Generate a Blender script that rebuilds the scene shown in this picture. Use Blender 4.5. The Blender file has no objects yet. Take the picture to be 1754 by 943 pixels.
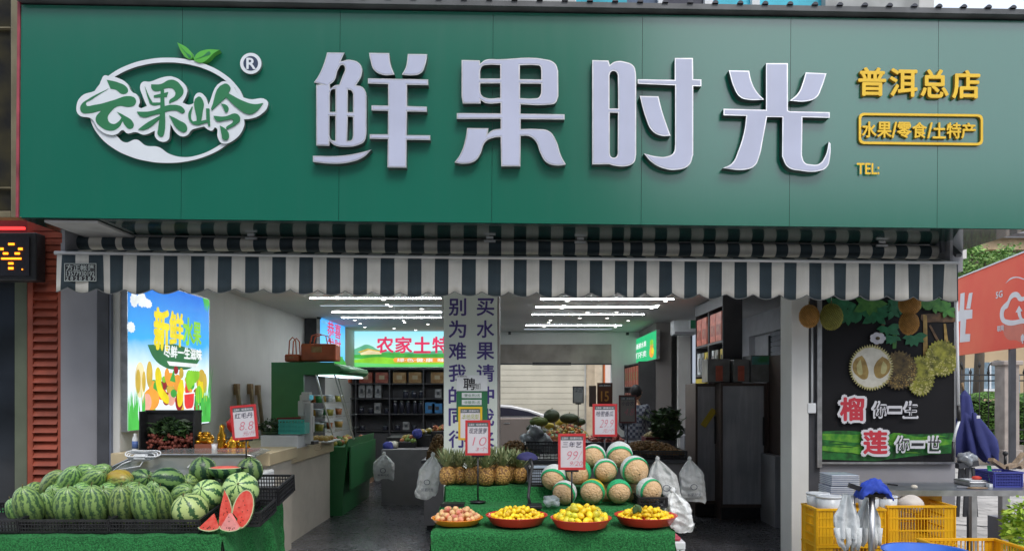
import bpy, bmesh, math, random
from mathutils import Vector, Matrix, Euler, noise
random.seed(7)
S = bpy.context.scene
C = S.collection
R = math.radians
PI = math.pi
# ------------------------------------------------------------- camera, sky, sun, exposure
F = 1300.0; PX = 890.0; PY = 672.0; CH = 1.6
cd = bpy.data.cameras.new('camera'); cam = bpy.data.objects.new('camera', cd); C.objects.link(cam)
cam.location = (0, 0, CH); cam.rotation_euler = (R(90), 0, 0)
cd.sensor_width = 36; cd.sensor_fit = 'HORIZONTAL'; cd.lens = 36 * F / 1754
cd.shift_x = (877 - PX) / 1754; cd.shift_y = (PY - 471.5) / 1754
cd.clip_start = 0.05; cd.clip_end = 2000
S.camera = cam
SUN_EL, SUN_ROT = 52, 158
wd = bpy.data.worlds.new('World'); S.world = wd; wd.use_nodes = True
nt = wd.node_tree; nt.nodes.clear()
sky = nt.nodes.new('ShaderNodeTexSky'); sky.sky_type = 'NISHITA'; sky.sun_disc = False
sky.sun_elevation = R(SUN_EL); sky.sun_rotation = R(SUN_ROT); sky.dust_density = 3.0; sky.air_density = 1.0
mxw = nt.nodes.new('ShaderNodeMix'); mxw.data_type = 'RGBA'; mxw.inputs[0].default_value = 0.55
mxw.inputs[7].default_value = (10.2, 11.1, 12.4, 1)          # the white cloud cover
bg = nt.nodes.new('ShaderNodeBackground'); bg.inputs[1].default_value = 0.11
ow = nt.nodes.new('ShaderNodeOutputWorld')
nt.links.new(sky.outputs[0], mxw.inputs[6]); nt.links.new(mxw.outputs[2], bg.inputs[0]); nt.links.new(bg.outputs[0], ow.inputs[0])
sd = bpy.data.lights.new('sun', 'SUN'); sd.energy = 1.15; sd.angle = R(18); sd.color = (1, .96, .9)
so = bpy.data.objects.new('sun', sd); C.objects.link(so)
az = R(SUN_ROT)   # direction towards the sun (sky convention: rotation 0 = +Y, clockwise)
sv = Vector((math.sin(az) * math.cos(R(SUN_EL)), math.cos(az) * math.cos(R(SUN_EL)), math.sin(R(SUN_EL))))
so.rotation_euler = sv.to_track_quat('Z', 'Y').to_euler(); so.location = sv * 30
S.view_settings.view_transform = 'Standard'; S.view_settings.look = 'None'
S.view_settings.exposure = 0.52; S.view_settings.gamma = 1; S.view_settings.use_curve_mapping = False
# ------------------------------------------------------------- helpers
def W(px, py, Y): return Vector(((px - PX) / F * Y, Y, CH - (py - PY) / F * Y))
class Plane:
    def __init__(s, o, u, v=(0, 0, 1)):
        s.o = Vector(o); s.u = Vector(u).normalized(); v = Vector(v)
        s.v = (v - v.dot(s.u) * s.u).normalized(); s.n = s.u.cross(s.v)
        s.M = Matrix(((s.u.x, s.v.x, s.n.x, s.o.x), (s.u.y, s.v.y, s.n.y, s.o.y), (s.u.z, s.v.z, s.n.z, s.o.z), (0, 0, 0, 1)))
    def p(s, px, py, h=0):
        d = Vector(((px - PX) / F, 1, -(py - PY) / F)); c = Vector((0, 0, CH))
        t = (h - (c - s.o).dot(s.n)) / d.dot(s.n); q = c + d * t - s.o
        return q.dot(s.u), q.dot(s.v)
    def w(s, a, b, h=0): return s.o + s.u * a + s.v * b + s.n * h
WM = {}
def wm(o): return WM.get(o.name, Matrix())
class G:
    def __init__(s): s.bm = bmesh.new(); s.mi = 0; s.T = None
    def v(s, co): return s.bm.verts.new(s.T @ Vector(co) if s.T else co)
    def f(s, vs, sm=False):
        try: q = s.bm.faces.new(vs)
        except ValueError: return None
        q.material_index = s.mi; q.smooth = sm; return q
    def poly(s, pts, sm=False): return s.f([s.v(p) for p in pts], sm)
    def box(s, x0, x1, y0, y1, z0, z1):
        vs = [s.v((x, y, z)) for x in (x0, x1) for y in (y0, y1) for z in (z0, z1)]
        for q in ((0, 1, 3, 2), (4, 6, 7, 5), (0, 4, 5, 1), (2, 3, 7, 6), (0, 2, 6, 4), (1, 5, 7, 3)): s.f([vs[i] for i in q])
        return s
    def bar(s, p, q, w, h=None, up=(0, 0, 1)):
        h = h or w; p = Vector(p); q = Vector(q); d = (q - p).normalized(); up = Vector(up)
        if abs(d.dot(up)) > .95: up = Vector((0, 1, 0))
        a = d.cross(up).normalized(); b = a.cross(d)
        vs = [s.v(e + a * i * w / 2 + b * j * h / 2) for e in (p, q) for i, j in ((-1, -1), (1, -1), (1, 1), (-1, 1))]
        for k in range(4): s.f([vs[k], vs[(k + 1) % 4], vs[4 + (k + 1) % 4], vs[4 + k]])
        s.f(vs[3::-1]); s.f(vs[4:]); return s
    def tube(s, pts, r, n=8, cap=True, rs=None):
        pts = [Vector(p) for p in pts]; rings = []; a = None
        for i, p in enumerate(pts):
            d = (pts[min(i + 1, len(pts) - 1)] - pts[max(i - 1, 0)]).normalized()
            if a is None:
                a = d.cross(Vector((0, 0, 1)))
                if a.length < .05: a = d.cross(Vector((0, 1, 0)))
            else: a = a - a.dot(d) * d
            a.normalize(); b = d.cross(a); rr = rs[i] if rs else r
            rings.append([s.v(p + (a * math.cos(t) + b * math.sin(t)) * rr) for t in [2 * PI * k / n for k in range(n)]])
        for A, B in zip(rings, rings[1:]):
            for k in range(n): s.f([A[k], A[(k + 1) % n], B[(k + 1) % n], B[k]], True)
        if cap: s.f(rings[0][::-1]); s.f(rings[-1])
        return s
    def lathe(s, c, prof, n=24, sx=1, sy=1, wob=None):
        c = Vector(c); rings = []
        for i, (r, z) in enumerate(prof):
            rings.append([s.v(c + Vector((math.cos(t) * r * sx * (wob(t, i) if wob else 1), math.sin(t) * r * sy * (wob(t, i) if wob else 1), z))) for t in [2 * PI * k / n for k in range(n)]])
        for A, B in zip(rings, rings[1:]):
            for k in range(n): s.f([A[k], A[(k + 1) % n], B[(k + 1) % n], B[k]], True)
        if prof[0][0] > 1e-4: s.f(rings[0][::-1])
        if prof[-1][0] > 1e-4: s.f(rings[-1])
        return s
    def ball(s, c, rx, ry=None, rz=None, n=12, m=8, M=None, t0=0., t1=1., dis=None):
        ry = ry or rx; rz = rz or rx; c = Vector(c); M = M or Matrix.Identity(3); rings = []
        for i in range(m + 1):
            th = PI * (t0 + (t1 - t0) * i / m); ring = []
            st, ct = math.sin(th), math.cos(th)
            if st < 1e-4: ring = [s.v(c + M @ Vector((0, 0, ct * rz)))]
            else:
                for k in range(n):
                    a = 2 * PI * k / n; q = Vector((math.cos(a) * st * rx, math.sin(a) * st * ry, ct * rz))
                    if dis: q *= dis(q)
                    ring.append(s.v(c + M @ q))
            rings.append(ring)
        for A, B in zip(rings, rings[1:]):
            for k in range(n):
                k2 = (k + 1) % n
                if len(A) == 1: s.f([A[0], B[k], B[k2]], True)
                elif len(B) == 1: s.f([A[k2], A[k], B[0]], True)
                else: s.f([A[k], B[k], B[k2], A[k2]], True)
        return s
    def grid(s, fn, nu, nv, sm=True, mfn=None):
        vs = [[s.v(fn(i / nu, j / nv)) for j in range(nv + 1)] for i in range(nu + 1)]
        for i in range(nu):
            for j in range(nv):
                if mfn: s.mi = mfn((i + .5) / nu, (j + .5) / nv)
                s.f([vs[i][j], vs[i + 1][j], vs[i + 1][j + 1], vs[i][j + 1]], sm)
        return s
    def pbox(s, pl, x0, y0, x1, y1, h0, h1):       # box on a plane from pixel corners
        a0, b0 = pl.p(x0, y1, h1); a1, b1 = pl.p(x1, y0, h1)
        T = s.T; s.T = pl.M; s.box(a0, a1, b0, b1, h0, h1); s.T = T; return s
def mk(g, name, mats, parent=None, label=None, cat=None, group=None, kind=None, bev=0, fix=True, solid=0):
    bm = g.bm
    if fix: bmesh.ops.recalc_face_normals(bm, faces=bm.faces)
    if parent:
        M = wm(parent); bm.transform(M.inverted()); loc = None
    else:
        xs = [v.co for v in bm.verts]
        loc = Vector(((min(v.x for v in xs) + max(v.x for v in xs)) / 2, (min(v.y for v in xs) + max(v.y for v in xs)) / 2, min(v.z for v in xs)))
        bm.transform(Matrix.Translation(-loc))
    me = bpy.data.meshes.new(name); bm.to_mesh(me); bm.free()
    for m in (mats if isinstance(mats, (list, tuple)) else [mats]): me.materials.append(m)
    o = bpy.data.objects.new(name, me); C.objects.link(o)
    if parent: o.parent = parent; WM[o.name] = wm(parent).copy()
    else: o.location = loc; WM[o.name] = Matrix.Translation(loc)
    if solid:
        m = o.modifiers.new('s', 'SOLIDIFY'); m.thickness = solid; m.offset = 0
    if bev:
        m = o.modifiers.new('b', 'BEVEL'); m.width = bev; m.segments = 2; m.limit_method = 'ANGLE'; m.angle_limit = R(50)
    tag(o, label, cat, group, kind); return o
def tag(o, label=None, cat=None, group=None, kind=None):
    if label: o['label'] = label
    if cat: o['category'] = cat
    if group: o['group'] = group
    if kind: o['kind'] = kind
    return o
def thing(name, label, cat, loc=(0, 0, 0), group=None, rot=(0, 0, 0)):
    o = bpy.data.objects.new(name, None); C.objects.link(o); o.empty_display_size = .1
    o.location = loc; o.rotation_euler = rot
    WM[o.name] = Matrix.Translation(Vector(loc)) @ Euler(rot).to_matrix().to_4x4()
    return tag(o, label, cat, group)
def move(o, loc, rot=(0, 0, 0), sc=1, label=None, group=None):
    o.location = loc; o.rotation_euler = rot; o.scale = (sc,) * 3 if isinstance(sc, (int, float)) else sc
    WM[o.name] = Matrix.Translation(Vector(loc)) @ Euler(rot).to_matrix().to_4x4()
    tag(o, label, None, group); return o
def dup(o, loc=None, rot=(0, 0, 0), sc=1, label=None, group=None, par=None):
    c = o.copy(); C.objects.link(c)
    if par: c.parent = par
    for ch in o.children: dup(ch, par=c)
    if loc is not None: move(c, loc, rot, sc, label, group)
    return c
class Pool:                       # first use moves the source, later uses copy it
    def __init__(s, o): s.o = o; s.used = False
    def put(s, loc, rot=(0, 0, 0), sc=1, label=None, group=None):
        if not s.used: s.used = True; return move(s.o, loc, rot, sc, label, group)
        return dup(s.o, loc, rot, sc, label, group)
# ------------------------------------------------------------- materials
def M(name, col, rough=.6, metal=0., var=.12, scale=6., bump=0., bs=40., em=0., trans=0., alpha=1., spec=.5, col2=None, rnd=0., coat=0., det=4, streak=0., dust_sheen=(.30, .29, .26)):
    m = bpy.data.materials.new(name); m.use_nodes = True; n = m.node_tree; N = n.nodes; L = n.links
    b = N['Principled BSDF']; b.inputs['Roughness'].default_value = rough; b.inputs['Metallic'].default_value = metal
    b.inputs['Specular IOR Level'].default_value = spec
    if coat: b.inputs['Coat Weight'].default_value = coat; b.inputs['Coat Roughness'].default_value = .05
    if trans: b.inputs['Transmission Weight'].default_value = trans
    if alpha < 1: b.inputs['Alpha'].default_value = alpha
    tc = N.new('ShaderNodeTexCoord'); c = (*col, 1)
    if var or col2:
        nz = N.new('ShaderNodeTexNoise'); nz.inputs['Scale'].default_value = scale; nz.inputs['Detail'].default_value = det
        L.new(tc.outputs['Object'], nz.inputs['Vector'])
        rp = N.new('ShaderNodeValToRGB'); rp.color_ramp.elements[0].position = .35; rp.color_ramp.elements[1].position = .65
        c2 = col2 or [min(1, x * (1 + var)) for x in col]; c1 = col if col2 else [x * (1 - var) for x in col]
        rp.color_ramp.elements[0].color = (*c1, 1); rp.color_ramp.elements[1].color = (*c2, 1)
        L.new(nz.outputs[0], rp.inputs[0]); out = rp.outputs[0]
        if streak:      # rain and dust streaks running down the surface; painted reflections on fridge doors
            mp_ = N.new('ShaderNodeMapping'); mp_.inputs['Scale'].default_value = (9, 9, .7); L.new(tc.outputs['Object'], mp_.inputs[0])
            n3 = N.new('ShaderNodeTexNoise'); n3.inputs['Scale'].default_value = 1.6; n3.inputs['Detail'].default_value = 7; n3.inputs['Roughness'].default_value = .65; L.new(mp_.outputs[0], n3.inputs['Vector'])
            r3 = N.new('ShaderNodeMapRange'); r3.inputs[1].default_value = .48; r3.inputs[2].default_value = .78; r3.inputs[4].default_value = streak; L.new(n3.outputs[0], r3.inputs[0])
            m3 = N.new('ShaderNodeMix'); m3.data_type = 'RGBA'; L.new(r3.outputs[0], m3.inputs[0]); L.new(out, m3.inputs[6]); m3.inputs[7].default_value = (*dust_sheen, 1); out = m3.outputs[2]
            r4 = N.new('ShaderNodeMapRange'); r4.inputs[1].default_value = .4; r4.inputs[2].default_value = .7; r4.inputs[3].default_value = rough; r4.inputs[4].default_value = min(1, rough + streak * .5); L.new(n3.outputs[0], r4.inputs[0]); L.new(r4.outputs[0], b.inputs['Roughness'])
        if rnd:
            oi = N.new('ShaderNodeObjectInfo'); hs = N.new('ShaderNodeHueSaturation')
            mr = N.new('ShaderNodeMapRange'); mr.inputs[3].default_value = 1 - rnd; mr.inputs[4].default_value = 1 + rnd
            mh = N.new('ShaderNodeMapRange'); mh.inputs[3].default_value = .5 - rnd * .07; mh.inputs[4].default_value = .5 + rnd * .07
            L.new(oi.outputs['Random'], mr.inputs[0]); L.new(mr.outputs[0], hs.inputs['Value'])
            L.new(oi.outputs['Random'], mh.inputs[0]); L.new(mh.outputs[0], hs.inputs['Hue'])
            L.new(out, hs.inputs['Color']); out = hs.outputs[0]
        if em: L.new(out, b.inputs['Emission Color']); b.inputs['Base Color'].default_value = (.02, .02, .02, 1)
        else: L.new(out, b.inputs['Base Color'])
    else:
        b.inputs['Base Color'].default_value = c if not em else (.02, .02, .02, 1)
        if em: b.inputs['Emission Color'].default_value = c
    if em: b.inputs['Emission Strength'].default_value = em; b.inputs['Specular IOR Level'].default_value = .15
    if bump:
        n2 = N.new('ShaderNodeTexNoise'); n2.inputs['Scale'].default_value = bs; n2.inputs['Detail'].default_value = 3
        L.new(tc.outputs['Object'], n2.inputs['Vector']); bp = N.new('ShaderNodeBump')
        bp.inputs['Strength'].default_value = bump; bp.inputs['Distance'].default_value = .02
        L.new(n2.outputs[0], bp.inputs['Height']); L.new(bp.outputs[0], b.inputs['Normal'])
    return m
def hexc(h): # sRGB 0-255 triple to linear
    return tuple(((x / 255) / 12.92 if x / 255 <= .04045 else ((x / 255 + .055) / 1.055) ** 2.4) for x in h)
# ------------------------------------------------------------- curves and text on a plane
def spl(s, pl, sc=1, ox=0, oy=0, h=0):
    out = []
    for t in s.split():
        sm = t.endswith('*'); x, y = t.rstrip('*').split(','); out.append((pl.p(ox + float(x) / sc, oy + float(y) / sc, h), sm))
    return out
def shape(splines, pl, h0, h1, name, mats, parent, offset=0, res=6, **kw):
    cu = bpy.data.curves.new('c', 'CURVE'); cu.dimensions = '2D'; cu.fill_mode = 'BOTH'; cu.resolution_u = res
    cu.extrude = max((h1 - h0) / 2, 1e-5); cu.offset = offset
    for sp in splines:
        b = cu.splines.new('BEZIER'); b.bezier_points.add(len(sp) - 1); b.use_cyclic_u = True
        for q, (p, sm) in zip(b.bezier_points, sp):
            q.co = (p[0], p[1], 0); q.handle_left_type = q.handle_right_type = 'AUTO' if sm else 'VECTOR'
    return c2m(cu, pl.M @ Matrix.Translation((0, 0, (h0 + h1) / 2)), name, mats, parent, **kw)
def c2m(cu, T, name, mats, parent, **kw):
    o = bpy.data.objects.new('tmp', cu); C.objects.link(o)
    dg = bpy.context.evaluated_depsgraph_get(); me = bpy.data.meshes.new_from_object(o.evaluated_get(dg))
    bpy.data.objects.remove(o); bpy.data.curves.remove(cu)
    g = G(); g.bm.from_mesh(me); bpy.data.meshes.remove(me); g.bm.normal_update()
    two = isinstance(mats, (list, tuple)) and len(mats) > 1
    for f in g.bm.faces:
        f.smooth = False; f.material_index = 1 if two and abs(f.normal.z) < .5 else 0
    g.bm.transform(T); return mk(g, name, mats, parent, fix=False, **kw)
def text(body, pl, x0, y0, x1, y1, h, mats, parent, off=.0, ext=.0008, name='lettering', slant=0, sq=None, back=None, **kw):
    cu = bpy.data.curves.new('t', 'FONT'); cu.body = body; cu.offset = off if off <= .012 else 0; cu.extrude = .01; cu.resolution_u = 3
    cu.space_line = .95
    if sq: cu.space_character = sq
    o = bpy.data.objects.new('tmp', cu); C.objects.link(o)
    me = bpy.data.meshes.new_from_object(o.evaluated_get(bpy.context.evaluated_depsgraph_get()))
    bpy.data.objects.remove(o); bpy.data.curves.remove(cu)
    g = G(); g.bm.from_mesh(me); bpy.data.meshes.remove(me)
    xs = [v.co.x for v in g.bm.verts]; ys = [v.co.y for v in g.bm.verts]
    if not xs: print('EMPTY TEXT', body); return None
    a0, b0 = pl.p(x0, y1, h); a1, b1 = pl.p(x1, y0, h)
    mx, Mx, my, My = min(xs), max(xs), min(ys), max(ys)
    if off > .012:      # bold: the same glyphs set a hair apart in four directions, each a little behind the last
        fs = list(g.bm.faces)
        geo = list(g.bm.verts) + list(g.bm.edges) + fs; o2 = off * .8
        for i, (dx, dy) in enumerate(((-o2, 0), (o2, 0), (0, o2), (0, -o2), (o2 * .7, o2 * .7), (-o2 * .7, o2 * .7), (-o2 * .7, -o2 * .7), (o2 * .7, -o2 * .7))):
            r = bmesh.ops.duplicate(g.bm, geom=geo)
            for e in r['geom']:
                if isinstance(e, bmesh.types.BMVert): e.co += Vector((dx, dy, (-.0005 * (i + 1)) if e.co.z > 0 else 0))
    for v in g.bm.verts:
        u, w, z = (v.co.x - mx) / (Mx - mx), (v.co.y - my) / (My - my), v.co.z
        v.co = (a0 + (a1 - a0) * u + slant * w * (b1 - b0), b0 + (b1 - b0) * w, h + (ext + (z - .01) * .3 if z > 0 else (-ext if back is None else back - h)))
    g.bm.normal_update(); two = isinstance(mats, (list, tuple)) and len(mats) > 1
    for f in g.bm.faces: f.smooth = False; f.material_index = 1 if two and abs(f.normal.z) < .5 else 0
    g.bm.transform(pl.M); return mk(g, name, mats, parent, fix=False, **kw)
def blob(pl, x, y, rx, ry, h, name, mat, parent, n=20, jag=0, rot=0, e=.001, a0=0, a1=360, **kw):  # flat ellipse print
    g = G(); g.T = pl.M; a, b = pl.p(x, y, h); ax, bx = pl.p(x + rx, y, h); ay, by = pl.p(x, y - ry, h)
    r1, r2 = abs(ax - a), abs(by - b); c, s_ = math.cos(rot), math.sin(rot); vs = []
    for k in range(n):
        t = R(a0 + (a1 - a0) * k / (n if a1 - a0 >= 360 else n - 1)); j = 1 + (jag if k % 2 else -jag) * random.uniform(.5, 1)
        p, q = math.cos(t) * r1 * j, math.sin(t) * r2 * j; vs.append(g.v((a + p * c - q * s_, b + p * s_ + q * c, h)))
    g.f(vs); return mk(g, name, mat, parent, fix=False, **kw)
def strokes(pl, lst, h, name, mat, parent, w=1.2):          # handwriting: polylines in pixels
    g = G()
    for sp in lst:
        pts = [tuple(map(float, t.split(','))) for t in sp.split()]; ps = [pl.w(*pl.p(x, y, h), h) for x, y in pts]
        for p, q in zip(ps, ps[1:]):
            d = (q - p).normalized() * w * .3; g.bar(p - d, q + d, w, .0008, up=tuple(pl.n))
    return mk(g, name, mat, parent)
def leaves(g, c, rad, n, size, seed=0, nm=2, shell=.55, flat=.5):
    rr = random.Random(seed)
    for i in range(n):
        d = Vector((rr.gauss(0, 1), rr.gauss(0, 1), rr.gauss(0, 1))).normalized()
        k = shell + (1 - shell) * rr.random(); p = Vector(c) + Vector((d.x * rad[0], d.y * rad[1], d.z * rad[2])) * k * (1 + .35 * noise.noise(d * 2.3 + Vector((seed, 0, 0))))
        a = Vector((rr.gauss(0, 1), rr.gauss(0, 1), rr.gauss(0, flat))).normalized(); b = a.cross(Vector((rr.gauss(0, 1), rr.gauss(0, 1), rr.gauss(0, 1)))).normalized()
        s = size * rr.uniform(.6, 1.3); g.mi = rr.randrange(nm)
        g.poly([p - a * s, p + b * s * .4, p + a * s, p - b * s * .4])
# ============================================================= SETTING
m_pave = M('pale_paving', (.42, .40, .37), .8, scale=3, var=.2, bump=.3, bs=30)
m_floor = M('dark_floor_boards', (.055, .055, .062), .24, scale=4, var=.35, bump=.08, bs=30, streak=.25, dust_sheen=(.11, .11, .11))
m_wall = M('grey_white_plaster', (.64, .64, .62), .75, scale=1.5, var=.06, streak=.08)
m_wallg = M('mid_grey_panel', (.26, .26, .285), .6, scale=2, var=.08, streak=.12, dust_sheen=(.32, .30, .27))
m_dark = M('dark_grey_metal', (.055, .058, .068), .5, scale=5, var=.2)
m_ceil = M('ceiling_paint', (.72, .71, .70), .8, scale=1, var=.05)
m_black = M('black_plastic', (.018, .018, .02), .45, scale=20, var=.3)
m_white = M('white_plastic', (.72, .74, .76), .4, scale=10, var=.04)
m_steel = M('steel', (.50, .50, .50), .35, 1, scale=12, var=.15)
m_ink = M('black_ink', (.02, .02, .025), .7, var=0)
m_glass = M('clear_glass', (.9, .95, .95), .05, trans=1, alpha=.25, var=0)
m_taupe = M('taupe_column', (.30, .27, .26), .6, scale=2, var=.08)

g = G(); g.poly([(-400, -60, -.004), (400, -60, -.004), (400, 500, -.004), (-400, 500, -.004)]); mk(g, 'ground', M('grey_asphalt', (.16, .16, .16), .9, var=.15, scale=.6), kind='structure')
# pavement of stone slabs in rows: base sheet and joints as real grooves between slabs
def slabs(g, x0, x1, y0, y1, sx, sy, z, gap=.006):
    i = 0; y = y0
    while y < y1:
        x = x0 - (sx / 2 if i % 2 else 0)
        while x < x1: g.poly([(max(x + gap, x0), y + gap, z), (min(x + sx - gap, x1), y + gap, z), (min(x + sx - gap, x1), y + sy - gap, z), (max(x + gap, x0), y + sy - gap, z)]); x += sx
        y += sy; i += 1
g = G(); g.box(-14, 16, -3, 7.0, -.15, .0); slabs(g, -14, 16, -3, 7.0, .6, .3, .004); mk(g, 'pavement', m_pave, kind='structure', fix=False)
g = G(); slabs(g, 4.3, 16, 7.0, 16.4, .6, .3, .004); g.box(4.3, 16, 7, 16.4, -.15, 0); mk(g, 'side_pavement', m_pave, kind='structure', fix=False)
m_line = M('dark_joint', (.1, .1, .1), .8)
g = G(); g.bar((4.4, 9.6, .008), (7.4, 8.2, .008), .05, .004); mk(g, 'drain_line', m_line, kind='structure')
g = G(); y = 7.0
while y < 16.2: g.box(-3.74, 4.0, y + .003, y + .2, -.02, .02); y += .2
mk(g, 'floor', m_floor, kind='structure', fix=False)
g = G(); g.box(-6, 6, 16.2, 24, -.02, .0); mk(g, 'back_street', M('concrete_road', (.34, .33, .31), .85, var=.15, scale=2), kind='structure')

# ------------------------------------------------------------- shop building
shop = thing('shop_building', 'grey shop building with open front, lit ceiling and central square pillar', 'shop', (0, 7.1, 0))
LX = -3.74; CZ = 2.89
def wallbox(n, m, *b, **k): return mk(G().box(*b), n, m, shop, **k)
wallbox('side_wall', m_wall, LX - .12, LX, 7.12, 13.2, 0, 3.3)
wallbox('corner_pier', m_dark, LX - .12, -3.475, 13.2, 13.35, 0, 3.3)
wallbox('side_wall', m_wall, LX - .12, -3.48, 13.351, 16, 0, 3.3)
g = G(); g.box(-3.9, -1.15, 16, 16.2, 0, 3.3); g.box(-1.15, 1.94, 16, 16.2, 2.62, 3.3); g.box(1.94, 4.3, 16, 16.2, 0, 3.3); mk(g, 'back_wall', m_wall, shop)
wallbox('ceiling', m_ceil, LX - .12, 4.3, 7.3, 16, CZ, CZ + .12)
g = G(); g.box(LX - .12, 4.1, 7.02, 7.3, 2.72, 4.6); mk(g, 'front_beam', m_wallg, shop)
wallbox('partition', m_taupe, 2.52, 2.80, 14.0, 16, 0, CZ)
wallbox('partition', M('pale_wall', (.62, .60, .58), .7, var=.04), 2.801, 3.9, 13.4, 13.5, 0, CZ)
g = G(); g.box(3.9, 4.05, 12.9, 16, 0, CZ); g.box(3.9, 4.05, 7.2, 12.9, 2.55, CZ); g.box(4.0, 4.05, 7.2, 12.9, 0, 2.55); mk(g, 'side_wall', M('grey_side_wall', (.50, .50, .53), .7, var=.06), shop)
g = G(); g.bm.faces  # grey slatted shutter in the right wall recess
z = 0
while z < 2.5: g.box(3.96, 3.985, 9.6, 12.0, z, z + .07); z += .08
mk(g, 'shutter', M('grey_shutter', (.32, .33, .37), .6, var=.1), shop)
g = G(); g.bar((3.96, 12.0, 0), (3.96, 12.0, 2.5), .05); mk(g, 'shutter_rail', m_dark, shop)
P71 = Plane((0, 7.1, 0), (1, 0, 0))
def pb(g, x0, y0, x1, y1, Y, d):   # box between pixel corners at depth Y, thickness d going back
    a = W(x0, y1, Y); b = W(x1, y0, Y); g.box(a.x, b.x, Y, Y + d, a.z, b.z); return g
def col(n, m, x0, x1, Y, d, z1=3.0, **k):
    a = W(x0, 0, Y).x; b = W(x1, 0, Y).x; return mk(G().box(a, b, Y, Y + d, 0, z1), n, m, shop, **k)
col('front_wall', m_wallg, 104, 166, 7.1, .12)
col('door_post', m_dark, 166, 186, 7.05, .16, bev=.004)
col('post_edge', M('blue_grey_edge', (.16, .18, .24), .4), 186.3, 190, 7.06, .14)
col('door_post', m_wall, 190.3, 205, 7.1, .1)
pillar_m = M('pale_mint_pillar', (.64, .70, .65), .5, var=.04, scale=1)
pil = col('pillar', pillar_m, 760, 852, 7.1, .5, 2.9, bev=.006)
g = G(); x = W(855, 0, 7.1).x; g.box(W(852.3, 0, 7.1).x, x, 7.12, 7.58, 0, 2.88); mk(g, 'pillar_rail', m_taupe, shop)
col('door_post', m_wall, 1356, 1385, 7.1, .3)
col('door_post', m_dark, 1385.4, 1404, 7.14, .25)
col('front_wall', m_wallg, 1404.4, 1636, 7.16, .12)
g = G(); pb(g, 1400, 508, 1408, 800, 7.10, .05); mk(g, 'post_edge', m_steel, shop)
g = G(); g.box(W(1628, 0, 7.16).x, W(1640, 0, 7.16).x, 7.285, 16, 0, 3.0); mk(g, 'outer_wall', m_wallg, shop)
# conduit and switch on the dark post
g = G(); a = W(1391, 560, 7.13); b = W(1391, 700, 7.13); g.tube([a, b], .011); mk(g, 'conduit', m_white, shop)
g = G(); pb(g, 1384, 690, 1398, 707, 7.09, .05); mk(g, 'switch_box', m_white, shop, bev=.004)
# pillar writing
m_purple = M('purple_vinyl', (.055, .035, .20), .5, var=0)
PP = Plane((0, 7.1, 0), (1, 0, 0))
for i, ch in enumerate('别为难我的同行'):
    y = 511 + i * 37.6; text(ch, PP, 769, y, 798, y + 29, .002, m_purple, shop, off=.022)
for i, ch in enumerate('买水果请冲我来'):
    y = 511 + i * 37.6; text(ch, PP, 817, y, 846, y + 29, .002, m_purple, shop, off=.022)
# recruitment poster on the pillar
po = thing('recruitment_poster', 'white and green recruitment notice taped to the square pillar', 'poster', W(808, 720, 7.09))
g = G(); g.pbox(PP, 782, 642, 835, 669, .004, .006); mk(g, 'paper', m_white, po)
g = G(); g.pbox(PP, 782, 669.3, 835, 720, .004, .006); mk(g, 'lower_paper', M('print_green', (.03, .17, .07), .5), po)
text('聘', PP, 794, 647, 814, 667, .007, m_ink, po, off=.02); text('我们', PP, 814, 656, 823, 666, .007, m_ink, po)
text('水果时光', PP, 783, 642.5, 800, 645.5, .007, m_ink, po)
for y, t in ((676, '·营业员2名'), (688, '·收银员1名')):
    g = G(); g.pbox(PP, 791, y - 4, 825, y + 5, .0062, .0075); mk(g, 'label_panel', m_white, po, bev=.003)
    text(t, PP, 794, y - 2, 822, y + 3, .0082, M('green_ink', (.03, .2, .08)), po)

# ------------------------------------------------------------- upper storey
up = thing('upper_building', 'grey upper storey with cyan windows behind the green sign', 'building', (0, 7.4, 4.6))
m_uw = M('weathered_render', (.42, .43, .42), .9, scale=3, var=.25, det=8)
def ub(n, m, x0, x1, y0, y1, Y=7.5, d=.2, par=None, **k):
    a = W(x0, y1, Y); b = W(x1, y0, Y); return mk(G().box(a.x, b.x, Y, Y + d, a.z, b.z), n, m, par or up, **k)
ub('wall', m_uw, -60, 985, -250, 90, 7.5); ub('wall', m_uw, 1414, 1574, -250, 90, 7.5); ub('corner_wall', M('pale_render', (.6, .6, .58), .8, var=.05), 1574.4, 1600, -250, 90, 7.5)
ub('wall', m_uw, 985.4, 1413.6, -250, -120, 7.5)
m_cyan = M('cyan_glass', (.05, .45, .58), .25, var=.3, scale=2); m_slate = M('slate_glass', (.09, .13, .2), .2, var=.2); m_dgl = M('dark_glass', (.04, .04, .06), .15, var=.2)
for x0, x1, mm in ((987, 1074, m_cyan), (1074.4, 1127, m_slate), (1140, 1207, m_dgl), (1222, 1288, m_cyan), (1302, 1411, m_cyan)):
    w = ub('window', mm, x0, x1, -120, 90, 7.6, .03)
for x0, x1 in ((1127.5, 1139.5), (1207.5, 1221.5), (1288.5, 1301.5), (985.2, 986.8)): ub('window_frame', m_white, x0, x1, -120, 90, 7.53, .1)
for x0, x1, y0 in ((1222, 1288, 8), (1140, 1207, 16)): ub('window_sill', m_white, x0, x1, y0, 60, 7.55, .04)

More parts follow.
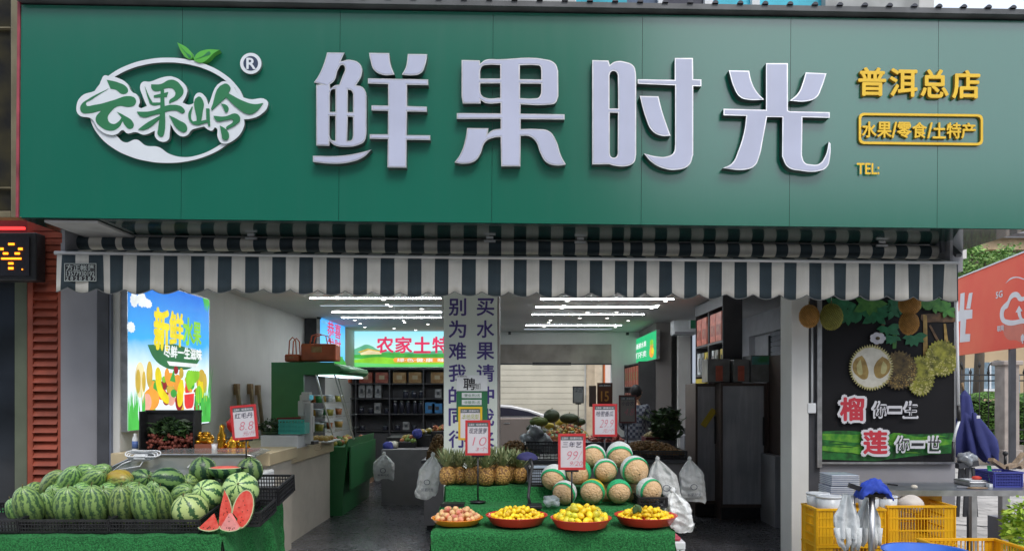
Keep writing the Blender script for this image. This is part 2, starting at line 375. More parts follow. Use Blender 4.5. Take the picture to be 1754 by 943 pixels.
# ------------------------------------------------------------- the sign
p0 = W(33, 372, 6.0); p1 = W(1760, 392, 6.135)
SP = Plane(p0, p1 - p0); 
SB = thing('shop_sign', 'long green panelled shop sign with raised white characters above the awning', 'sign', p0)
def green(name, c):
    m = M(name, c, .22, var=.04, scale=.5, streak=.045, dust_sheen=(.06, .18, .14), spec=1., coat=1.); m.node_tree.nodes['Principled BSDF'].inputs['Coat IOR'].default_value = 1.62; m.node_tree.nodes['Principled BSDF'].inputs['Coat Roughness'].default_value = .2; return m
m_sg = green('green_panel', (.001, .138, .084))
top = lambda x: 0 + (x - 33) * 28 / 1721
xs = [33, 310, 580, 842, 1098, 1352, 1605, 1762]
for a, b in zip(xs, xs[1:]):
    aa, bb = SP.p(a, 372 + (a - 33) * 20 / 1727, 0), SP.p(b, 372 + (b - 33) * 20 / 1727, 0); t = SP.p(600, top(600) + 8, 0)[1]
    g = G(); g.T = SP.M; g.box(aa[0] + .0015, bb[0] - .0015, 0, t, -.03, 0); mk(g, 'panel', m_sg, SB)
SL = SP.p(1762, 392)[0]; ST = SP.p(600, top(600))[1]
g = G(); g.T = SP.M; g.box(.003, SL - .003, .004, ST - .02, -.98, -.033); mk(g, 'box_body', M('box_sheet', (.03, .08, .08), .3, .3, var=.08), SB)
g = G(); g.T = SP.M; g.box(-.012, SL + .01, ST - .02, ST + .022, -.9, .07); mk(g, 'top_flashing', M('grey_flashing', (.10, .105, .11), .5, .2, var=.25, scale=3), SB)
g = G(); g.T = SP.M; k = 0; a = .12
while a < SL:
    n = 6; r = .024
    for h0, h1 in ((.085, -.85),):
        A = [g.v((a + r * math.cos(t), ST + .023 + r * math.sin(t) * 1.0, h0)) for t in [PI * i / n for i in range(n + 1)]]
        B = [g.v((a + r * math.cos(t), ST + .023 + r * math.sin(t) * 1.0, h1)) for t in [PI * i / n for i in range(n + 1)]]
        for i in range(n): g.f([A[i], A[i + 1], B[i + 1], B[i]], True)
        g.f(A)
    a += .199
mk(g, 'corrugated_top', M('dark_sheet', (.05, .055, .07), .5, .3, var=.2), SB)
g = G(); g.T = SP.M; g.box(-.022, -.002, 0, ST, -.1, .01); mk(g, 'end_trim', M('faded_pink_trim', (.30, .05, .07), .6, var=.4, scale=4), SB)
m_face = M('lilac_acrylic', (.49, .52, .67), .3, var=.05, scale=2.2, streak=.10, dust_sheen=(.45, .44, .46)); m_chr = M('polished_edge', (.88, .88, .90), .3, .75, var=.12, scale=9)
m_chd = M('metal_return_dark_reflection', (.10, .12, .12), .28, .7, var=.3, scale=7); m_lws = M('emblem_return', (.16, .20, .19), .4, .3, var=.15)  # mirrored dark green panel put into the letter sides' colour
def letter(sp, sc, ox, oy, nm='character'):
    ss = [spl(s, SP, sc, ox, oy, .068) for s in sp]
    b = shape(ss, SP, .0, .066, nm, [m_chr, m_chd], SB)
    shape(ss, SP, .064, .0685, 'character_face', [m_face, m_face], b, offset=-.0095)
letter(['172,42 300,44 272,108 345,96* 420,135* 425,210* 385,283 430,295* 458,335* 462,365 462,640 445,695* 400,722* 300,735* 225,722* 190,692 190,728 92,725 92,280 130,276 75,262 110,210* 150,120*',
        '192,278 225,250* 255,165* 285,133* 303,155* 285,215* 262,278 228,284* 196,312',
        '193,478 193,340 208,315* 233,312 233,478', '325,480 325,315 350,322* 363,348 362,480', '190,508 232,508 232,690 203,682* 190,650', '325,512 362,515 362,655 350,685* 320,690'], 4.287, 520, 80)
letter(['68,800 270,800* 400,780* 497,755 440,810* 330,850* 200,858* 68,845'], 4.287, 520, 80)
letter(['480,45 628,47 640,130* 668,205 590,208* 520,175* 490,100*'], 4.287, 520, 80)
letter(['765,53 908,55 895,130* 860,195* 800,210* 720,205 750,150*'], 4.287, 520, 80)
letter(['472,232 915,240 915,282 760,280 760,435 905,440 905,478 760,475 757,648 930,650 930,685 757,683 755,888 615,886 618,677 485,675 485,642 618,642 620,470 498,468 498,430 620,432 620,275 472,270'], 4.287, 520, 80)
letter(['115,57 255,60 258,85 300,56* 400,52 760,52* 835,85* 858,140 860,335 835,388* 790,400* 570,398 568,470 908,475 908,515 570,512 570,588 700,588* 790,605* 840,670* 880,790* 918,860 850,868* 770,845* 720,770* 690,690* 640,645* 570,640 568,875 420,875 415,648 360,655* 300,685* 255,790* 215,835* 130,855* 60,845 110,770* 145,660* 158,580 322,582 315,625 350,598* 415,585 415,508 78,510 78,465 415,468 415,388 300,388* 262,366 262,392 125,392 115,340',
        '258,200 258,140 275,105* 310,95* 412,96 412,200', '563,97 680,97* 718,105* 728,140 728,207 563,205', '258,237 412,237 412,348 305,348* 268,325* 258,290', '565,238 728,240 727,310 708,345* 670,353* 565,350'], 4.49, 765, 90)
letter(['65,58 190,62 200,95 240,70* 320,72* 385,105* 400,150 403,200 403,785 388,842* 340,870* 230,868* 195,858 65,860', '198,430 198,178 207,152* 228,142* 252,152* 263,178 265,430', '200,462 263,462 262,770 252,798* 232,808* 208,798* 200,770'], 4.49, 1000, 90)
letter(['700,42 840,42 842,205 905,207 905,260 842,258 842,785 810,865* 720,900* 600,885* 520,840* 462,775 560,798* 640,798* 690,770* 703,705 703,252 415,240 415,205 700,210'], 4.49, 1000, 90)
letter(['430,333 575,337 600,440* 668,640 590,638* 525,600* 480,510*'], 4.49, 1000, 90)
letter(['392,82 560,82 560,445 575,452 882,458 882,502 672,497 668,790 690,845* 740,860* 800,855* 850,790* 875,685 888,700 885,800* 860,880* 790,912* 660,908* 560,880* 516,800 518,497 400,495 368,670* 340,800* 305,870* 230,900* 60,888 130,850* 180,750* 225,600* 240,487 65,482 65,432 392,440'], 4.49, 1225, 90)
letter(['105,137 262,140 280,220* 320,300* 378,362 250,362* 190,340* 150,280*'], 4.49, 1225, 90)
letter(['697,153 857,160 820,270* 780,345* 700,375* 575,370 640,310* 675,230*'], 4.49, 1225, 90)
# yellow wording
m_yel = M('yellow_acrylic', (.88, .56, .03), .45, var=.05); m_yed = M('yellow_edge', (.35, .2, .02), .5, var=0)
for i, (ch, x) in enumerate(zip('普洱总店', (1471, 1525, 1578, 1632))): text(ch, SP, x, 117 + i * 1.6, x + 46, 163 + i * 1.6, .03, [m_yel, m_yed], SB, off=.03, ext=.001, back=.0)
for ch, x, w in (('水', 1477, 24), ('果', 1503, 24), ('/', 1528, 8), ('零', 1537, 24), ('食', 1563, 24), ('/', 1589, 8), ('土', 1598, 22), ('特', 1622, 24), ('产', 1647, 24)):
    text(ch, SP, x, 209 + (x - 1477) * .012, x + w, 235 + (x - 1477) * .012, .022, [m_yel, m_yed], SB, off=.03, ext=.001, back=.0)
text('TEL:', SP, 1468, 280, 1506, 298, .022, [m_yel, m_yed], SB, off=.025)
def rrect(x0, y0, x1, y1, r, sl=.012):
    f = lambda x, y: '%g,%g' % (x, y + (x - x0) * sl)
    return ' '.join([f(x0 + r, y0), f(x1 - r, y0), f(x1 - r * .3, y0 + r * .3) + '*', f(x1, y0 + r), f(x1, y1 - r), f(x1 - r * .3, y1 - r * .3) + '*', f(x1 - r, y1), f(x0 + r, y1), f(x0 + r * .3, y1 - r * .3) + '*', f(x0, y1 - r), f(x0, y0 + r), f(x0 + r * .3, y0 + r * .3) + '*'])
shape([spl(rrect(1469, 195, 1681, 248, 8), SP), spl(rrect(1473, 199, 1677, 244, 6), SP)], SP, 0, .022, 'border', [m_yel, m_yed], SB)
# emblem
m_lw = M('emblem_white', (.70, .75, .80), .35, var=.03); m_lg = M('emblem_green', (.03, .185, .08), .4, var=.05); m_ll = M('leaf_green', (.10, .42, .06), .4, var=.1)
E_ = lambda cx, cy, rx, ry, n=24: ' '.join('%g,%g*' % (cx + rx * math.cos(2 * PI * k / n), cy + ry * math.sin(2 * PI * k / n)) for k in range(n))
inner = ' '.join('%g,%g*' % (287 + 127 * math.cos(t), 190 + 84 * math.sin(t)) for t in [R(180 - 28 + i * (236 / 22)) for i in range(23)])
inner = '170,213 ' + ' '.join('%g,%g*' % (287 + 127 * math.cos(R(160 + i * 220 / 22)), 190 + 83 * math.sin(R(160 + i * 220 / 22))) for i in range(23)) + ' 400,228* 370,252* 338,266* 312,269* 289,263* 272,252* 249,249* 234,239* 214,244* 196,229*'
em = shape([spl(E_(287, 189, 134, 90), SP, h=.04), spl(inner, SP, h=.04)], SP, .012, .04, 'emblem', [m_lw, m_lws], SB)
outl = '240,285* 275,290* 330,300* 400,340* 435,400* 470,420* 490,470* 484,508* 540,500 510,430* 492,360* 510,330* 560,328* 640,300* 700,290* 717,292* 777,320* 822,380* 817,420* 790,475 837,490* 867,480 877,425* 907,405* 947,430* 972,490 1062,330* 1127,340* 1187,420* 1257,450* 1377,455* 1390,490* 1337,560* 1267,588* 1222,592 1222,640* 1147,740* 1067,760* 1037,720* 1022,650* 997,672* 962,660* 942,642 887,655 852,668* 827,700* 787,712* 747,690* 705,625 700,690* 690,735* 650,750* 600,720* 595,672 520,700* 460,682* 400,690* 370,668* 330,695* 280,702* 200,660* 150,588* 60,560* 45,500* 80,430* 190,380* 220,315*'
shape([spl(outl, SP, 4.1, 120, 60, .055)], SP, .02, .055, 'emblem_backing', [m_lw, m_lws], SB)
gs = ['258,315 340,335* 400,370* 405,400* 370,415* 320,385* 285,378', '72,520* 78,492* 130,450* 270,378 155,452* 112,488* 180,490* 300,460* 420,430* 460,450* 455,490* 420,505* 340,500* 290,535* 265,590* 300,625* 345,605* 362,580 330,540 380,565* 440,610* 445,645* 420,660* 390,640* 370,605 340,650* 290,672* 210,640* 180,590* 220,530 130,550* 85,545*',
 '525,360 555,430* 580,475 635,475 635,490 570,490* 550,450*', '570,348 640,345* 697,317* 738,320* 775,350* 797,400* 767,445* 697,482 697,465* 740,420* 725,380* 690,372* 600,395* 575,380*', '590,425 690,402 680,435 590,440', '638,385 660,385 662,690* 645,715* 618,700* 620,660* 632,560*', '470,540 560,538* 740,492* 805,528* 800,548* 740,530* 600,560* 500,575*', '480,665 540,620* 630,570 640,580 560,650* 515,668*', '697,565 767,600* 820,640* 812,680* 765,668*',
 '832,570* 857,505 862,505 852,590* 867,610 892,605 902,435* 937,470* 932,540* 922,605 959,598 957,518 980,518 985,640 972,640 969,615 867,628*', '1085,345* 1127,370* 1112,410 1217,465* 1297,488* 1357,480 1307,540* 1257,558* 1197,530* 1097,440 997,530 992,520', '1062,483 1107,500* 1112,530* 1097,545* 1082,520*', '1009,570 1087,575* 1177,558* 1195,600* 1167,630* 1102,665 1097,655* 1147,600* 1097,600* 1032,605*', '1055,638 1097,665* 1117,700* 1107,735* 1077,735* 1067,700*']
for i, s in enumerate(gs): shape([spl(s, SP, 4.1, 120, 60, .056)], SP, .05, .0575 + i * .0006, 'emblem_stroke', [m_lg, m_lg], SB)
for s in ('752,52 827,95* 855,140* 852,165* 817,160* 782,120*', '1049,105 947,105* 887,135* 869,178 917,195* 967,170* 1007,130*'): shape([spl(s, SP, 4.1, 120, 60, .05)], SP, .0, .05, 'emblem_leaf', [m_ll, m_ll], SB)
for s in ('770,75 812,120* 848,160* 810,125*', '880,172 930,150* 985,122* 930,155*'): shape([spl(s, SP, 4.1, 120, 60, .051)], SP, .0502, .052, 'leaf_vein', [m_lg, m_lg], SB)
shape([spl(E_(429.5, 108.8, 18.2, 18), SP, h=.04)], SP, .01, .04, 'mark_disc', [m_lw, m_lws], SB)
shape([spl(E_(429.5, 108.8, 12.5, 12.5), SP, h=.04)], SP, .04, .0415, 'mark_inner', [M('navy', (.03, .05, .10), .5, var=0)], SB)
text('R', SP, 422.5, 100, 437.5, 118, .0435, [m_lw, m_lw], SB, off=.03)

# ------------------------------------------------------------- awning
q0 = W(98, 433, 6.40); q1 = W(1640, 450, 6.545); AP = Plane(q0, q1 - q0); AL = (q1 - q0).length
AW = thing('awning', 'dark teal and cream striped awning with scalloped valance under the sign', 'awning', q0)
m_cr = M('cream_canvas', (.62, .60, .55), .85, var=.10, scale=3, det=6, streak=.28, dust_sheen=(.30, .28, .24)); m_tl = M('teal_canvas', (.028, .046, .058), .8, var=.15, scale=4, streak=.12, dust_sheen=(.16, .17, .17))
m_cr2 = m_cr
cream = [(98, 106.5), (129.5, 152.5), (177, 188.5)]
x = 211.5
for i in range(13): cream.append((x, x + 23)); x += 46.4
for s in ((815, 836), (858, 880), (902, 923.5), (945.5, 967), (988.5, 1010), (1031.5, 1053), (1074.5, 1085.5)): cream.append(s)
x = 1107.5
while x < 1640: cream.append((x, min(x + 21.5, 1638))); x += 43.0 - (x - 1107) * .0022
cream = [(AP.p(a, 470)[0], AP.p(b, 470)[0]) for a, b in cream]
def isc(a): return any(p <= a < q for p, q in cream)
cuts = sorted({0., AL} | {min(max(v, 0), AL) for s in cream for v in s}); fine = []
for a, b in zip(cuts, cuts[1:]):
    n = max(1, round((b - a) / .02)); fine += [a + (b - a) * i / n for i in range(n)]
fine.append(AL)
def fold(a): return .011 * math.sin(a * 28) + .008 * math.sin(a * 9.7 + 1) + .006 * noise.noise(Vector((a * 6, 0, 3)))
VB = AP.p(870, 505)[1]
def scal(a): return -.285 - .018 * noise.noise(Vector((a * .9, 1, 0))) - .044 * abs(math.sin(PI * (a - .1) / .232)) ** .8 * 1.0 + .0
g = G(); rows = 5; vs = []
for a in fine:
    bb = scal(a); vs.append([g.v(AP.w(a, -.012 + (bb + .012) * j / rows, .004 + fold(a) * (j / rows) ** .8 * (1 - .0))) for j in range(rows + 1)])
for i in range(len(fine) - 1):
    g.mi = 0 if isc((fine[i] + fine[i + 1]) / 2) else 1
    for j in range(rows): g.f([vs[i][j], vs[i][j + 1], vs[i + 1][j + 1], vs[i + 1][j]], True)
val = mk(g, 'valance', [m_cr, m_tl], AW, fix=False, solid=.002)
g = G(); g.tube([AP.w(fine[i], scal(fine[i]) - .002, .004 + fold(fine[i])) for i in range(0, len(fine))], .0035, 5); mk(g, 'hem', M('grey_hem', (.16, .17, .17), .8, var=0), val)
g = G(); g.tube([AP.w(-.02, 0, 0), AP.w(AL + .01, 0, 0)], .016, 10); mk(g, 'front_bar', M('white_bar', (.5, .5, .5), .35, .4, var=.1), AW)
def striped(rows_pts, name, m1=m_cr, m2=m_tl, fold_=0):
    g = G(); vs = [[g.v(AP.w(a, b + fold_ * noise.noise(Vector((a * 3, b * 9, 0))), h)) for b, h in rows_pts] for a in fine if .03 < a < AL - .03]
    ff = [a for a in fine if .03 < a < AL - .03]
    for i in range(len(ff) - 1):
        g.mi = 0 if isc((ff[i] + ff[i + 1]) / 2) else 1
        for j in range(len(rows_pts) - 1): g.f([vs[i][j], vs[i + 1][j], vs[i + 1][j + 1], vs[i][j + 1]], True)
    return mk(g, name, [m1, m2], AW, fix=False)
striped([(.012, -.004), (.035, -.06), (.05, -.13), (.066, -.20)], 'front_fabric', fold_=.004)
rc = (.135, -.245); rr = .058
striped([(rc[0] + rr * math.sin(R(t)), rc[1] + rr * math.cos(R(t))) for t in range(-130, 130, 15)], 'fabric_roll')
striped([(.20, -.30), (.235, -.42), (.30, -.50), (.34, -.62)], 'rear_fabric', fold_=.01)
g = G(); g.T = AP.M; g.box(.1, AL - .1, .205, .23, -.36, -.20); mk(g, 'cassette', m_dark, AW)
for x in (838, 997, 1525, 420):
    a = AP.p(x, 440)[0]; g = G(); g.T = AP.M; g.box(a - .03, a + .03, .19, .205, -.19, -.14); g.bar((a + .02, .2, -.16), (a + .02, .30, -.16), .012); g.bar((a - .05, .17, -.15), (a + .05, .17, -.15), .018); mk(g, 'bracket', m_steel, AW)
for s in (.04, AL - .04):
    g = G(); g.T = AP.M; g.box(s - .012, s + .012, -.01, .2, -.33, -.02); mk(g, 'end_plate', m_wallg, AW)
g = G(); g.T = AP.M; g.bar((AL + .0, .06, .02), (AL - .02, .32, -.3), .05, .03); g.bar((AL - .1, .1, -.05), (AL - .1, .33, -.1), .03); mk(g, 'arm', m_dark, AW)
# awning maker's label
g = G(); g.pbox(AP, 110.5, 451, 164.5, 481, .0195, .0205); lab = mk(g, 'label_patch', m_ink, AW)
m_gt = M('grey_print', (.42, .46, .44), .7, var=0)
shape([spl('110,450.6 165,450.6 165,481.6 110,481.6', AP, h=.021), spl('111.2,451.8 163.8,451.8 163.8,480.4 111.2,480.4', AP, h=.021)], AP, .0206, .0214, 'label_border', [m_gt], lab)
text('方正帐篷', AP, 113, 453, 162, 463.5, .0217, m_gt, lab, off=.012)
text('13577930192', AP, 113, 464.5, 162, 472.3, .0217, m_gt, lab, off=.008); text('2828287', AP, 113, 473.5, 163, 479.6, .0217, m_gt, lab, off=.012, sq=1.5)
g = G(); g.T = SP.M; a0 = SP.p(72, 372)[0]; g.box(a0, a0 + .42, -.03, -.012, -.62, -.03); mk(g, 'soffit_plate', M('soffit_white', (.4, .4, .4), .6), SB)
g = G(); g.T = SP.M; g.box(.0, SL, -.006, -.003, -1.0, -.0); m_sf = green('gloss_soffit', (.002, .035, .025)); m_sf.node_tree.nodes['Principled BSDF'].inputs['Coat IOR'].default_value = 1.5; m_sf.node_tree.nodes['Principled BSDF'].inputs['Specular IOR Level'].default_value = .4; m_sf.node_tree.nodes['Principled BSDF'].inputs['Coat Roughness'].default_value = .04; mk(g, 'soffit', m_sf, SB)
# security cameras under awning omitted: hidden by the valance

m_far = M('unseen_block_render', (.07, .075, .07), .9, var=.3, scale=.3)
ac = thing('reflection_building', 'unseen dark building added behind the viewer for the sign reflections', 'building', (-20, -20, 0))  # unseen block added so the glossy sign mirrors dark left, sky right
mk(G().box(-60, 6.0, -34, -20, 0, 19), 'wall', m_far, ac); mk(G().box(-60.3, 6.3, -34.3, -19.6, 19.01, 19.5), 'roof', m_dark, ac); mk(G().box(6.01, 60, -32, -20, 0, 10.0), 'low_reflection_wing', m_far, ac)
for i in range(14):
    for j in range(5): mk(G().box(-56 + i * 4, -54 + i * 4, -19.98, -19.9, 1.2 + j * 3.2, 3 + j * 3.2), 'window', m_slate, ac)
# ------------------------------------------------------------- neighbour on the left
NB = thing('neighbour_shop', 'neighbouring shop front with brick red louvred column and gold framed window', 'shop', W(20, 900, 7.15) * Vector((1, 1, 0)) if False else (-4.6, 7.2, 0))
m_br = M('brick_red_louvre', (.27, .055, .028), .6, var=.25, scale=5); m_gold = M('bronze_gold_frame', (.22, .19, .12), .45, .4, var=.15)
def nb(n, m, x0, y0, x1, y1, Y, d, **k): return mk(pb(G(), x0, y0, x1, y1, Y, d), n, m, NB, **k)
nb('column', m_br, 47, 380, 108, 975, 7.16, .3)
g = G()
for x0, x1 in ((47, 56), (99, 108)): pb(g, x0, 480, x1, 975, 7.11, .045)
y = 486
while y < 970:
    a = W(57, y + 13, 7.12); b = W(98, y, 7.12); A = [(a.x, 7.105, a.z), (b.x, 7.105, a.z), (b.x, 7.155, b.z), (a.x, 7.155, b.z)]; g.poly(A); g.poly([(a.x, 7.105, a.z), (b.x, 7.105, a.z), (b.x, 7.155, a.z), (a.x, 7.155, a.z)]); y += 14.2
mk(g, 'louvres', m_br, NB, fix=False)
g = G()
for i in range(8): pb(g, 55, 385 + i * 12, 108, 395 + i * 12, 7.13, .02)
mk(g, 'upper_boards', m_br, NB)
nb('lintel', M('brick_red_band', (.25, .03, .03), .6), -80, 374, 47, 400, 7.16, .2)  # plain brick red lintel
nb('glass_door', M('dark_door_glass', (.02, .024, .03), .08, var=.3, scale=2), -120, 480, 25, 975, 7.2, .04)
nb('door_edge', M('door_edge_reflection', (.12, .14, .10), .2, var=.15, scale=2), 25.3, 480, 46, 975, 7.18, .05)  # green-grey reflection along the door edge painted as its colour
nb('window', M('dark_window_glass', (.05, .045, .025), .12, col2=(.02, .02, .02), scale=4), -130, -250, 18, 360, 6.4, .04)
for a in ((18.3, -250, 31, 372), (-130, 361, 18, 372)): nb('window_frame', m_gold, *a, 6.33, .12, bev=.006)
for y in (46, 320): nb('window_bar', m_gold, -130, y, 18, y + 2.2, 6.36, .03)
ld = thing('led_sign', 'black scrolling display box with glowing orange dots on the brick red column', 'led sign', W(10, 478, 6.95))
g = G(); pb(g, -90, 398, 62, 480, 6.95, .14); mk(g, 'case', m_black, ld, bev=.01)
g = G(); pb(g, -84, 406, 50, 472, 6.94, .008); mk(g, 'screen', M('led_grid', (.012, .012, .02), .5, var=.2, scale=60), ld)
m_or = M('orange_led', (1, .22, .01), .5, em=3, var=0)
for x, y, w, h in ((14, 416, 10, 3.5), (0, 424, 6, 4), (31, 424, 7, 4), (5, 432, 9, 3.5), (25, 432, 9, 3.5), (2, 441, 34, 3), (14, 449, 9, 3.5), (14, 457, 9, 4), (37, 460, 1.5, 2), (-34, 430, 22, 3), (-30, 445, 16, 3)):
    k = 0
    while k < w: mk(pb(G(), x + k, y, x + min(k + 2.3, w), y + h, 6.932, .006), 'lit_dot', m_or, ld); k += 3.0
g = G(); pb(g, -90, 388, 40, 392, 7.0, .03); rt = mk(g, 'red_tube', M('red_tube', (1, .03, .03), .5, em=2.0, var=0), NB)
# ============================================================= INSIDE THE SHOP
ORD = ['first', 'second', 'third', 'fourth', 'fifth', 'sixth', 'seventh', 'eighth', 'ninth', 'tenth', 'eleventh', 'twelfth']
# ceiling strips and spots
m_strip = M('strip_light', (.92, .97, 1), .5, em=48.0, var=0); m_spot = M('spot_light', (1, .95, .88), .5, em=9.0, var=0)
strips = [(530, 757, 508, 'front left'), (548, 757, 521, 'second left'), (568, 757, 532, 'third left'), (585, 757, 541.5, 'rearmost left'),
          (925, 1155, 509.5, 'front right'), (917, 1127, 523, 'second right'), (911, 1104, 536, 'third right'), (900, 1065, 555, 'fourth right'), (897, 1048, 562, 'rearmost right')]
for x0, x1, y, w in strips:
    Y = (CZ - CH) * F / (PY - y); a = W(x0, y, Y); b = W(x1, y, Y)
    t = thing('strip_light', 'thin white ceiling light strip, %s row over the shop floor' % w, 'ceiling light', (a.x, Y, CZ - .02), 'light strips in the ceiling')
    if w == 'second left' or w == 'rearmost right': mm = M('dim_strip', (.5, .6, .7), .5, em=.8, var=0)
    else: mm = m_strip
    mk(G().box(a.x, b.x, Y - .03, Y + .03, CZ - .018, CZ - .001), 'housing', m_white, t); mk(G().box(a.x + .01, b.x - .01, Y - .016, Y + .016, CZ - .024, CZ - .0185), 'diffuser', mm, t)
sp = thing('spotlight', 'small round spotlight set in the ceiling of the left bay', 'spotlight', (0, 0, 0), 'spotlights in the ceiling')
mk(G().lathe((0, 0, 0), [(.036, -.001), (.04, -.012), (.027, -.012)], 14), 'ring', m_white, sp); mk(G().lathe((0, 0, 0), [(.027, -.0125), (.0, -.0135)], 14), 'lamp', m_spot, sp)
SPP = Pool(sp)
for x, y in ((657, 512), (663, 520), (669, 523), (722, 527.5), (608, 547), (617, 553), (625, 559), (691, 548), (693, 551), (733, 554), (675, 561), (712, 564)):
    Y = (CZ - CH) * F / (PY - y); p = W(x, y, Y); SPP.put((p.x, p.y, CZ), label='small round spotlight set in the ceiling of the left bay')
for x, y in ((972, 514), (1140, 514.5), (966, 521.5), (1127, 521), (962, 526.5), (1116, 526.5), (1006, 533.5), (1056, 533), (993, 543.5), (1040, 543.5), (943, 547), (940, 551), (1076, 548), (932, 558.5), (1054, 559), (969, 562), (1008, 562)):
    Y = (CZ - CH) * F / (PY - y); p = W(x, y, Y); SPP.put((p.x, p.y, CZ), label='small round spotlight set in the ceiling of the right bay')
def seccam(x, y, Y, lab):
    p = W(x, y, Y); t = thing('security_camera', lab, 'camera', p)
    mk(G().box(p.x - .03, p.x + .03, Y - .02, Y + .06, p.z - .03, p.z + .03), 'body', m_black, t, bev=.01); mk(G().tube([p + Vector((0, .02, .03)), p + Vector((0, .06, .09))], .012), 'bracket', m_white, t)
    mk(G().ball(p + Vector((0, -.03, 0)), .022), 'lens', m_black, t)
seccam(873, 570, 15.8, 'small black security camera above the rear opening beside the square pillar'); seccam(1075, 571, 15.8, 'small black security camera left of the green lit screen'); seccam(546, 543, 13.0, 'small black security camera above the blue lit screen')

# ---- lit picture boxes
def E(name, c, s=1., v=0.): return M(name, c, .5, em=s, var=v, scale=5)
def lightbox(name, lab, cat, pl, corners, c, depth=.06, s=.9, frame=m_steel):
    a0, b0 = pl.p(corners[0], corners[3], depth); a1, b1 = pl.p(corners[2], corners[1], depth)
    t = thing(name, lab, cat, pl.w((a0 + a1) / 2, b0, 0)); g = G(); g.T = pl.M; g.box(a0 - .012, a1 + .012, b0 - .012, b1 + .012, 0.001, depth - .001); mk(g, 'frame', frame, t)
    g = G(); g.T = pl.M; g.box(a0, a1, b0, b1, depth - .0008, depth); mk(g, 'picture', c, t); return t, (a0, b0, a1, b1)
def vgrad(name, stops, s=.9, axis=2, lo=0, hi=1):     # printed sky picture: colours by height on the panel
    m = bpy.data.materials.new(name); m.use_nodes = True; N = m.node_tree.nodes; L = m.node_tree.links; b = N['Principled BSDF']
    tc = N.new('ShaderNodeTexCoord'); sx = N.new('ShaderNodeSeparateXYZ'); L.new(tc.outputs['Generated'], sx.inputs[0]); rp = N.new('ShaderNodeValToRGB')
    nz = N.new('ShaderNodeTexNoise'); nz.inputs['Scale'].default_value = 3; nz.inputs['Detail'].default_value = 5; L.new(tc.outputs['Object'], nz.inputs['Vector'])
    ad = N.new('ShaderNodeMath'); ad.operation = 'MULTIPLY_ADD'; ad.inputs[1].default_value = .16; L.new(nz.outputs[0], ad.inputs[0]); L.new(sx.outputs[axis], ad.inputs[2])
    sb = N.new('ShaderNodeMath'); sb.operation = 'SUBTRACT'; sb.inputs[1].default_value = .08; L.new(ad.outputs[0], sb.inputs[0]); L.new(sb.outputs[0], rp.inputs[0])
    r = rp.color_ramp
    while len(r.elements) < len(stops): r.elements.new(.5)
    for e, (p, c) in zip(r.elements, stops): e.position = p; e.color = (*c, 1)
    L.new(rp.outputs[0], b.inputs['Base Color'])
    if s: L.remove(b.inputs['Base Color'].links[0]); b.inputs['Base Color'].default_value = (.02, .02, .02, 1); L.new(rp.outputs[0], b.inputs['Emission Color']); b.inputs['Emission Strength'].default_value = s
    b.inputs['Roughness'].default_value = .4; b.inputs['Specular IOR Level'].default_value = .15 if s else .4; return m
WL = Plane((LX, 7.1, 0), (0, 1, 0))
sky1 = vgrad('poster_sky', [(0, (.75, .85, .9)), (.42, (.70, .85, .95)), (.60, (.04, .38, .80)), (1, (.0, .13, .62))])
lb, (a0, b0, a1, b1) = lightbox('fruit_light_box', 'backlit fruit picture with blue sky and yellow characters on the left wall', 'light box', WL, (219, 513, 358, 737), sky1)
W_ = a1 - a0; H_ = b1 - b0
class LP:        # local picture plane: pixels are u,v fractions (0-1, top-left origin)
    def __init__(s, pl, a0, b0, w, h): s.pl = pl; s.M = pl.M; s.n = pl.n; s.a0, s.b0, s.w_, s.h_ = a0, b0, w, h
    def p(s, x, y, h=0): return s.a0 + x * s.w_, s.b0 + (1 - y) * s.h_
    def w(s, a, b, h=0): return s.pl.w(a, b, h)
L1 = LP(WL, a0, b0, W_, H_); hh = .063
def pr(L, kind, *a, h=hh, c=None, nm='print', par=None, **k):
    if kind == 'e': return blob(L, *a, h, nm, c, par, **k)
    if kind == 's': return shape([[((L.p(float(t.rstrip('*').split(',')[0]), float(t.rstrip('*').split(',')[1]))), t.endswith('*')) for t in a[0].split()]], L, h - .001, h, nm, [c], par, **k)
ec = {n: E('print_' + n, c, .8, .15) for n, c in dict(white=(.8, .85, .85), yellow=(.85, .7, .02), lime=(.25, .62, .04), grass=(.08, .5, .08), orange=(.85, .35, .05), red=(.75, .05, .05), dkred=(.3, .02, .03), green=(.06, .38, .06), dkgreen=(.03, .16, .06), gold=(.6, .42, .06), cream=(.8, .7, .4), pink=(.8, .4, .3), pinkred=(.68, .04, .12), skyb=(.15, .5, .85), hill=(.12, .42, .25)).items()}
def tuft(L, x0, x1, y, hgt, c, n, h, par, seed=1, curve=.03):
    rr = random.Random(seed); g = G(); g.T = L.M
    for i in range(n):
        x = rr.uniform(x0, x1); k = rr.uniform(.5, 1) * hgt; dx = rr.uniform(-curve, curve)
        A = [L.p(x - .012, y), L.p(x + .012, y), L.p(x + dx, y - k)]; hz = h + i * .00004; g.poly([(A[0][0], A[0][1], hz), (A[1][0], A[1][1], hz), (A[2][0], A[2][1], hz)])
    return mk(g, 'print_grass', c, par, fix=False)
for x, y, rx, ry in ((.14, .135, .05, .05), (.2, .15, .05, .03), (.06, .15, .04, .045), (.03, .33, .04, .035), (.02, .02, .03, .04)): pr(L1, 'e', x, y, rx, ry, c=ec['white'], par=lb, nm='print_cloud', jag=.12, h=.062)
text('新', L1, .27, .17, .44, .45, .068, ec['yellow'], lb, off=.055, slant=.0); text('鲜', L1, .45, .17, .62, .41, .068, ec['yellow'], lb, off=.045)
text('水', L1, .62, .19, .76, .39, .068, ec['lime'], lb, off=.05); text('果', L1, .755, .21, .87, .38, .068, ec['lime'], lb, off=.04)
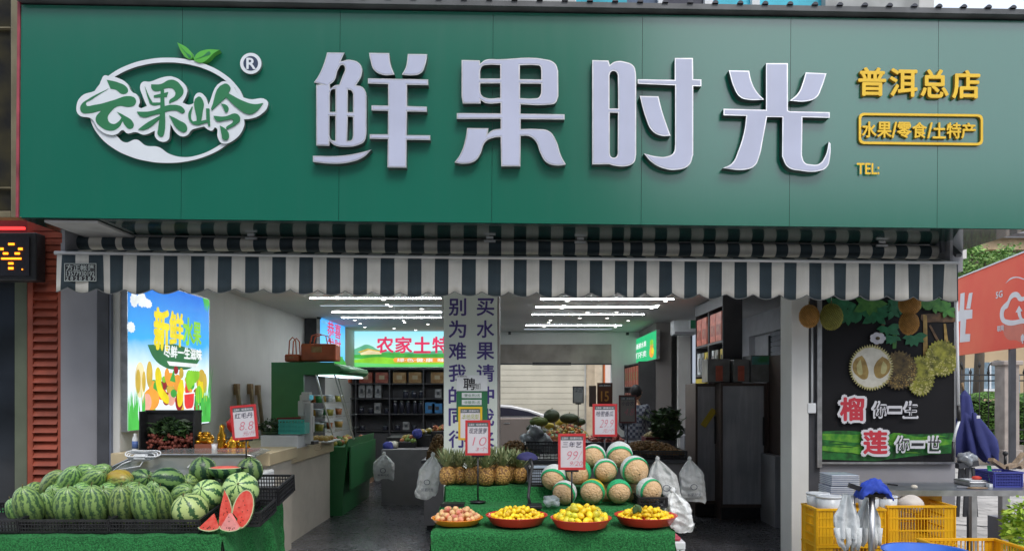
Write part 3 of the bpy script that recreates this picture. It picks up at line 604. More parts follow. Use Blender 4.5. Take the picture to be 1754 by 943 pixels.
pr(L1, 's', '.20,.43 .5,.40 .89,.43 .85,.50* .75,.56* .56,.585* .38,.57* .26,.51*', c=ec['dkgreen'], par=lb, h=.0632)
text('尽鲜一生滋味', L1, .38, .415, .88, .50, .068, ec['white'], lb, off=.04)
pr(L1, 's', '.42,.53 .85,.53 .8,.56 .45,.56', c=ec['white'], par=lb, h=.064)
fr = [('e', .12, .67, .055, .12, 'cream'), ('e', .10, .68, .025, .08, 'gold'), ('e', .16, .68, .02, .07, 'gold'), ('e', .22, .63, .035, .09, 'gold'), ('e', .47, .66, .07, .05, 'orange'), ('e', .55, .68, .05, .06, 'orange'), ('e', .42, .63, .03, .05, 'orange'),
      ('e', .53, .59, .03, .03, 'dkred'), ('e', .6, .61, .03, .04, 'gold'), ('e', .68, .72, .03, .09, 'red'), ('e', .24, .8, .09, .075, 'orange'), ('e', .19, .82, .05, .06, 'pink'), ('e', .47, .8, .05, .05, 'pink'), ('e', .57, .82, .05, .07, 'dkred'), ('e', .88, .7, .05, .1, 'yellow'), ('e', .84, .77, .05, .07, 'lime'), ('e', .93, .68, .03, .08, 'gold'), ('e', .88, .62, .05, .05, 'gold'), ('e', .5, .76, .04, .03, 'green')]
rr = random.Random(42)
for i in range(46):
    x = rr.uniform(.2, .95); y = .64 + .22 * rr.random() + .06 * abs(x - .5); r_ = rr.uniform(.025, .055); pr(L1, 'e', x, y, r_, r_ * rr.uniform(.7, 1.1), c=ec[rr.choice(['orange', 'gold', 'red', 'lime', 'yellow', 'orange', 'dkgreen', 'dkred', 'green'])], par=lb, nm='print_fruit', h=.0626 + i * .000015)
for i, (k, x, y, rx, ry, c) in enumerate(fr): pr(L1, k, x, y, rx, ry, c=ec[c], par=lb, nm='print_fruit', h=.0634 + i * .0002)
pr(L1, 's', '.3,.58* .35,.62* .35,.7* .44,.82* .38,.82* .29,.7*', c=ec['yellow'], par=lb, nm='print_banana', h=.0675)
pr(L1, 's', '.62,.66 .59,.66* .55,.84* .58,.86* .63,.74*', c=ec['yellow'], par=lb, nm='print_banana', h=.0677)
for i in range(5): pr(L1, 's', '%g,%g* %g,%g* %g,%g* %g,%g*' % (.66 + i * .03, .62 + i * .005, .72 + i * .03, .59, .70 + i * .03, .74 - i * .02, .685 + i * .03, .73 - i * .02), c=ec['lime'], par=lb, nm='print_banana', h=.0676 + i * .0002)
pr(L1, 's', '.62,.76 .78,.75 .76,.87* .7,.89* .64,.88*', c=ec['white'], par=lb, nm='print_melon', h=.0678); pr(L1, 's', '.635,.77 .77,.76 .75,.86* .7,.875* .65,.865*', c=ec['red'], par=lb, nm='print_melon', h=.0682)
tuft(L1, .0, .16, 1.0, .28, ec['grass'], 40, .0684, lb, 2); tuft(L1, .8, 1.0, .99, .32, ec['grass'], 40, .0684, lb, 3); tuft(L1, .92, .96, .95, .5, ec['green'], 3, .069, lb, 5, .12)
tuft(L1, .9, 1.0, .0, -.12, ec['grass'], 14, .064, lb, 6, .05); pr(L1, 's', '.5,.585 .52,.68 .45,.67', c=ec['green'], par=lb, h=.0683)
# blue screen on the left rear wall
WL2 = Plane((-3.48, 13.3, 0), (0, 1, 0))
bs, (a0, b0, a1, b1) = lightbox('blue_light_box', 'bright blue backlit picture with pink characters on the side wall by the corner', 'light box', WL2, (548.5, 547, 591, 628), vgrad('blue_sky', [(0, (.1, .45, .8)), (.5, (.12, .5, .9)), (1, (.02, .25, .8))], 1.0))
L2 = LP(WL2, a0, b0, a1 - a0, b1 - b0); text('恭喜', L2, .25, .15, .8, .42, .066, ec['pinkred'], bs, off=.02); text('发财', L2, .25, .44, .8, .7, .066, ec['pinkred'], bs, off=.02)
for i, (x, y, r) in enumerate(((.75, .85, .2), (.6, .95, .15), (.9, .9, .15))): pr(L2, 'e', x, y, r, r * .6, c=ec['green'], par=bs, jag=.15, h=.0625 + .0003 * i, nm='print_bush')
for i, (x, y) in enumerate(((.15, .2), (.3, .12), (.2, .7))): pr(L2, 'e', x, y, .12, .03, c=ec['skyb'], par=bs, h=.062 + i * .0002, nm='print_cloud')
# farm banner on the back wall
WB = Plane((0, 16, 0), (1, 0, 0))
fb, (a0, b0, a1, b1) = lightbox('farm_light_box', 'wide backlit farm landscape banner with red characters over the rear shelves', 'light box', WB, (607, 567, 800, 628), vgrad('farm_sky', [(0, (.10, .55, .12)), (.3, (.22, .65, .3)), (.36, (.55, .8, .8)), (1, (.28, .68, .78))], .9))
LF = LP(WB, a0, b0, a1 - a0, b1 - b0)
pr(LF, 's', '.0,.62 .0,.5 .06,.42* .1,.37* .16,.42* .2,.5* .3,.55 .55,.58* .9,.52* 1,.55 1,.66 .0,.66', c=ec['hill'], par=fb, h=.0618)
pr(LF, 's', '.0,.66 .3,.60* .6,.64* 1,.60 1,.8 .5,.86* .0,.75', c=ec['green'], par=fb, h=.0622); pr(LF, 's', '.0,.80 .2,.72* .5,.80* .8,.74* 1,.8 1,.86* .5,.92* .0,.88', c=ec['lime'], par=fb, h=.0626)
pr(LF, 's', '.05,.62 .13,.52 .24,.58 .24,.64 .06,.66', c=ec['cream'], par=fb, h=.063); pr(LF, 's', '.03,.58 .12,.48 .26,.57 .24,.585 .13,.52 .05,.6', c=ec['gold'], par=fb, h=.0634)
for i, ch in enumerate('农家土特产'): text(ch, LF, .20 + i * .165, .16, .345 + i * .165, .60, .067, ec['pinkred'], fb, off=.035)
pr(LF, 's', '.36,.74 1.0,.74 1.0,.87 .36,.87 .345,.80*', c=ec['orange'], par=fb, h=.0638)
text('绿·色·健·康  味·道·美', LF, .38, .755, .97, .855, .0655, ec['white'], fb, off=.02)
# green screen on the partition wall (faces left)
WR = Plane((2.52, 16, 0), (0, -1, 0))
gb, (a0, b0, a1, b1) = lightbox('green_light_box', 'bright green backlit panel with white characters above the orange gift boxes', 'light box', WR, (1081, 565, 1124, 624.5), E('screen_green', (.02, .42, .16), .95, .05))
LG = LP(WR, a0, b0, a1 - a0, b1 - b0)
text('不是新鲜水果', LG, .06, .22, .66, .44, .066, ec['white'], gb, off=.02); text('我们不卖', LG, .06, .58, .66, .82, .066, ec['white'], gb, off=.02)
for i, (x, y, rx, ry, c) in enumerate(((.85, .5, .06, .12, 'gold'), (.85, .72, .08, .2, 'orange'), (.88, .68, .04, .12, 'yellow'), (.85, .36, .06, .1, 'lime'))): pr(LG, 'e', x, y, rx, ry, c=ec[c], par=gb, nm='print_fruit', h=.0625 + i * .0004)

# ---- rear shelves
m_sh = M('charcoal_laminate', (.07, .067, .072), .5, scale=5, var=.15); m_shb = M('charcoal_back', (.075, .072, .08), .6, var=.1)
def frame_thing(name, lab, cat, x0, x1, Y, d, z0, z1): return thing(name, lab, cat, ((x0 + x1) / 2, Y, z0))
rs = thing('rear_shelving', 'tall charcoal wall shelving under the farm banner with closed cupboards below', 'shelving', (-2.4, 15.6, 0))
bx = lambda n, m, *b, par=rs, **k: mk(G().box(*b), n, m, par, **k)
X0, X1 = W(586, 0, 15.6).x, -1.12; zt = W(0, 630, 15.6).z; zc = W(0, 739, 15.6).z
bx('back_panel', m_shb, X0, X1, 15.95, 15.99, 0, zt); bx('top_board', m_sh, X0, X1, 15.6, 15.95, zt - .03, zt)
xv = [W(x, 0, 15.6).x for x in (586, 609, 667, 725, 784)]
for x in xv: bx('upright', m_sh, x - .012, x + .012, 15.6, 15.949, .0, zt - .031)
shz = [W(0, y, 15.6).z for y in (656, 681.5, 708, 737)]
for z in shz:
    for a, b in zip(xv, xv[1:]): bx('shelf', m_sh, a + .013, b - .013, 15.6, 15.949, z - .02, z)
for a, b in zip(xv[1:], xv[2:]):
    m_ = (a + b) / 2
    for p, q, hx in ((a + .015, m_ - .003, m_ - .03), (m_ + .003, b - .015, m_ + .03)):
        dr = bx('cupboard_door', m_sh, p, q, 15.575, 15.598, .06, zc - .025); bx('handle', m_black, hx - .006, hx + .006, 15.56, 15.574, zc - .28, zc - .13, par=dr)
m_gr = M('red_gift_print', (.28, .03, .02), .5, col2=(.40, .14, .08), scale=14); m_go = M('gold_gift_print', (.26, .12, .03), .5, col2=(.40, .25, .10), scale=14)
def gift(x0, y0, x1, y1, Y, mt, lab, nm='gift_box', cat='gift box', band=None, grp='gift boxes on the shelves'):
    a, b = W(x0, y1, Y), W(x1, y0, Y); t = thing(nm, lab, cat, ((a.x + b.x) / 2, Y, a.z), grp); d = .16
    mk(G().box(a.x, b.x, Y, Y + d, a.z + .001, b.z), 'carton', mt, t, bev=.003)
    if band: mk(G().box(a.x + (b.x - a.x) * .3, a.x + (b.x - a.x) * .7, Y - .004, Y - .001, a.z + (b.z - a.z) * .35, a.z + (b.z - a.z) * .7), 'front_panel', band, t)
    return t
m_crm = M('cream_card', (.45, .36, .22), .6, var=.1)
for i, (x, mt) in enumerate(((615, m_gr), (643, m_gr), (673, m_go), (700, m_go), (738, m_go))): gift(x, 637, x + 22, 655.5, 15.64, mt, '%s gift box from the left on the top rear shelf' % ORD[i], band=m_crm)
m_wc = M('white_carton', (.42, .42, .42), .6, col2=(.10, .09, .09), scale=9); m_bl = M('blue_tin', (.05, .22, .48), .4, var=.05)
for r, (yb, row) in enumerate(((681, 'second'), (707.5, 'third'), (736, 'fourth'))):
    for i, (x, h, k) in enumerate((((614, 22, 0), (627, 22, 0), (642, 22, 0), (690, 13, 1), (704, 12, 1), (717, 12, 1), (745, 15, 0)), ((614, 12, 1), (630, 9, 1), (641, 18, 0), (658, 9, 1), (672, 22, 2), (683, 22, 2), (694, 22, 2), (706, 22, 2), (716, 22, 2), (728, 19, 3), (740, 17, 3)), ((616, 8, 1), (655, 7, 1), (676, 9, 1), (690, 14, 0), (705, 8, 1), (737, 10, 1)))[r]):
        lab = '%s item from the left on the %s rear shelf' % (ORD[i], row)
        if k in (0, 3): gift(x, yb - h, x + 11 + 2 * k, yb - .3, 15.66, m_wc if k == 0 else m_bl, ('speckled white carton, ' if k == 0 else 'pale blue tin box, ') + lab, nm='carton' if k == 0 else 'tin_box', cat='carton' if k == 0 else 'tin', band=m_dark, grp='packages on the rear shelves')
        else:
            p = W(x + 5, yb, 15.72); hz = h / F * 15.72; r_ = .055 if k == 1 else .045
            t = thing('jar', ('dark squat jar, ' if k == 1 else 'tall dark canister, ') + lab, 'jar', p, 'jars on the rear shelves')
            mk(G().lathe(p, [(r_, .001), (r_, hz * .8), (r_ * .8, hz * .86)], 12), 'jar_body', m_dgl, t); mk(G().lathe(p, [(r_ * .85, hz * .865), (r_ * .85, hz), (0, hz)], 12), 'lid', m_steel, t)
gift(588, 635, 600, 655, 15.4, M('orange_bag', (.4, .09, .03), .5), 'small orange gift box at the left end of the rear shelving')

# ---- rear opening: shutter box, street, car, opposite shutter
ms1 = M('dusty_shutter', (.32, .28, .25), .7, scale=2, var=.3, det=7)
t = thing('rolled_shutter', 'dusty brown roller shutter pulled half down over the rear opening', 'shutter', (.4, 16.05, 2.2)); 
a, b = W(860, 622, 16.1), W(1048, 589, 16.1); g = G(); z = a.z
while z < b.z - .02: g.box(-1.1, b.x, 16.03, 16.05, z, z + .075); g.box(-1.1, b.x, 16.05, 16.06, z + .075, z + .08); z += .08
mk(g, 'slats', ms1, t); mk(G().box(-1.1, b.x, 16.0, 16.07, a.z - .03, a.z - .002), 'bottom_rail', m_dark, t)
c_, d_ = W(912, 625, 16), W(978, 620, 16); mk(G().box(c_.x, d_.x, 15.96, 15.998, c_.z, d_.z), 'lock_bar', m_black, t)
ob = thing('opposite_building', 'cream building across the back street with closed beige roller shutter', 'building', (0, 21, 0))
ms2 = M('beige_shutter', (.50, .47, .38), .6, scale=1.5, var=.1); g = G(); z = .0
while z < 4: g.box(-2.5, W(1002, 0, 21).x, 21.0, 21.02, z, z + .15); g.box(-2.5, W(1002, 0, 21).x, 21.02, 21.03, z + .15, z + .16); z += .16
mk(g, 'shutter', ms2, ob)
mk(G().box(W(1004, 0, 21).x, W(1018, 0, 21).x, 20.9, 21.3, 0, 5), 'pilaster', M('beige_pilaster', (.42, .34, .24), .7), ob); mk(G().box(W(1019, 0, 21).x, W(1033, 0, 21).x, 21.1, 21.5, 0, 5), 'pilaster', M('cream_pilaster', (.58, .50, .38), .7), ob)
mk(G().box(W(1034, 0, 21).x, W(1037, 0, 21).x, 21.05, 21.5, 0, 5), 'downpipe', M('orange_pipe', (.5, .12, .03), .6), ob); mk(G().box(W(1038, 0, 21).x, 6, 21.4, 21.6, 0, 5), 'side_wall', M('white_render', (.72, .70, .66), .7, var=.05), ob); mk(G().box(-5, 6, 21.62, 23, 4.0, 6), 'upper_wall', m_wall, ob)
car = thing('parked_car', 'silver white saloon car parked in the back street beyond the rear opening', 'car', (-1.0, 18.8, 0))
def ext(g, prof, y0, y1, inset=0):
    A = [g.v((x, y0 + (inset if z > .95 else 0), z)) for x, z in prof]; B = [g.v((x, y1 - (inset if z > .95 else 0), z)) for x, z in prof]; n = len(prof)
    for i in range(n): g.f([A[i], A[(i + 1) % n], B[(i + 1) % n], B[i]], True)
    g.f(A); g.f(B[::-1])
kx = W(925, 0, 18.8).x    # rear end of the roof line
prof = [(kx - 4.2, .3), (kx + .95, .3), (kx + 1.0, .70), (kx + .95, .92), (kx + .3, .98), (kx - 2.6, .96), (kx - 3.9, .86), (kx - 4.2, .66)]
cab = [(kx + .3, .981), (kx - .25, 1.17), (kx - .7, 1.27), (kx - 1.3, 1.31), (kx - 1.9, 1.26), (kx - 2.5, .965)]
g = G(); ext(g, prof, 18.8, 20.4); mk(g, 'body', M('silver_paint_brown_reflection', (.26, .22, .20), .25, .5, var=.02, coat=.4), car, bev=.02)  # brown reflection on the silver paint put into the lower body's colour
g = G(); ext(g, cab, 18.9, 20.3); mk(g, 'cabin', M('silver_paint', (.62, .62, .64), .3, .3, var=.02, coat=.3), car, bev=.015)
g = G(); wp = [(kx + .02, 1.015), (kx - .3, 1.13), (kx - .75, 1.22), (kx - 1.3, 1.255), (kx - 1.8, 1.215), (kx - 2.25, 1.015)]; g.poly([(x, 18.885, z) for x, z in wp]); mk(g, 'side_window', M('car_glass', (.02, .02, .035), .5, spec=.2), car, solid=.01)
g = G(); g.box(kx - 1.2, kx - 1.14, 18.86, 18.875, 1.02, 1.25); mk(g, 'window_pillar', m_steel, car)
for x in (kx + .2, kx - 3.2):
    w = mk(G().lathe((0, 0, 0), [(.2, -.1), (.31, -.09), (.32, 0), (.31, .09), (.2, .1)], 24), 'wheel', m_black, car); w.rotation_euler = (R(90), 0, 0); w.location = (x + 1.0, .05, .32)
    r_ = mk(G().lathe((0, 0, 0), [(0, .03), (.17, .02), (.2, .1), (.2, -.0)], 16), 'rim', m_steel, None, kind=None); r_.location = (0, 0, .0); r_.parent = w
mk(G().box(kx + .85, kx + 1.02, 18.79, 19.1, .72, .86), 'tail_light', M('tail_red', (.35, .02, .02), .3), car)
mk(G().box(kx - .9, kx - .75, 18.78, 18.8, .84, .86), 'door_handle', m_steel, car)

# ---- gift boxes under the green screen, shelf at right
m_org = M('orange_gift', (.50, .11, .06), .5, scale=12, var=.25); m_ylw = M('yellow_gift', (.55, .40, .02), .5, col2=(.6, .45, .05), scale=4)
ss = thing('side_shelving', 'dark side shelving under the green lit panel holding orange boxes', 'shelving', (2.35, 14.9, 0))
yA, yB = 14.05, 15.95
for z in (.75, 1.25, 1.72, 2.16): mk(G().box(2.2, 2.515, yA, yB, z - .02, z), 'shelf', m_sh, ss)
for y in (yA, 14.6, 15.3, yB): mk(G().box(2.2, 2.515, y - .012, y + .012, 0, 2.18 if y in (yA, yB) else 2.139), 'upright', m_sh, ss)
for r, (z, h, mt, cn) in enumerate(((1.72, .40, m_org, 'orange'), (1.25, .36, m_gr, 'red brown'), (.75, .42, m_ylw, 'yellow'))):
    for i in range(6 if r < 2 else 3):
        y = yA + .04 + i * .30 if r < 2 else yA + .05 + i * .5
        if r < 2 and i in (2, 4): y += .03
        t = thing('gift_box', '%s gift box, %s from the front, on the %s side shelf' % (cn, ORD[i], ('upper', 'middle', 'lowest')[r]), 'gift box', (2.35, y, z), 'boxes under the green panel')
        mk(G().box(2.19, 2.45, y, y + .22, z + .001, z + h * .96), 'carton', mt, t, bev=.004); mk(G().box(2.186, 2.1895, y + .05, y + .17, z + h * .3, z + h * .7), 'front_panel', m_gr if r == 2 else m_go, t)
# tall dark shelf unit at right with boxes (faces left)
ts = thing('tall_shelf', 'tall charcoal shelf unit with coral boxes near the glass fridges', 'shelving', (2.75, 10.5, 0)); x0, x1 = 2.62, 2.87; yA, yB = 9.78, 11.3
mk(G().box(x1 - .02, x1, yA + .021, yB - .021, 0, 2.84), 'back_panel', m_shb, ts); mk(G().box(x0, x1, yA, yA + .02, 0, 2.87), 'side_panel', m_shb, ts); mk(G().box(x0, x1, yB - .02, yB, 0, 2.87), 'side_panel', m_shb, ts)
ym = (yA + yB) / 2; mk(G().box(x0, x1 - .021, ym - .02, ym + .02, 0, 2.839), 'upright', m_sh, ts)
rows_ = [2.72, 2.30, 1.84, 1.38]
for z in (2.86, 2.28, 1.86, 1.42): 
    for a, b in ((yA + .021, ym - .021), (ym + .021, yB - .021)): mk(G().box(x0 - .002, x1 - .021, a, b, z - .03, z), 'shelf', m_sh, ts)
mk(G().box(x0 - .004, x0, yA, yB, 2.72, 2.875), 'fascia', m_dark, ts)
m_cor = M('coral_box', (.55, .13, .08), .5, var=.2, scale=9); m_gbx = M('grey_box', (.16, .16, .15), .5, col2=(.3, .3, .28), scale=8)
for i in range(4):
    y = yA + .06 + (i % 2) * .3 + (i // 2) * .78
    t = thing('gift_box', 'coral box, %s from the front, on the top row of the tall shelf' % ORD[i], 'gift box', (2.7, y, 2.28), 'boxes on the tall shelf'); mk(G().box(2.615, 2.8, y, y + .28, 2.281, 2.66), 'carton', m_cor, t, bev=.004)
    mk(G().box(2.612, 2.6148, y + .04, y + .24, 2.36, 2.5), 'front_panel', m_gr, t)
for i in range(6):
    y = yA + .06 + (i % 3) * .22 + (i // 3) * .78
    t = thing('slim_box', '%s box, %s from the front, on the second row of the tall shelf' % (('yellow', 'grey', 'white')[i % 3], ORD[i]), 'box', (2.7, y, 1.86), 'boxes on the tall shelf')
    mk(G().box(2.63, 2.8, y, y + (.1 if i % 2 == 0 else .17), 1.861, 2.17), 'carton', (m_ylw, m_gbx, m_white)[i % 3], t); mk(G().box(2.6265, 2.6295, y + .02, y + .07, 1.9, 2.1), 'front_panel', m_black, t)
t = thing('yellow_box', 'yellow box with red pattern on the third row of the tall shelf', 'gift box', (2.7, 10.9, 1.42)); mk(G().box(2.60, 2.8, 10.65, 11.2, 1.421, 1.80), 'carton', m_ylw, t); g = G()
mk(G().box(2.596, 2.5995, 10.7, 11.15, 1.46, 1.56), 'front_panel', m_gr, t)
# air conditioner and exit sign
t = thing('air_conditioner', 'white wall air conditioner high beside the coral boxes', 'air conditioner', (2.75, 13, 2.55)); a, b = W(1153, 573, 12.8), W(1192, 548, 12.8); mk(G().box(a.x, b.x, 12.8, 13.05, a.z, b.z), 'housing', m_white, t, bev=.02); mk(G().box(a.x + .03, b.x - .02, 12.78, 12.8, a.z + .01, a.z + .05), 'vent', m_wallg, t)
t = thing('exit_sign', 'small green sign hanging above the air conditioner vent', 'sign', W(1188, 563, 12)); mk(pb(G(), 1183, 548, 1193, 562, 12, .02), 'sign_board', M('exit_green', (.03, .22, .10), .4), t); mk(pb(G(), 1182.3, 547, 1183, 563, 11.99, .04), 'sign_edge', m_white, t)
t = thing('window_strip', 'bright narrow window behind the tall shelf beside the pale wall', 'window', W(1190, 700, 13.3)); mk(pb(G(), 1186, 565, 1193, 655, 13.36, .03), 'pane', E('daylight_pane', (.6, .68, .8), .5), t); mk(pb(G(), 1184, 560, 1186, 660, 13.34, .05), 'frame', m_dark, t)

# ---- fridges
m_fgl = M('foggy_glass_painted_sheen', (.36, .37, .42), .2, col2=(.50, .50, .54), scale=2.2, det=8, streak=.55, dust_sheen=(.62, .62, .68)); m_brz = M('dark_bronze', (.09, .065, .058), .4, .1, var=.1)  # foggy doors; pale vertical reflections are put into the glass colour
def fridge(lab, x0, x1, y0, Y, doors, top=None, zb=.18):
    a = W(x0, y0, Y); b = W(x1, 0, Y); t = thing('glass_fridge', lab, 'fridge', ((a.x + b.x) / 2, Y, 0), 'fridges along the right side')
    mk(G().box(a.x + .02, b.x - .02, Y + .05, Y + .65, .0, a.z), 'cabinet', m_brz, t, bev=.01)
    mk(G().box(a.x + .03, b.x - .03, Y + .04, Y + .049, .03, zb), 'plinth', m_black, t)
    ds = [W(x, 0, Y).x for x in doors]
    for p, q in zip(ds, ds[1:]):
        d = mk(G().box(p + .03, q - .03, Y + .02, Y + .03, zb + .04, a.z - .04), 'door', m_fgl, t); 
        g = G(); g.box(p + .002, p + .03, Y, Y + .045, zb, a.z); g.box(q - .03, q - .002, Y, Y + .045, zb, a.z); g.box(p + .0305, q - .0305, Y, Y + .045, a.z - .04, a.z); g.box(p + .0305, q - .0305, Y, Y + .045, zb, zb + .04); mk(g, 'door_frame', m_brz, d)
        mk(G().box(q - .05, q - .035, Y - .03, Y - .001, .95, 1.3), 'handle', m_black, d)
    return t, a, b
f1, a, b = fridge('wide glass fridge with two foggy doors in front of the tall shelf', 1233, 1337, 655, 9.4, (1234, 1313, 1336))
f2, a2, b2 = fridge('narrow glass fridge with cluttered foggy door beside the pale wall', 1190, 1231, 656, 9.7, (1191, 1230))
def item(nm, lab, cat, x0, y0, x1, y1, Y, d, m_, pn='carton', bev=.004, extra=None, grp=None):
    a, b = W(x0, y1, Y), W(x1, y0, Y); t = thing(nm, lab, cat, ((a.x + b.x) / 2, Y, a.z), grp); mk(G().box(a.x, b.x, Y, Y + d, a.z + .001, b.z), pn, m_, t, bev=bev)
    for e in (extra or []): mk(pb(G(), e[0], e[1], e[2], e[3], Y - .006, .004), e[4], e[5], t)
    return t
m_fro = M('frosted_film', (.24, .24, .24), .25, col2=(.15, .15, .15), scale=6)
t_ = G(); t_.T = Matrix.Translation(W(1214, 715, 9.70)) @ Matrix.Rotation(.6, 4, 'Y'); t_.box(-.04, .04, 0, .01, -.13, .13); o_ = mk(t_, 'yellow_sticker', m_ylw, f2, bev=.01)
item('display_case', 'frosted display box with red streaks standing on the narrow fridge', 'display box', 1212, 614, 1250, 654, 9.5, .3, m_fro, 'case', extra=[(1226, 626, 1238, 652, 'red_print', m_cor)])
item('display_case', 'frosted display box with coral streak standing on the wide fridge', 'display box', 1257, 615, 1284, 654, 9.42, .35, m_fro, 'case', extra=[(1264, 626, 1275, 652, 'red_print', m_cor)])
item('display_case', 'dark display box with green landscape print on the wide fridge', 'display box', 1286, 608, 1334, 654, 9.42, .35, m_fro, 'case', extra=[(1288, 609.5, 1332, 624, 'green_print', M('lake_print', (.05, .25, .08), .4, col2=(.15, .35, .42), scale=5)), (1318, 632, 1325, 640, 'label_panel', m_crm)])
t = thing('tall_cabinet', 'dark brown tall cabinet with grey lower door beside the right post', 'cabinet', W(1349, 672, 9.0) * Vector((1, 1, 0))); a, b = W(1337, 607, 9.0), W(1364, 780, 9.0)
mk(G().box(a.x, b.x, 9.0, 9.5, b.z + .003, a.z), 'upper_panel', m_brz, t); lo = mk(G().box(a.x - .1, b.x, 8.9, 9.5, 0, b.z), 'lower_door', m_wallg, t, bev=.004); mk(G().box(a.x + .02, a.x + .035, 8.86, 8.895, b.z - .25, b.z - .1), 'handle', m_black, lo)
t = thing('water_dispenser', 'grey water dispenser between the fruit table and narrow fridge', 'dispenser', W(1181, 850, 11.0) * Vector((1, 1, 0))); a, b = W(1172, 738, 11.0), W(1188, 738, 11.0)
mk(G().box(a.x, b.x, 11, 11.3, 0, a.z - .05), 'body', m_wallg, t, bev=.02); mk(G().box(a.x + .03, b.x - .03, 11.05, 11.25, a.z - .05, a.z + .04), 'top_lid', m_dark, t, bev=.01); mk(G().box(a.x + .04, a.x + .06, 10.96, 11, a.z - .35, a.z - .2), 'tap', m_black, t)

# ---- left counter and what stands on it
m_cnt = M('cream_laminate', (.54, .49, .42), .5, var=.05); m_ctp = M('tan_top', (.50, .41, .26), .45, var=.06)
ct = thing('sales_counter', 'cream sales counter with thick tan top beside the aisle', 'counter', (-3.0, 8.7, 0)); cx = W(494, 0, 7.76).x
mk(G().box(LX + .005, cx - .04, 7.80, 9.62, 0, .857), 'body', m_cnt, ct, bev=.005); mk(G().box(LX + .005, cx, 7.76, 9.66, .86, 1.015), 'top', m_ctp, ct, bev=.006)
mk(G().box(LX + .02, W(460, 0, 7.0).x, 6.95, 7.7, .0, .93), 'return_body', m_cnt, ct); mk(G().box(LX + .02, W(462, 0, 6.9).x, 6.9, 7.75, .935, 1.05), 'return_top', m_ctp, ct, bev=.006)
PC = Plane((cx, 7.76, 0), (0, 1, 0)); g = G()
strokes(PC, ['538,769 541,762 548,762 551,768 545,771 540,770', '543,766 549,766', '546,762 546,757 543,760'], .002, 'carved_mark', M('carved', (.25, .18, .1)), ct, w=.004)
# white glasses-shelf box
item('white_tray_box', 'long white box shelf on the counter holding bowls and plants', 'box', 446, 745, 511, 768, 8.1, .35, m_white, 'body', .01)
for i, x in enumerate((456, 482, 499)):
    p = W(x, 771.5, 7.9); t = thing('bowl', 'small white bowl of pale slices, %s from the left on the counter' % ORD[i], 'bowl', p, 'bowls on the counter')
    mk(G().lathe(p, [(.03, 0), (.055, .012), (.07, .035), (.064, .036), (.05, .014), (0, .01)], 18), 'dish', m_white, t); mk(G().ball(p + Vector((0, 0, .03)), .045, .045, .015), 'slices', M('pale_fruit', (.6, .58, .3), .5, var=.2, scale=40), t)
p = W(503, 742, 8.2); t = thing('basket', 'turquoise mesh basket on the white shelf box beside the scale', 'basket', p)
g = G()
for i in range(9):
    for j in range(1): x = p.x - .13 + i * .0325; g.bar((x, 8.12 + j * .2, p.z), (x * 1.0, 8.12 + j * .2, p.z + .15), .014, .006)
for k in range(4): g.box(p.x - .14, p.x + .14, 8.115, 8.125, p.z + k * .045, p.z + k * .045 + .02)
mtq = M('turquoise_plastic', (.06, .42, .36), .45, var=.15); mk(g, 'mesh_side', mtq, t); mk(G().box(p.x - .14, p.x + .14, 8.13, 8.31, p.z + .001, p.z + .12), 'contents', mtq, t)
m_lf1 = M('leaf_dark', (.022, .05, .02), .55, var=.3); m_lf2 = M('leaf_mid', (.05, .11, .03), .5, var=.3)
def bunch(nm, lab, cat, p, rad, n, size, mats, seed, grp=None):
    t = thing(nm, lab, cat, p, grp); g = G(); leaves(g, p + Vector((0, 0, rad[2])), rad, n, size, seed, len(mats)); mk(g, 'leaves', mats, t, fix=False); return t
t = bunch('leafy_greens', 'dark green leafy bundle on the white shelf box', 'vegetables', W(466, 742, 8.2), (.18, .12, .08), 260, .03, [m_lf1, m_lf2], 3); mk(G().ball(W(466, 740, 8.2), .12, .08, .03), 'tie', m_lf1, t)
p = W(497, 724, 8.35); t = thing('red_tray', 'dark red tray tilted over the turquoise basket', 'tray', p); mk(G().box(p.x - .13, p.x + .13, 8.3, 8.5, p.z + .02, p.z + .04), 'base', M('dark_red', (.12, .01, .015), .5), t, bev=.01); mk(G().bar((p.x - .13, 8.3, p.z + .05), (p.x + .13, 8.3, p.z + .06), .02), 'rim', M('dark_red_rim', (.2, .02, .02), .5), t)
sc = thing('counter_scale', 'tall grey white weighing scale with display column on the counter', 'scale', W(520, 764, 8.4))
m_sg2 = M('scale_grey', (.50, .51, .50), .4, var=.04)
def pp(n, m_, x0, y0, x1, y1, Y, d, par, bev=.008): return mk(pb(G(), x0, y0, x1, y1, Y, d), n, m_, par, bev=bev)
pp('column', m_sg2, 520, 690, 532, 760, 8.35, .12, sc); pp('back_column', m_sg2, 513, 676, 528, 722, 8.5, .1, sc); pp('head', m_sg2, 516, 671, 529, 686, 8.34, .14, sc); pp('keypad', m_sg2, 510, 686, 520, 712, 8.3, .2, sc); pp('foot', m_black, 522, 755, 538, 761, 8.36, .2, sc); pp('arm', m_sg2, 528, 712, 536, 740, 8.42, .08, sc)
pp('screen', E('scale_screen', (.1, .4, .5), .4), 529.3, 676, 534, 684, 8.36, .08, sc)
t = thing('metal_tray', 'shiny steel tray with pale fruit on the counter end by the cooler', 'tray', W(560, 752, 9.3)); p = W(556, 757, 9.2)
mk(G().box(p.x - .22, p.x + .1, 9.05, 9.6, p.z - .0, p.z + .02), 'base', m_steel, t, bev=.005); g = G(); rr = random.Random(4)
for i in range(12): mk(G().ball((p.x - .15 + (i % 4) * .06, 9.15 + (i // 4) * .13, p.z + .045), .032), 'fruit', M('cooler_fruit', (.45, .30, .08), .5, var=.3) if i == 0 else bpy.data.materials['cooler_fruit'], t)

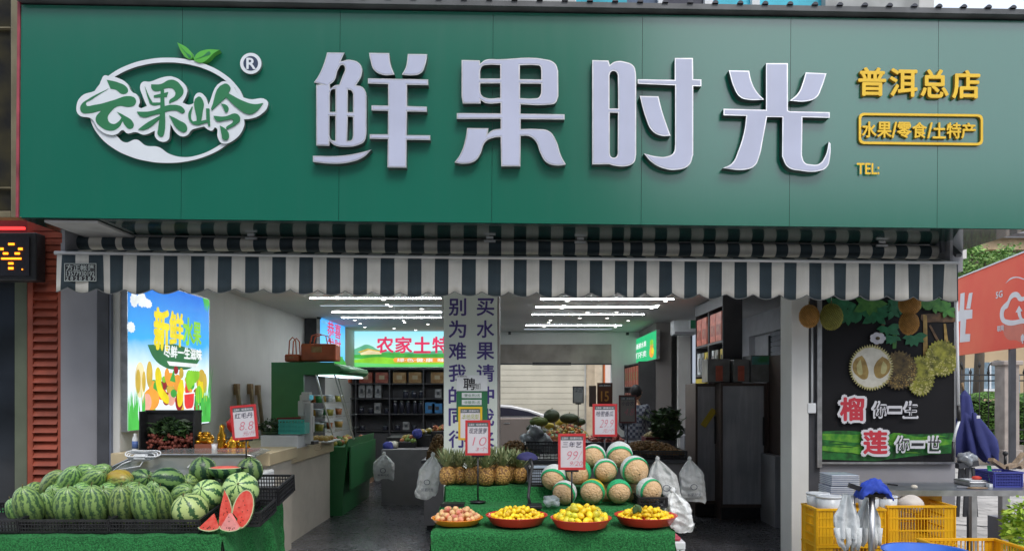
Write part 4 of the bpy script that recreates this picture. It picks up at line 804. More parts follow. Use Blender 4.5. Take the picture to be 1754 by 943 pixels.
# ---- green display cooler
m_cg = M('cooler_green', (.03, .19, .06), .4, var=.06); gc = thing('display_cooler', 'green open front display cooler with slanted glass along the left wall', 'cooler', (-3.0, 10.6, 0))
CX = lambda x: W(x, 0, 9.75).x; CZ_ = lambda y: W(0, y, 9.75).z
xl = CX(478); xr = CX(588)
g = G(); g.box(xl - .1, CX(520), 9.75, 9.79, .0, CZ_(620)); g.box(CX(520), CX(572), 9.75, 9.79, CZ_(640), CZ_(620)); mk(g, 'end_panel', m_cg, gc)
g = G(); g.box(xl - .1, CX(497), 9.8, 11.5, 0, CZ_(622)); mk(g, 'back_body', m_dark, gc)
g = G(); pr_ = [(CX(497), CZ_(620)), (CX(560), CZ_(620)), (CX(582), CZ_(627)), (CX(585), CZ_(634)), (CX(578), CZ_(640)), (CX(545), CZ_(641)), (CX(497), CZ_(641))]
A = [g.v((x, 9.74, z)) for x, z in pr_]; B = [g.v((x, 11.5, z)) for x, z in pr_]
for i in range(len(pr_)): g.f([A[i], A[(i + 1) % 7], B[(i + 1) % 7], B[i]], True)
g.f(A); g.f(B[::-1]); mk(g, 'hood', m_cg, gc)
mk(G().box(CX(545), CX(574), 9.76, 11.48, CZ_(643.5), CZ_(641.5)), 'cooler_lamp', E('cooler_tube', (.75, .9, 1), 2.2), gc)
g = G(); bt = [(CX(503), .0), (xr - .02, 0), (xr, .35), (CX(596), CZ_(752)), (CX(590), CZ_(765)), (CX(503), CZ_(765))]
A = [g.v((x, 9.76, z)) for x, z in bt]; B = [g.v((x, 11.5, z)) for x, z in bt]
for i in range(6): g.f([A[i], A[(i + 1) % 6], B[(i + 1) % 6], B[i]])
g.f(A); g.f(B[::-1]); mk(g, 'base_cabinet', m_cg, gc)
mk(G().box(CX(597), CX(599), 9.8, 11.5, .35, CZ_(765)), 'bumper', m_cg, gc)
for x0, y0, x1, y1 in ((541, 641, 570, 745), (573, 641, 606, 752)):
    mk(G().bar(W(x0, y0, 9.76), W(x1, y1, 9.76), .018), 'glass_rail', m_steel, gc)
mk(G().bar(W(578, 641, 11.45), W(603, 735, 11.45), .018), 'glass_rail', m_steel, gc)
for y, x1 in ((690, 555), (715, 562), (740, 566)):
    z = CZ_(y); mk(G().box(CX(499), CX(x1), 9.82, 11.48, z - .01, z), 'shelf', m_glass, gc)
mp = [M('pack_%d' % i, c, .45, var=.3, scale=20) for i, c in enumerate(((.35, .30, .05), (.05, .22, .06), (.40, .12, .03), (.35, .35, .33), (.45, .25, .05)))]
rr = random.Random(11); k = 0
for yy, lab in ((690, 'upper'), (715, 'middle'), (740, 'lower')):
    z = CZ_(yy) + .001
    for i in range(6):
        y = 9.86 + i * .27; r_ = rr.uniform(.045, .065); x = CX(503) + .1 + .13 * (i % 2)
        t = thing('fruit_tub', 'packed fruit tub, %s from the front on the %s cooler shelf' % (ORD[i], lab), 'tub', (x, y, z), 'tubs in the display cooler')
        mk(G().lathe((x, y, z), [(r_ * .8, 0), (r_, .09)], 12), 'tub_body', mp[(i + k) % 5], t); mk(G().lathe((x, y, z), [(r_ * 1.05, .091), (r_ * 1.05, .1), (0, .102)], 12), 'lid', m_white, t)
    k += 2
rr = random.Random(5)
cf = [M('cf_%d' % i, c, .5, var=.2) for i, c in enumerate(((.45, .33, .06), (.08, .16, .03), (.4, .12, .04)))]
for i in range(22):
    x = rr.uniform(CX(540), CX(588)); y = 9.85 + i * .07; t = mk(G().ball((x, y, CZ_(765) + .04), .038), 'fruit', cf[i % 3], None, 'small round fruit lying along the front edge of the green cooler', 'fruit', 'fruit in the cooler trough')
# handbags / carriers on the cooler
m_ob = M('orange_carrier', (.48, .10, .03), .45, var=.2, scale=7)
def carrier(lab, x0, y0, x1, y1, Y, hh_):
    t = item('gift_carrier', lab, 'gift carrier', x0, y0, x1, y1, Y, .28, m_ob, 'body', .02); a, b = W(x0, y0, Y), W(x1, y0, Y); w = b.x - a.x
    for dy in (0.03, .2):
        mk(G().tube([(a.x + w * .25, Y + dy, a.z), (a.x + w * .3, Y + dy, a.z + hh_ * .8), (a.x + w * .5, Y + dy, a.z + hh_), (a.x + w * .7, Y + dy, a.z + hh_ * .8), (a.x + w * .75, Y + dy, a.z)], .008, 6), 'handle', m_ob, t)
    mk(pb(G(), x0 + (x1 - x0) * .3, y0 + 5, x0 + (x1 - x0) * .6, y0 + (y1 - y0) * .5, Y - .004, .003), 'front_panel', m_go, t)
carrier('large orange gift carrier with looped handles on top of the green cooler', 515, 588, 575, 618, 9.9, .13); carrier('low orange gift carrier lying left of the large one on the cooler', 487, 606, 513, 619, 9.85, .22)
# sticks leaning on the left wall
for i, (x, y0, lab) in enumerate(((407, 657, 'leftmost'), (430, 657, 'middle'), (443, 659, 'rightmost'))):
    Y = 3.70 * F / (890 - x); p = W(x, y0, Y); t = thing('wooden_stick', '%s of the three wooden sticks leaning on the left wall' % lab, 'stick', (-3.66, Y, .9), 'sticks on the left wall')
    mk(G().bar((-3.62, Y, .9), (-3.71, Y, p.z), .035, .06), 'shaft', M('pale_wood', (.36, .27, .14), .6, var=.2), t); mk(G().box(-3.735, -3.685, Y - .05, Y + .05, p.z - .14, p.z), 'head', M('bristle', (.30, .2, .1), .8, var=.3), t)

# ---- middle island counters (grey)
isl = thing('fruit_counter', 'long grey counter behind the pillar with brown fruit heaps and plastic bags', 'counter', (.4, 8.7, 0)); m_isl = M('grey_laminate', (.20, .19, .195), .45, var=.08)
mk(G().box(W(726, 0, 8.7).x, W(1178, 0, 8.7).x, 8.7, 9.5, .08, .79), 'body', m_isl, isl, bev=.004); mk(G().box(W(722, 0, 8.7).x, W(1182, 0, 8.7).x, 8.66, 9.54, .793, .83), 'top', m_dark, isl, bev=.004); mk(G().box(W(730, 0, 8.7).x, W(1174, 0, 8.7).x, 8.74, 9.45, 0, .08), 'plinth', m_black, isl)
i2 = thing('rear_fruit_counter', 'dark grey counter in the left aisle with crates of flowers and fruit', 'counter', (-1.4, 10.7, 0))
mk(G().box(W(653, 0, 10.7).x, W(840, 0, 10.7).x, 10.7, 12.0, 0, .8), 'body', m_isl, i2, bev=.004)
i3 = thing('melon_counter', 'dark raised fruit table in the right bay piled with melons and fruit', 'counter', (.8, 11.2, 0)); zi = W(0, 757, 11.0).z
mk(G().box(W(900, 0, 11).x, W(1100, 0, 11).x, 11.0, 12.4, 0, zi), 'body', m_dark, i3)
# ============================================================= FRUIT STALLS
def melonmat(name, light, dark, N_, warp, sharp, rnd=.12, yellow=0, pos=(.2, .62)):
    m = bpy.data.materials.new(name); m.use_nodes = True; N = m.node_tree.nodes; L = m.node_tree.links; b = N['Principled BSDF']; b.inputs['Roughness'].default_value = .38
    tc = N.new('ShaderNodeTexCoord'); sx = N.new('ShaderNodeSeparateXYZ'); L.new(tc.outputs['Object'], sx.inputs[0])
    def mth(op, *a):
        n = N.new('ShaderNodeMath'); n.operation = op
        for i, x in enumerate(a):
            if isinstance(x, (int, float)): n.inputs[i].default_value = x
            else: L.new(x, n.inputs[i])
        return n.outputs[0]
    def nz(sc, det=3):
        n = N.new('ShaderNodeTexNoise'); n.inputs['Scale'].default_value = sc; n.inputs['Detail'].default_value = det; L.new(tc.outputs['Object'], n.inputs['Vector']); return n.outputs[0]
    ang = mth('ARCTAN2', sx.outputs[1], sx.outputs[0]); w1 = mth('MULTIPLY', mth('SUBTRACT', nz(22), .5), warp); w2 = mth('MULTIPLY', mth('SUBTRACT', nz(85, 2), .5), warp * .9)
    s = mth('SINE', mth('ADD', mth('MULTIPLY', ang, N_), mth('ADD', w1, w2))); s = mth('ADD', mth('MULTIPLY', s, sharp), mth('MULTIPLY', mth('SUBTRACT', nz(60), .5), 1.7))
    rp = N.new('ShaderNodeValToRGB'); L.new(mth('ADD', mth('MULTIPLY', s, .5), .5), rp.inputs[0]); r = rp.color_ramp; r.elements[0].position = pos[0]; r.elements[1].position = pos[1]
    r.elements[0].color = (*dark, 1); r.elements[1].color = (*light, 1); e = r.elements.new((pos[0] + pos[1]) / 2); e.color = (*[(a + c) / 2.4 for a, c in zip(light, dark)], 1)
    oi = N.new('ShaderNodeObjectInfo'); hs = N.new('ShaderNodeHueSaturation'); mr = N.new('ShaderNodeMapRange'); mr.inputs[3].default_value = 1 - rnd * 1.6; mr.inputs[4].default_value = 1 + rnd * 1.4; L.new(oi.outputs['Random'], mr.inputs[0]); L.new(mr.outputs[0], hs.inputs['Value'])
    mh = N.new('ShaderNodeMapRange'); mh.inputs[3].default_value = .485; mh.inputs[4].default_value = .525; L.new(oi.outputs['Random'], mh.inputs[0]); L.new(mh.outputs[0], hs.inputs['Hue'])
    L.new(rp.outputs[0], hs.inputs['Color']); out = hs.outputs[0]
    if yellow:
        rq = N.new('ShaderNodeMapRange'); rq.inputs[1].default_value = .0; rq.inputs[2].default_value = .06; L.new(mth('ADD', mth('MULTIPLY', sx.outputs[0], -1.), mth('MULTIPLY', mth('SUBTRACT', nz(25), .45), .12)), rq.inputs[0]); mx = N.new('ShaderNodeMix'); mx.data_type = 'RGBA'
        sub = mth('SUBTRACT', rq.outputs[0], .0); L.new(mth('MULTIPLY', sub, .8), mx.inputs[0]); L.new(out, mx.inputs[6]); mx.inputs[7].default_value = (.42, .26, .02, 1); out = mx.outputs[2]
    L.new(out, b.inputs['Base Color']); bp = N.new('ShaderNodeBump'); bp.inputs['Strength'].default_value = .12; bp.inputs['Distance'].default_value = .01; L.new(nz(40), bp.inputs['Height']); L.new(bp.outputs[0], b.inputs['Normal'])
    return m
mm_long = melonmat('mottled_melon_rind', (.27, .41, .12), (.050, .12, .055), 11, 6.5, .62)
mm_pale = melonmat('pale_striped_rind', (.46, .60, .22), (.04, .12, .04), 8, 4., 1.5, pos=(-.0, .30))
mm_dark = melonmat('dark_striped_rind', (.17, .29, .09), (.018, .06, .03), 7, 4.5, 1.3)
mm_yel = melonmat('yellow_patched_rind', (.27, .41, .12), (.050, .12, .055), 11, 6.5, .62, yellow=1)
m_stem = M('dry_stem', (.16, .13, .05), .8)
def melon_proto(m, seed):
    t = thing('watermelon', 'x', 'watermelon', (0, 0, 0), 'watermelons on the left stall')
    g = G(); g.ball((0, 0, 0), .1, .1, .1, n=36, m=24, dis=lambda q: 1 + .02 * noise.noise(q * 22 + Vector((seed, 0, 0))) + .012 * math.cos(7 * math.atan2(q.y, q.x)) * (1 - abs(q.z) * 9)); mk(g, 'rind', m, t)
    mk(G().tube([(0, 0, .098), (.004, .002, .108), (.012, 0, .118)], .0035, 6), 'stem', m_stem, t); return Pool(t)
PL, PPA, PD, PY_ = melon_proto(mm_long, 1), melon_proto(mm_pale, 5), melon_proto(mm_dark, 9), melon_proto(mm_yel, 3)
def melon(pool, px, py, Y, w, ln, tilt, roll, lab, yaw=0):
    # w,ln: width and length in metres; tilt: long axis raised from pointing at the camera; roll in picture plane
    rot = (Matrix.Rotation(R(roll), 3, 'Y') @ Matrix.Rotation(R(90 - tilt), 3, 'X') @ Matrix.Rotation(R(yaw), 3, 'Z')).to_euler()
    s = w / .2; pool.put(W(px, py, Y), rot, (s, s, ln / .2), lab)
# roll>0 leans the top to the right in the picture
mel = [
 (PL, 32, 878, 5.62, 0.15, 0.26, 60, -12, 'mottled watermelon half hidden behind the leftmost grey green one'),
 (PL, 49, 866, 5.42, 0.19, 0.33, 60, 3, 'dull grey green watermelon at the left end of the front row'),
 (PL, 84, 868, 5.56, 0.13, 0.26, 62, 0, 'small bright watermelon second in the front row, right of the grey green one'),
 (PL, 118, 867, 5.42, 0.2, 0.34, 62, 14, 'plump mottled watermelon third from the left in the front row'),
 (PL, 162, 865, 5.42, 0.19, 0.33, 64, 6, 'mottled watermelon fourth from the left in the front row'),
 (PL, 190, 864, 5.66, 0.15, 0.3, 60, -6, 'watermelon peeping out behind the fourth and fifth front ones'),
 (PL, 209, 865, 5.42, 0.175, 0.33, 64, 11, 'lumpy yellow green watermelon fifth from the left in the front row'),
 (PL, 247, 865, 5.42, 0.18, 0.33, 66, -2, 'bright speckled watermelon sixth from the left in the front row'),
 (PL, 279, 864, 5.50, 0.15, 0.31, 64, 4, 'slim dull watermelon left of the round striped one in the front row'),
 (PL, 268, 846, 5.78, 0.16, 0.28, 50, 10, 'shaded watermelon in the gap above the slim dull one'),
 (PPA, 325, 873, 5.40, .25, .245, 62, -12, 'round pale watermelon with dark thin stripes at the front crate corner'),
 (PL, 313, 845, 5.70, 0.15, 0.24, 55, 65, 'bright green watermelon lying above the round pale one'),
 (PPA, 356, 846, 5.62, .225, .22, 30, -10, 'round pale watermelon with radiating stripes behind the slices'),
 (PPA, 412, 838, 5.58, .26, .25, 28, 18, 'large round pale watermelon at the right edge of the heap'),
 (PL, 91, 828, 5.85, 0.165, 0.33, 62, 50, 'oblong watermelon at the left end of the upper row'),
 (PL, 118, 826, 5.80, 0.165, 0.34, 66, 38, 'oblong watermelon second in the upper row'),
 (PL, 157, 824, 5.80, 0.165, 0.33, 64, 58, 'oblong watermelon third in the upper row leaning right'),
 (PY_, 204, 823, 5.85, 0.18, 0.245, 68, 84, 'upper row watermelon with a yellow patch on its lower right'),
 (PD, 242, 822, 5.95, 0.18, 0.24, 50, 70, 'dark shaded watermelon right of the yellow patched one'),
 (PD, 288, 821, 5.80, 0.185, 0.25, 52, -72, 'dark green watermelon with its stem end facing left'),
 (PD, 348, 805, 6.00, .21, .22, 75, 0, 'tall dark striped watermelon left of the cut half'),
 (PD, 428, 805, 6.00, .20, .215, 70, 8, 'tall dark striped watermelon right of the cut half'),
 (PL, 140, 812, 6.10, 0.16, 0.3, 70, 70, 'watermelon at the back between the second and third upper ones'),
 (PL, 62, 842, 5.95, .16, .26, 20, 50, 'watermelon low at the back left corner under the upper row'),
 (PL, 100, 848, 5.80, .17, .26, 30, 20, 'shadowed watermelon wedged under the left end of the upper row'),
 (PL, 145, 846, 5.75, .17, .26, 30, 0, 'shadowed watermelon wedged under the third upper one'),
 (PL, 190, 846, 5.80, .17, .26, 30, 0, 'shadowed watermelon wedged under the yellow patched one'),
 (PL, 232, 845, 5.80, .17, .26, 30, 0, 'shadowed watermelon wedged under the dark shaded one'),
 (PD, 385, 826, 6.00, .17, .24, 30, 80, 'dark watermelon under the cut half melon'),
 (PL, 325, 828, 5.95, .16, .24, 20, 50, 'dark watermelon between the two round striped ones at the back'),
 (PL, 168, 812, 6.12, 0.15, 0.28, 70, 62, 'rear watermelon with only its crest showing behind the yellow patched one')]
for p, x, y, Y, w, l, ti, ro, lab in mel: melon(p, x, y, Y, w, l, ti, ro, lab)
m_flesh = M('red_flesh', (.74, .07, .05), .4, var=.15, scale=30, col2=(.82, .15, .11)); m_pale = M('pink_flesh', (.80, .30, .28), .4, var=.1, scale=30); m_rw = M('rind_white', (.55, .60, .35), .5, var=.05)
# cut half: flattened bowl of rind with flesh cap
p = W(385, 801, 5.88); t = thing('cut_watermelon', 'cut half watermelon with orange red flesh between two tall dark ones', 'watermelon', p)
g = G(); g.ball(p, .125, .10, .085, n=30, m=12, t0=.5, t1=1); mk(g, 'rind', mm_dark, t, fix=True)
mk(G().lathe(p, [(.122, .0), (.121, .004), (.117, .005)], 30, sy=.8), 'rind_edge', m_rw, t); mk(G().lathe(p, [(.117, .004), (.08, .012), (0, .016)], 30, sy=.8), 'flesh', m_flesh, t)
# slices
def slice_(lab, pts, px, py, Y, yaw, fm, th=.05, lean=0):
    # pts: outline in metres (x,z) of the flesh face; the rind runs along the vertices from index 0 to -2, last point is the tip
    c = W(px, py, Y); t = thing('watermelon_slice', lab, 'watermelon slice', c); Mx = Matrix.Translation(c) @ Matrix.Rotation(R(yaw), 4, 'Z') @ Matrix.Rotation(R(lean), 4, 'X')
    cx_ = sum(x for x, z in pts) / len(pts); cz_ = sum(z for x, z in pts) / len(pts)
    g = G(); g.T = Mx; F_ = [g.v((x, 0, z)) for x, z in pts]; Bk = [g.v((x * .8, th, z * .95)) for x, z in pts]
    g.f(F_); g.f(Bk[::-1])
    for i in range(len(pts)): g.f([F_[i], F_[(i + 1) % len(pts)], Bk[(i + 1) % len(pts)], Bk[i]])
    mk(g, 'flesh', fm, t)
    n = len(pts) - 1; g = G(); g.T = Mx
    for nm, k0, k1, mt in (('rind_white', 1.0, 1.07, m_rw), ('rind', 1.07, 1.10, mm_dark)):
        g = G(); g.T = Mx
        def off(i, k): x, z = pts[i]; d = Vector((x - cx_, z - cz_)).normalized() * (k - 1) * .11; return x + d.x, z + d.y
        for i in range(n - 1):
            q = [(*off(i, k0), i), (*off(i + 1, k0), i), (*off(i + 1, k1), i), (*off(i, k1), i)]
            A = [g.v((x, -.0005, z)) for x, z, _ in q]; B = [g.v((x * .85, th, z * .97)) for x, z, _ in q]
            g.f(A); g.f(B[::-1])
            for j in range(4): g.f([A[j], A[(j + 1) % 4], B[(j + 1) % 4], B[j]])
        bmesh.ops.remove_doubles(g.bm, verts=g.bm.verts, dist=1e-5); mk(g, nm, mt, t)
    sd = G(); sd.T = Mx; rr = random.Random(px)
    for k in range(9):
        a, b = rr.random(), rr.random(); i = rr.randrange(len(pts)); x = cx_ + (pts[i][0] - cx_) * a * .8; z = cz_ + (pts[i][1] - cz_) * a * .8; s_ = G(); s_.T = Mx; s_.ball((x, -.001, z), .003, .001, .005, n=6, m=4); mk(s_, 'seed', M('melon_seed', (.12, .03, .02), .5, var=0) if 'melon_seed' not in bpy.data.materials else bpy.data.materials['melon_seed'], t)
ell = lambda rx, rz, a0, a1, n, cx=0, cz=0, rot=0: [(cx + rx * math.cos(R(a)) * math.cos(R(rot)) - rz * math.sin(R(a)) * math.sin(R(rot)), cz + rx * math.cos(R(a)) * math.sin(R(rot)) + rz * math.sin(R(a)) * math.cos(R(rot))) for a in [a0 + (a1 - a0) * i / (n - 1) for i in range(n)]]
slice_('small triangular red watermelon slice at the left of the four', ell(.065, .022, 180, 360, 9) + [(.03, .092)], 358, 902, 5.24, 8, m_flesh)
slice_('narrow tall red watermelon slice standing on end beside the large one', [(-.03, -.0), (.02, -.01), (.045, .05), (.055, .12), (.045, .17), (.03, .215), (.015, .245), (.012, .26)] + [(-.02, .13)], 382, 902, 5.34, 25, m_flesh)
slice_('pale pink triangular watermelon slice in front of the tall ones', ell(.065, .02, 180, 360, 9) + [(-.005, .098)], 393, 903, 5.22, -4, m_pale)
slice_('large half oval red watermelon slice standing at the right', ell(.068, .135, -100, 200, 16, 0, .125, -16) + [(-.04, .06)], 416, 902, 5.30, -6, m_flesh, .035)
# stands and green pile cloth
m_turf = M('green_pile_cloth', (.004, .10, .022), .95, col2=(.035, .30, .075), scale=85, bump=1., bs=160, det=8)  # dark tone of the speckle paints shade in the pile's valleys
def pile(g, fn, nu, nv, amp=.006, seed=0):
    def f2(u, v):
        p = Vector(fn(u, v)); return p + Vector((noise.noise(p * 9 + Vector((seed, 0, 0))), noise.noise(p * 8), noise.noise(p * 7 + Vector((3, 3, 3))))) * amp * 2 + Vector((0, -1, 1)).normalized() * noise.noise(p * 60) * amp * .5
    g.grid(f2, nu, nv); return g
st = thing('melon_stand', 'green pile cloth covered stand sloping back under the watermelons', 'stand', (-3, 5.7, 0))
xa, xb = -4.0, W(375, 0, 5.2).x; xr2 = -1.99
def ztop(Y): return .612 + (Y - 5.2) * .145
def topfn(u, v):
    Y = 5.2 + v * 1.1; xe = xb + (xr2 - xb) * v; x = xa + (xe + .02 - xa) * u; return (x, Y, ztop(Y) - (.03 * max(0, u - .97) / .03))
mk(pile(G(), topfn, 110, 30), 'cloth_top', m_turf, st, fix=False)
def front(u, v):
    x = xa + (xb + .02 - xa) * u; k = v; fo = .025 * math.sin(x * 9) + .02 * math.sin(x * 21 + 1)
    return (x, 5.2 - .02 * k - fo * k ** 1.3 * (.5 + (.8 if u > .8 else 0)), .612 - .6 * k)
mk(pile(G(), front, 150, 30, seed=5), 'cloth_front', m_turf, st, fix=False)
def side(u, v):
    Y = 5.2 + u * 1.1; x = xb + (xr2 - xb) * u + .02; fo = .05 * math.sin(u * 19) + .02 * math.sin(u * 37)
    return (x + fo * v + .10 * v * (1 - u) + .04 * v, Y, ztop(Y) * (1 - v) + .015 * v)
mk(pile(G(), side, 70, 34, seed=8), 'cloth_side', m_turf, st, fix=False)
g = G()
for x in (-3.8, -2.4): 
    for y in (5.35, 6.15): mk(G().box(x - .02, x + .02, y - .02, y + .02, 0, .6), 'leg', m_steel, st)
# black lattice crates
m_cb = M('crate_black', (.016, .016, .019), .42, var=.3, scale=15); m_cyl = M('crate_yellow', (.74, .40, .008), .42, var=.10, scale=6)
def crate(nm, lab, x0, x1, y0, y1, z0, z1, m_, rows, pitch, t_=.006, T=None, rim=.02, panel=0, group=None, open_=True):
    t = thing(nm, lab, 'crate', ((x0 + x1) / 2, (y0 + y1) / 2, z0) if not T else T.translation, group)
    def wall(a, b, n, d):
        g = G(); g.T = T; L = (b - a).length; k = max(2, round(L / pitch)); up = Vector((0, 0, 1))
        for i in range(k + 1):
            p = a + (b - a) * i / k; pan = panel and (i < k * panel or i > k * (1 - panel))
            g.bar(p, p + up * (z1 - z0), pitch * .9 if pan and 0 < i < k else (.022 if i in (0, k) else t_), t_, up=d)
        for j in range(rows + 1):
            z = (z1 - z0) * j / rows; w = .012 if panel else t_ * 1.2; g.bar(a + up * z - d * .001, b + up * z - d * .001, t_ * 1.4, w if 0 < j else .018)
        return mk(g, n, m_, t)
    A, B, C_, D = Vector((x0, y0, z0)), Vector((x1, y0, z0)), Vector((x1, y1, z0)), Vector((x0, y1, z0))
    for a, b, d, n in ((A, B, Vector((0, 1, 0)), 'side'), (B, C_, Vector((1, 0, 0)), 'side'), (D, C_, Vector((0, -1, 0)), 'side'), (A, D, Vector((1, 0, 0)), 'side')): wall(a, b, n, d)
    g = G(); g.T = T; z = z1; r = rim
    g.box(x0 - r * .4, x1 + r * .4, y0 - r * .4, y0 + r * .4, z - .012, z + .004); g.box(x0 - r * .4, x1 + r * .4, y1 - r * .4, y1 + r * .4, z - .012, z + .004); g.box(x0 - r * .4, x0 + r * .4, y0 + r * .401, y1 - r * .401, z - .012, z + .004); g.box(x1 - r * .4, x1 + r * .4, y0 + r * .401, y1 - r * .401, z - .012, z + .004)
    mk(g, 'rim', m_, t); g = G(); g.T = T; g.box(x0 + .003, x1 - .003, y0 + .003, y1 - .003, z0 + .002, z0 + .008); mk(g, 'base', m_, t); return t
sl = Matrix.Rotation(math.atan(.145), 4, 'X')
def TS(x, y, dz=.012): return Matrix.Translation((x, y, ztop(y) + dz)) @ sl
x0 = W(342, 0, 5.27).x
crate('black_crate', 'low black lattice crate at the right of the front row under the watermelons', -.62, 0, 0, .42, 0, .085, m_cb, 3, .022, T=TS(x0, 5.27), group='black crates on the melon stand')
crate('black_crate', 'low black lattice crate in the middle of the front row', -.62, 0, 0, .42, 0, .085, m_cb, 3, .022, T=TS(x0 - .63, 5.27), group='black crates on the melon stand')
crate('black_crate', 'low black lattice crate at the left end of the front row', -.62, 0, 0, .42, 0, .085, m_cb, 3, .022, T=TS(x0 - 1.26, 5.27), group='black crates on the melon stand')
crate('black_crate', 'black lattice crate holding the tall striped melons at the back right', -.66, 0, 0, .40, 0, .13, m_cb, 4, .022, T=TS(W(480, 0, 5.9).x, 5.86, .03), group='black crates on the melon stand')
crate('black_crate', 'black lattice crate behind the upper row of watermelons', -.9, 0, 0, .40, 0, .11, m_cb, 4, .022, T=TS(W(480, 0, 5.9).x - .69, 5.84, .03), group='black crates on the melon stand')
crate('black_crate', 'low black tilted crate end at the right beside the large slice', -.12, 0, 0, .34, 0, .09, m_cb, 3, .03, T=TS(W(452, 0, 5.5).x, 5.42, .01), group='black crates on the melon stand')

# ---- price signs
m_rf = M('red_frame', (.50, .035, .04), .4, var=.05); m_yf = M('yellow_frame', (.62, .40, .02), .4, var=.05); m_sheet = M('sign_sheet', (.60, .58, .62), .35, var=.03); m_hd = M('sign_header', (.11, .14, .15), .5, var=.05); m_pk = M('pink_ink', (.60, .16, .22), .6, var=0); m_ink2 = M('marker_ink', (.04, .04, .08), .6, var=0)
m_pole = M('black_pole', (.015, .015, .018), .4, var=.1)
def sign(lab, x0, y0, x1, y1, Y, name_, price, fm=None, sheet=None, ink=None, tilt=0, yb=None, base=True, sub=None, ink1=None, yaw=0):
    fm = fm or m_rf; cxp = (x0 + x1) / 2; c = W(cxp, y1, Y); u = Vector((math.cos(R(tilt)) * math.cos(R(yaw)), math.sin(R(yaw)), math.sin(R(tilt)))); vv = Vector((-math.sin(R(tilt)), .0, math.cos(R(tilt))))
    pl = Plane(c, u, vv); w = (x1 - x0) / F * Y; h = (y1 - y0) / F * Y; t = thing('price_sign', lab, 'price sign', c, 'price signs on stands')
    L = LP(pl, -w / 2, 0, w, h); e = .09; ey = e * w / h
    g = G(); g.T = pl.M; g.box(-w / 2, w / 2, 0, h, -.012, -.002); mk(g, 'backing', fm, t, bev=.003)
    b = G(); b.T = pl.M; k = w * e
    b.box(-w / 2, w / 2, 0, k, -.0018, .006); b.box(-w / 2, w / 2, h - k, h, -.0018, .006); b.box(-w / 2, -w / 2 + k, k + .0002, h - k - .0002, -.0018, .006); b.box(w / 2 - k, w / 2, k + .0002, h - k - .0002, -.0018, .006); mk(b, 'frame', fm, t)
    g = G(); g.T = pl.M; g.box(-w / 2 + k, w / 2 - k, k, h - k, -.001, .001); mk(g, 'sheet', sheet or m_sheet, t)
    g = G(); g.T = pl.M; g.box(-w / 2 + k * 1.05, w / 2 - k * 1.05, h * .82, h - k * 1.05, .0012, .0022); mk(g, 'header', m_hd, t)
    text('云果岭', L, .14, .095, .36, .16, .003, m_sheet, t, off=.014); text('鲜果时光', L, .44, .095, .86, .16, .003, m_sheet, t, off=.014)
    if name_: text(name_, L, .14, .22, .84, .38, .002, ink1 or m_ink2, t, slant=.15)
    if price: text(price, L, .28, .48, .80, .72, .002, ink or m_pk, t, slant=.25, off=-.018)
    if sub: text(sub, L, .4, .76, .86, .88, .002, ink or m_pk, t, slant=.3, off=-.012)
    if yb:
        zb = W(cxp, yb, Y).z; pc = pl.w(0, 0, -.01); mk(G().tube([(pc.x, pc.y, pc.z + .0), (pc.x, pc.y, zb)], .0065, 8), 'pole', m_pole, t)
        mk(G().bar(pl.w(-w * .25, -.008, -.006), pl.w(w * .25, -.008, -.006), .014, .014), 'clamp', m_pole, t)
        if base: mk(G().lathe((pc.x, pc.y, zb), [(.065, 0), (.063, .006), (.01, .012)], 20), 'base', m_pole, t)
    return t
sign('tilted red framed price sign above the cut half watermelon', 399, 693, 443, 752, 5.95, '红毛丹', '8.8', tilt=5, yb=800, sub='元/斤')
sign('red framed price sign reading 10 in front of the pillar over the pineapples', 797, 719, 840, 779, 6.0, '现货菠萝', '10', yb=859, sub='3个')
sign('red framed price sign reading 99 at the left of the netted melons', 956, 742, 1003, 804, 5.55, '三年艺', '99/', yb=868, base=False, sub='9/20')
sign('red framed price sign reading 29.9 rising behind the netted melons', 1015, 691, 1057, 747, 6.5, '哈密香瓜', '29.9', yb=800, base=False, sub='元/个')
sign('yellow framed price sign half hidden behind the one reading 10', 785, 696, 826, 753, 6.35, '本地凤梨', '6.9', fm=m_yf, ink=m_pk, yb=830, base=False, ink1=M('olive_ink', (.35, .40, .10), .6, var=0))
m_gs = M('grey_sheet', (.24, .22, .21), .5, var=.05)
sign('dull grey price sign with dark red frame right of the one reading 29.9', 1060, 676, 1090, 724, 8.8, '小台农', '4.8', sheet=m_gs, fm=M('dull_red', (.12, .03, .03), .5), yb=770, base=False)
sign('small grey price sign on thin stand over the melon heap', 981, 661, 1000, 690, 11.1, '木瓜', None, sheet=M('grey_sheet2', (.28, .3, .3), .4), fm=m_dark, yb=735, base=False, yaw=0)
t = sign('dark brown board sign reading 15 behind the red framed signs', 1023, 655, 1049, 692, 10.6, None, None, sheet=M('brown_board', (.10, .035, .02), .5, var=.1), fm=M('brown_edge', (.08, .03, .02), .5), yb=760, base=False)
pl15 = Plane(W(1036, 692, 10.6), (1, 0, 0)); w = 26 / F * 10.6; h = 37 / F * 10.6; text('15', LP(pl15, -w / 2, 0, w, h), .25, .4, .75, .85, .008, M('gold_digits', (.45, .22, .04), .5), t, off=.02)
t = thing('sign_stack', 'pair of dark boards leaning left of the brown board reading 15', 'boards', W(1016, 700, 10.7)); 
for i in range(2): mk(G().bar(W(1012 + i * 6, 696, 10.7), W(1012 + i * 6, 660, 10.7), .05, .02), 'board', m_brz, t)

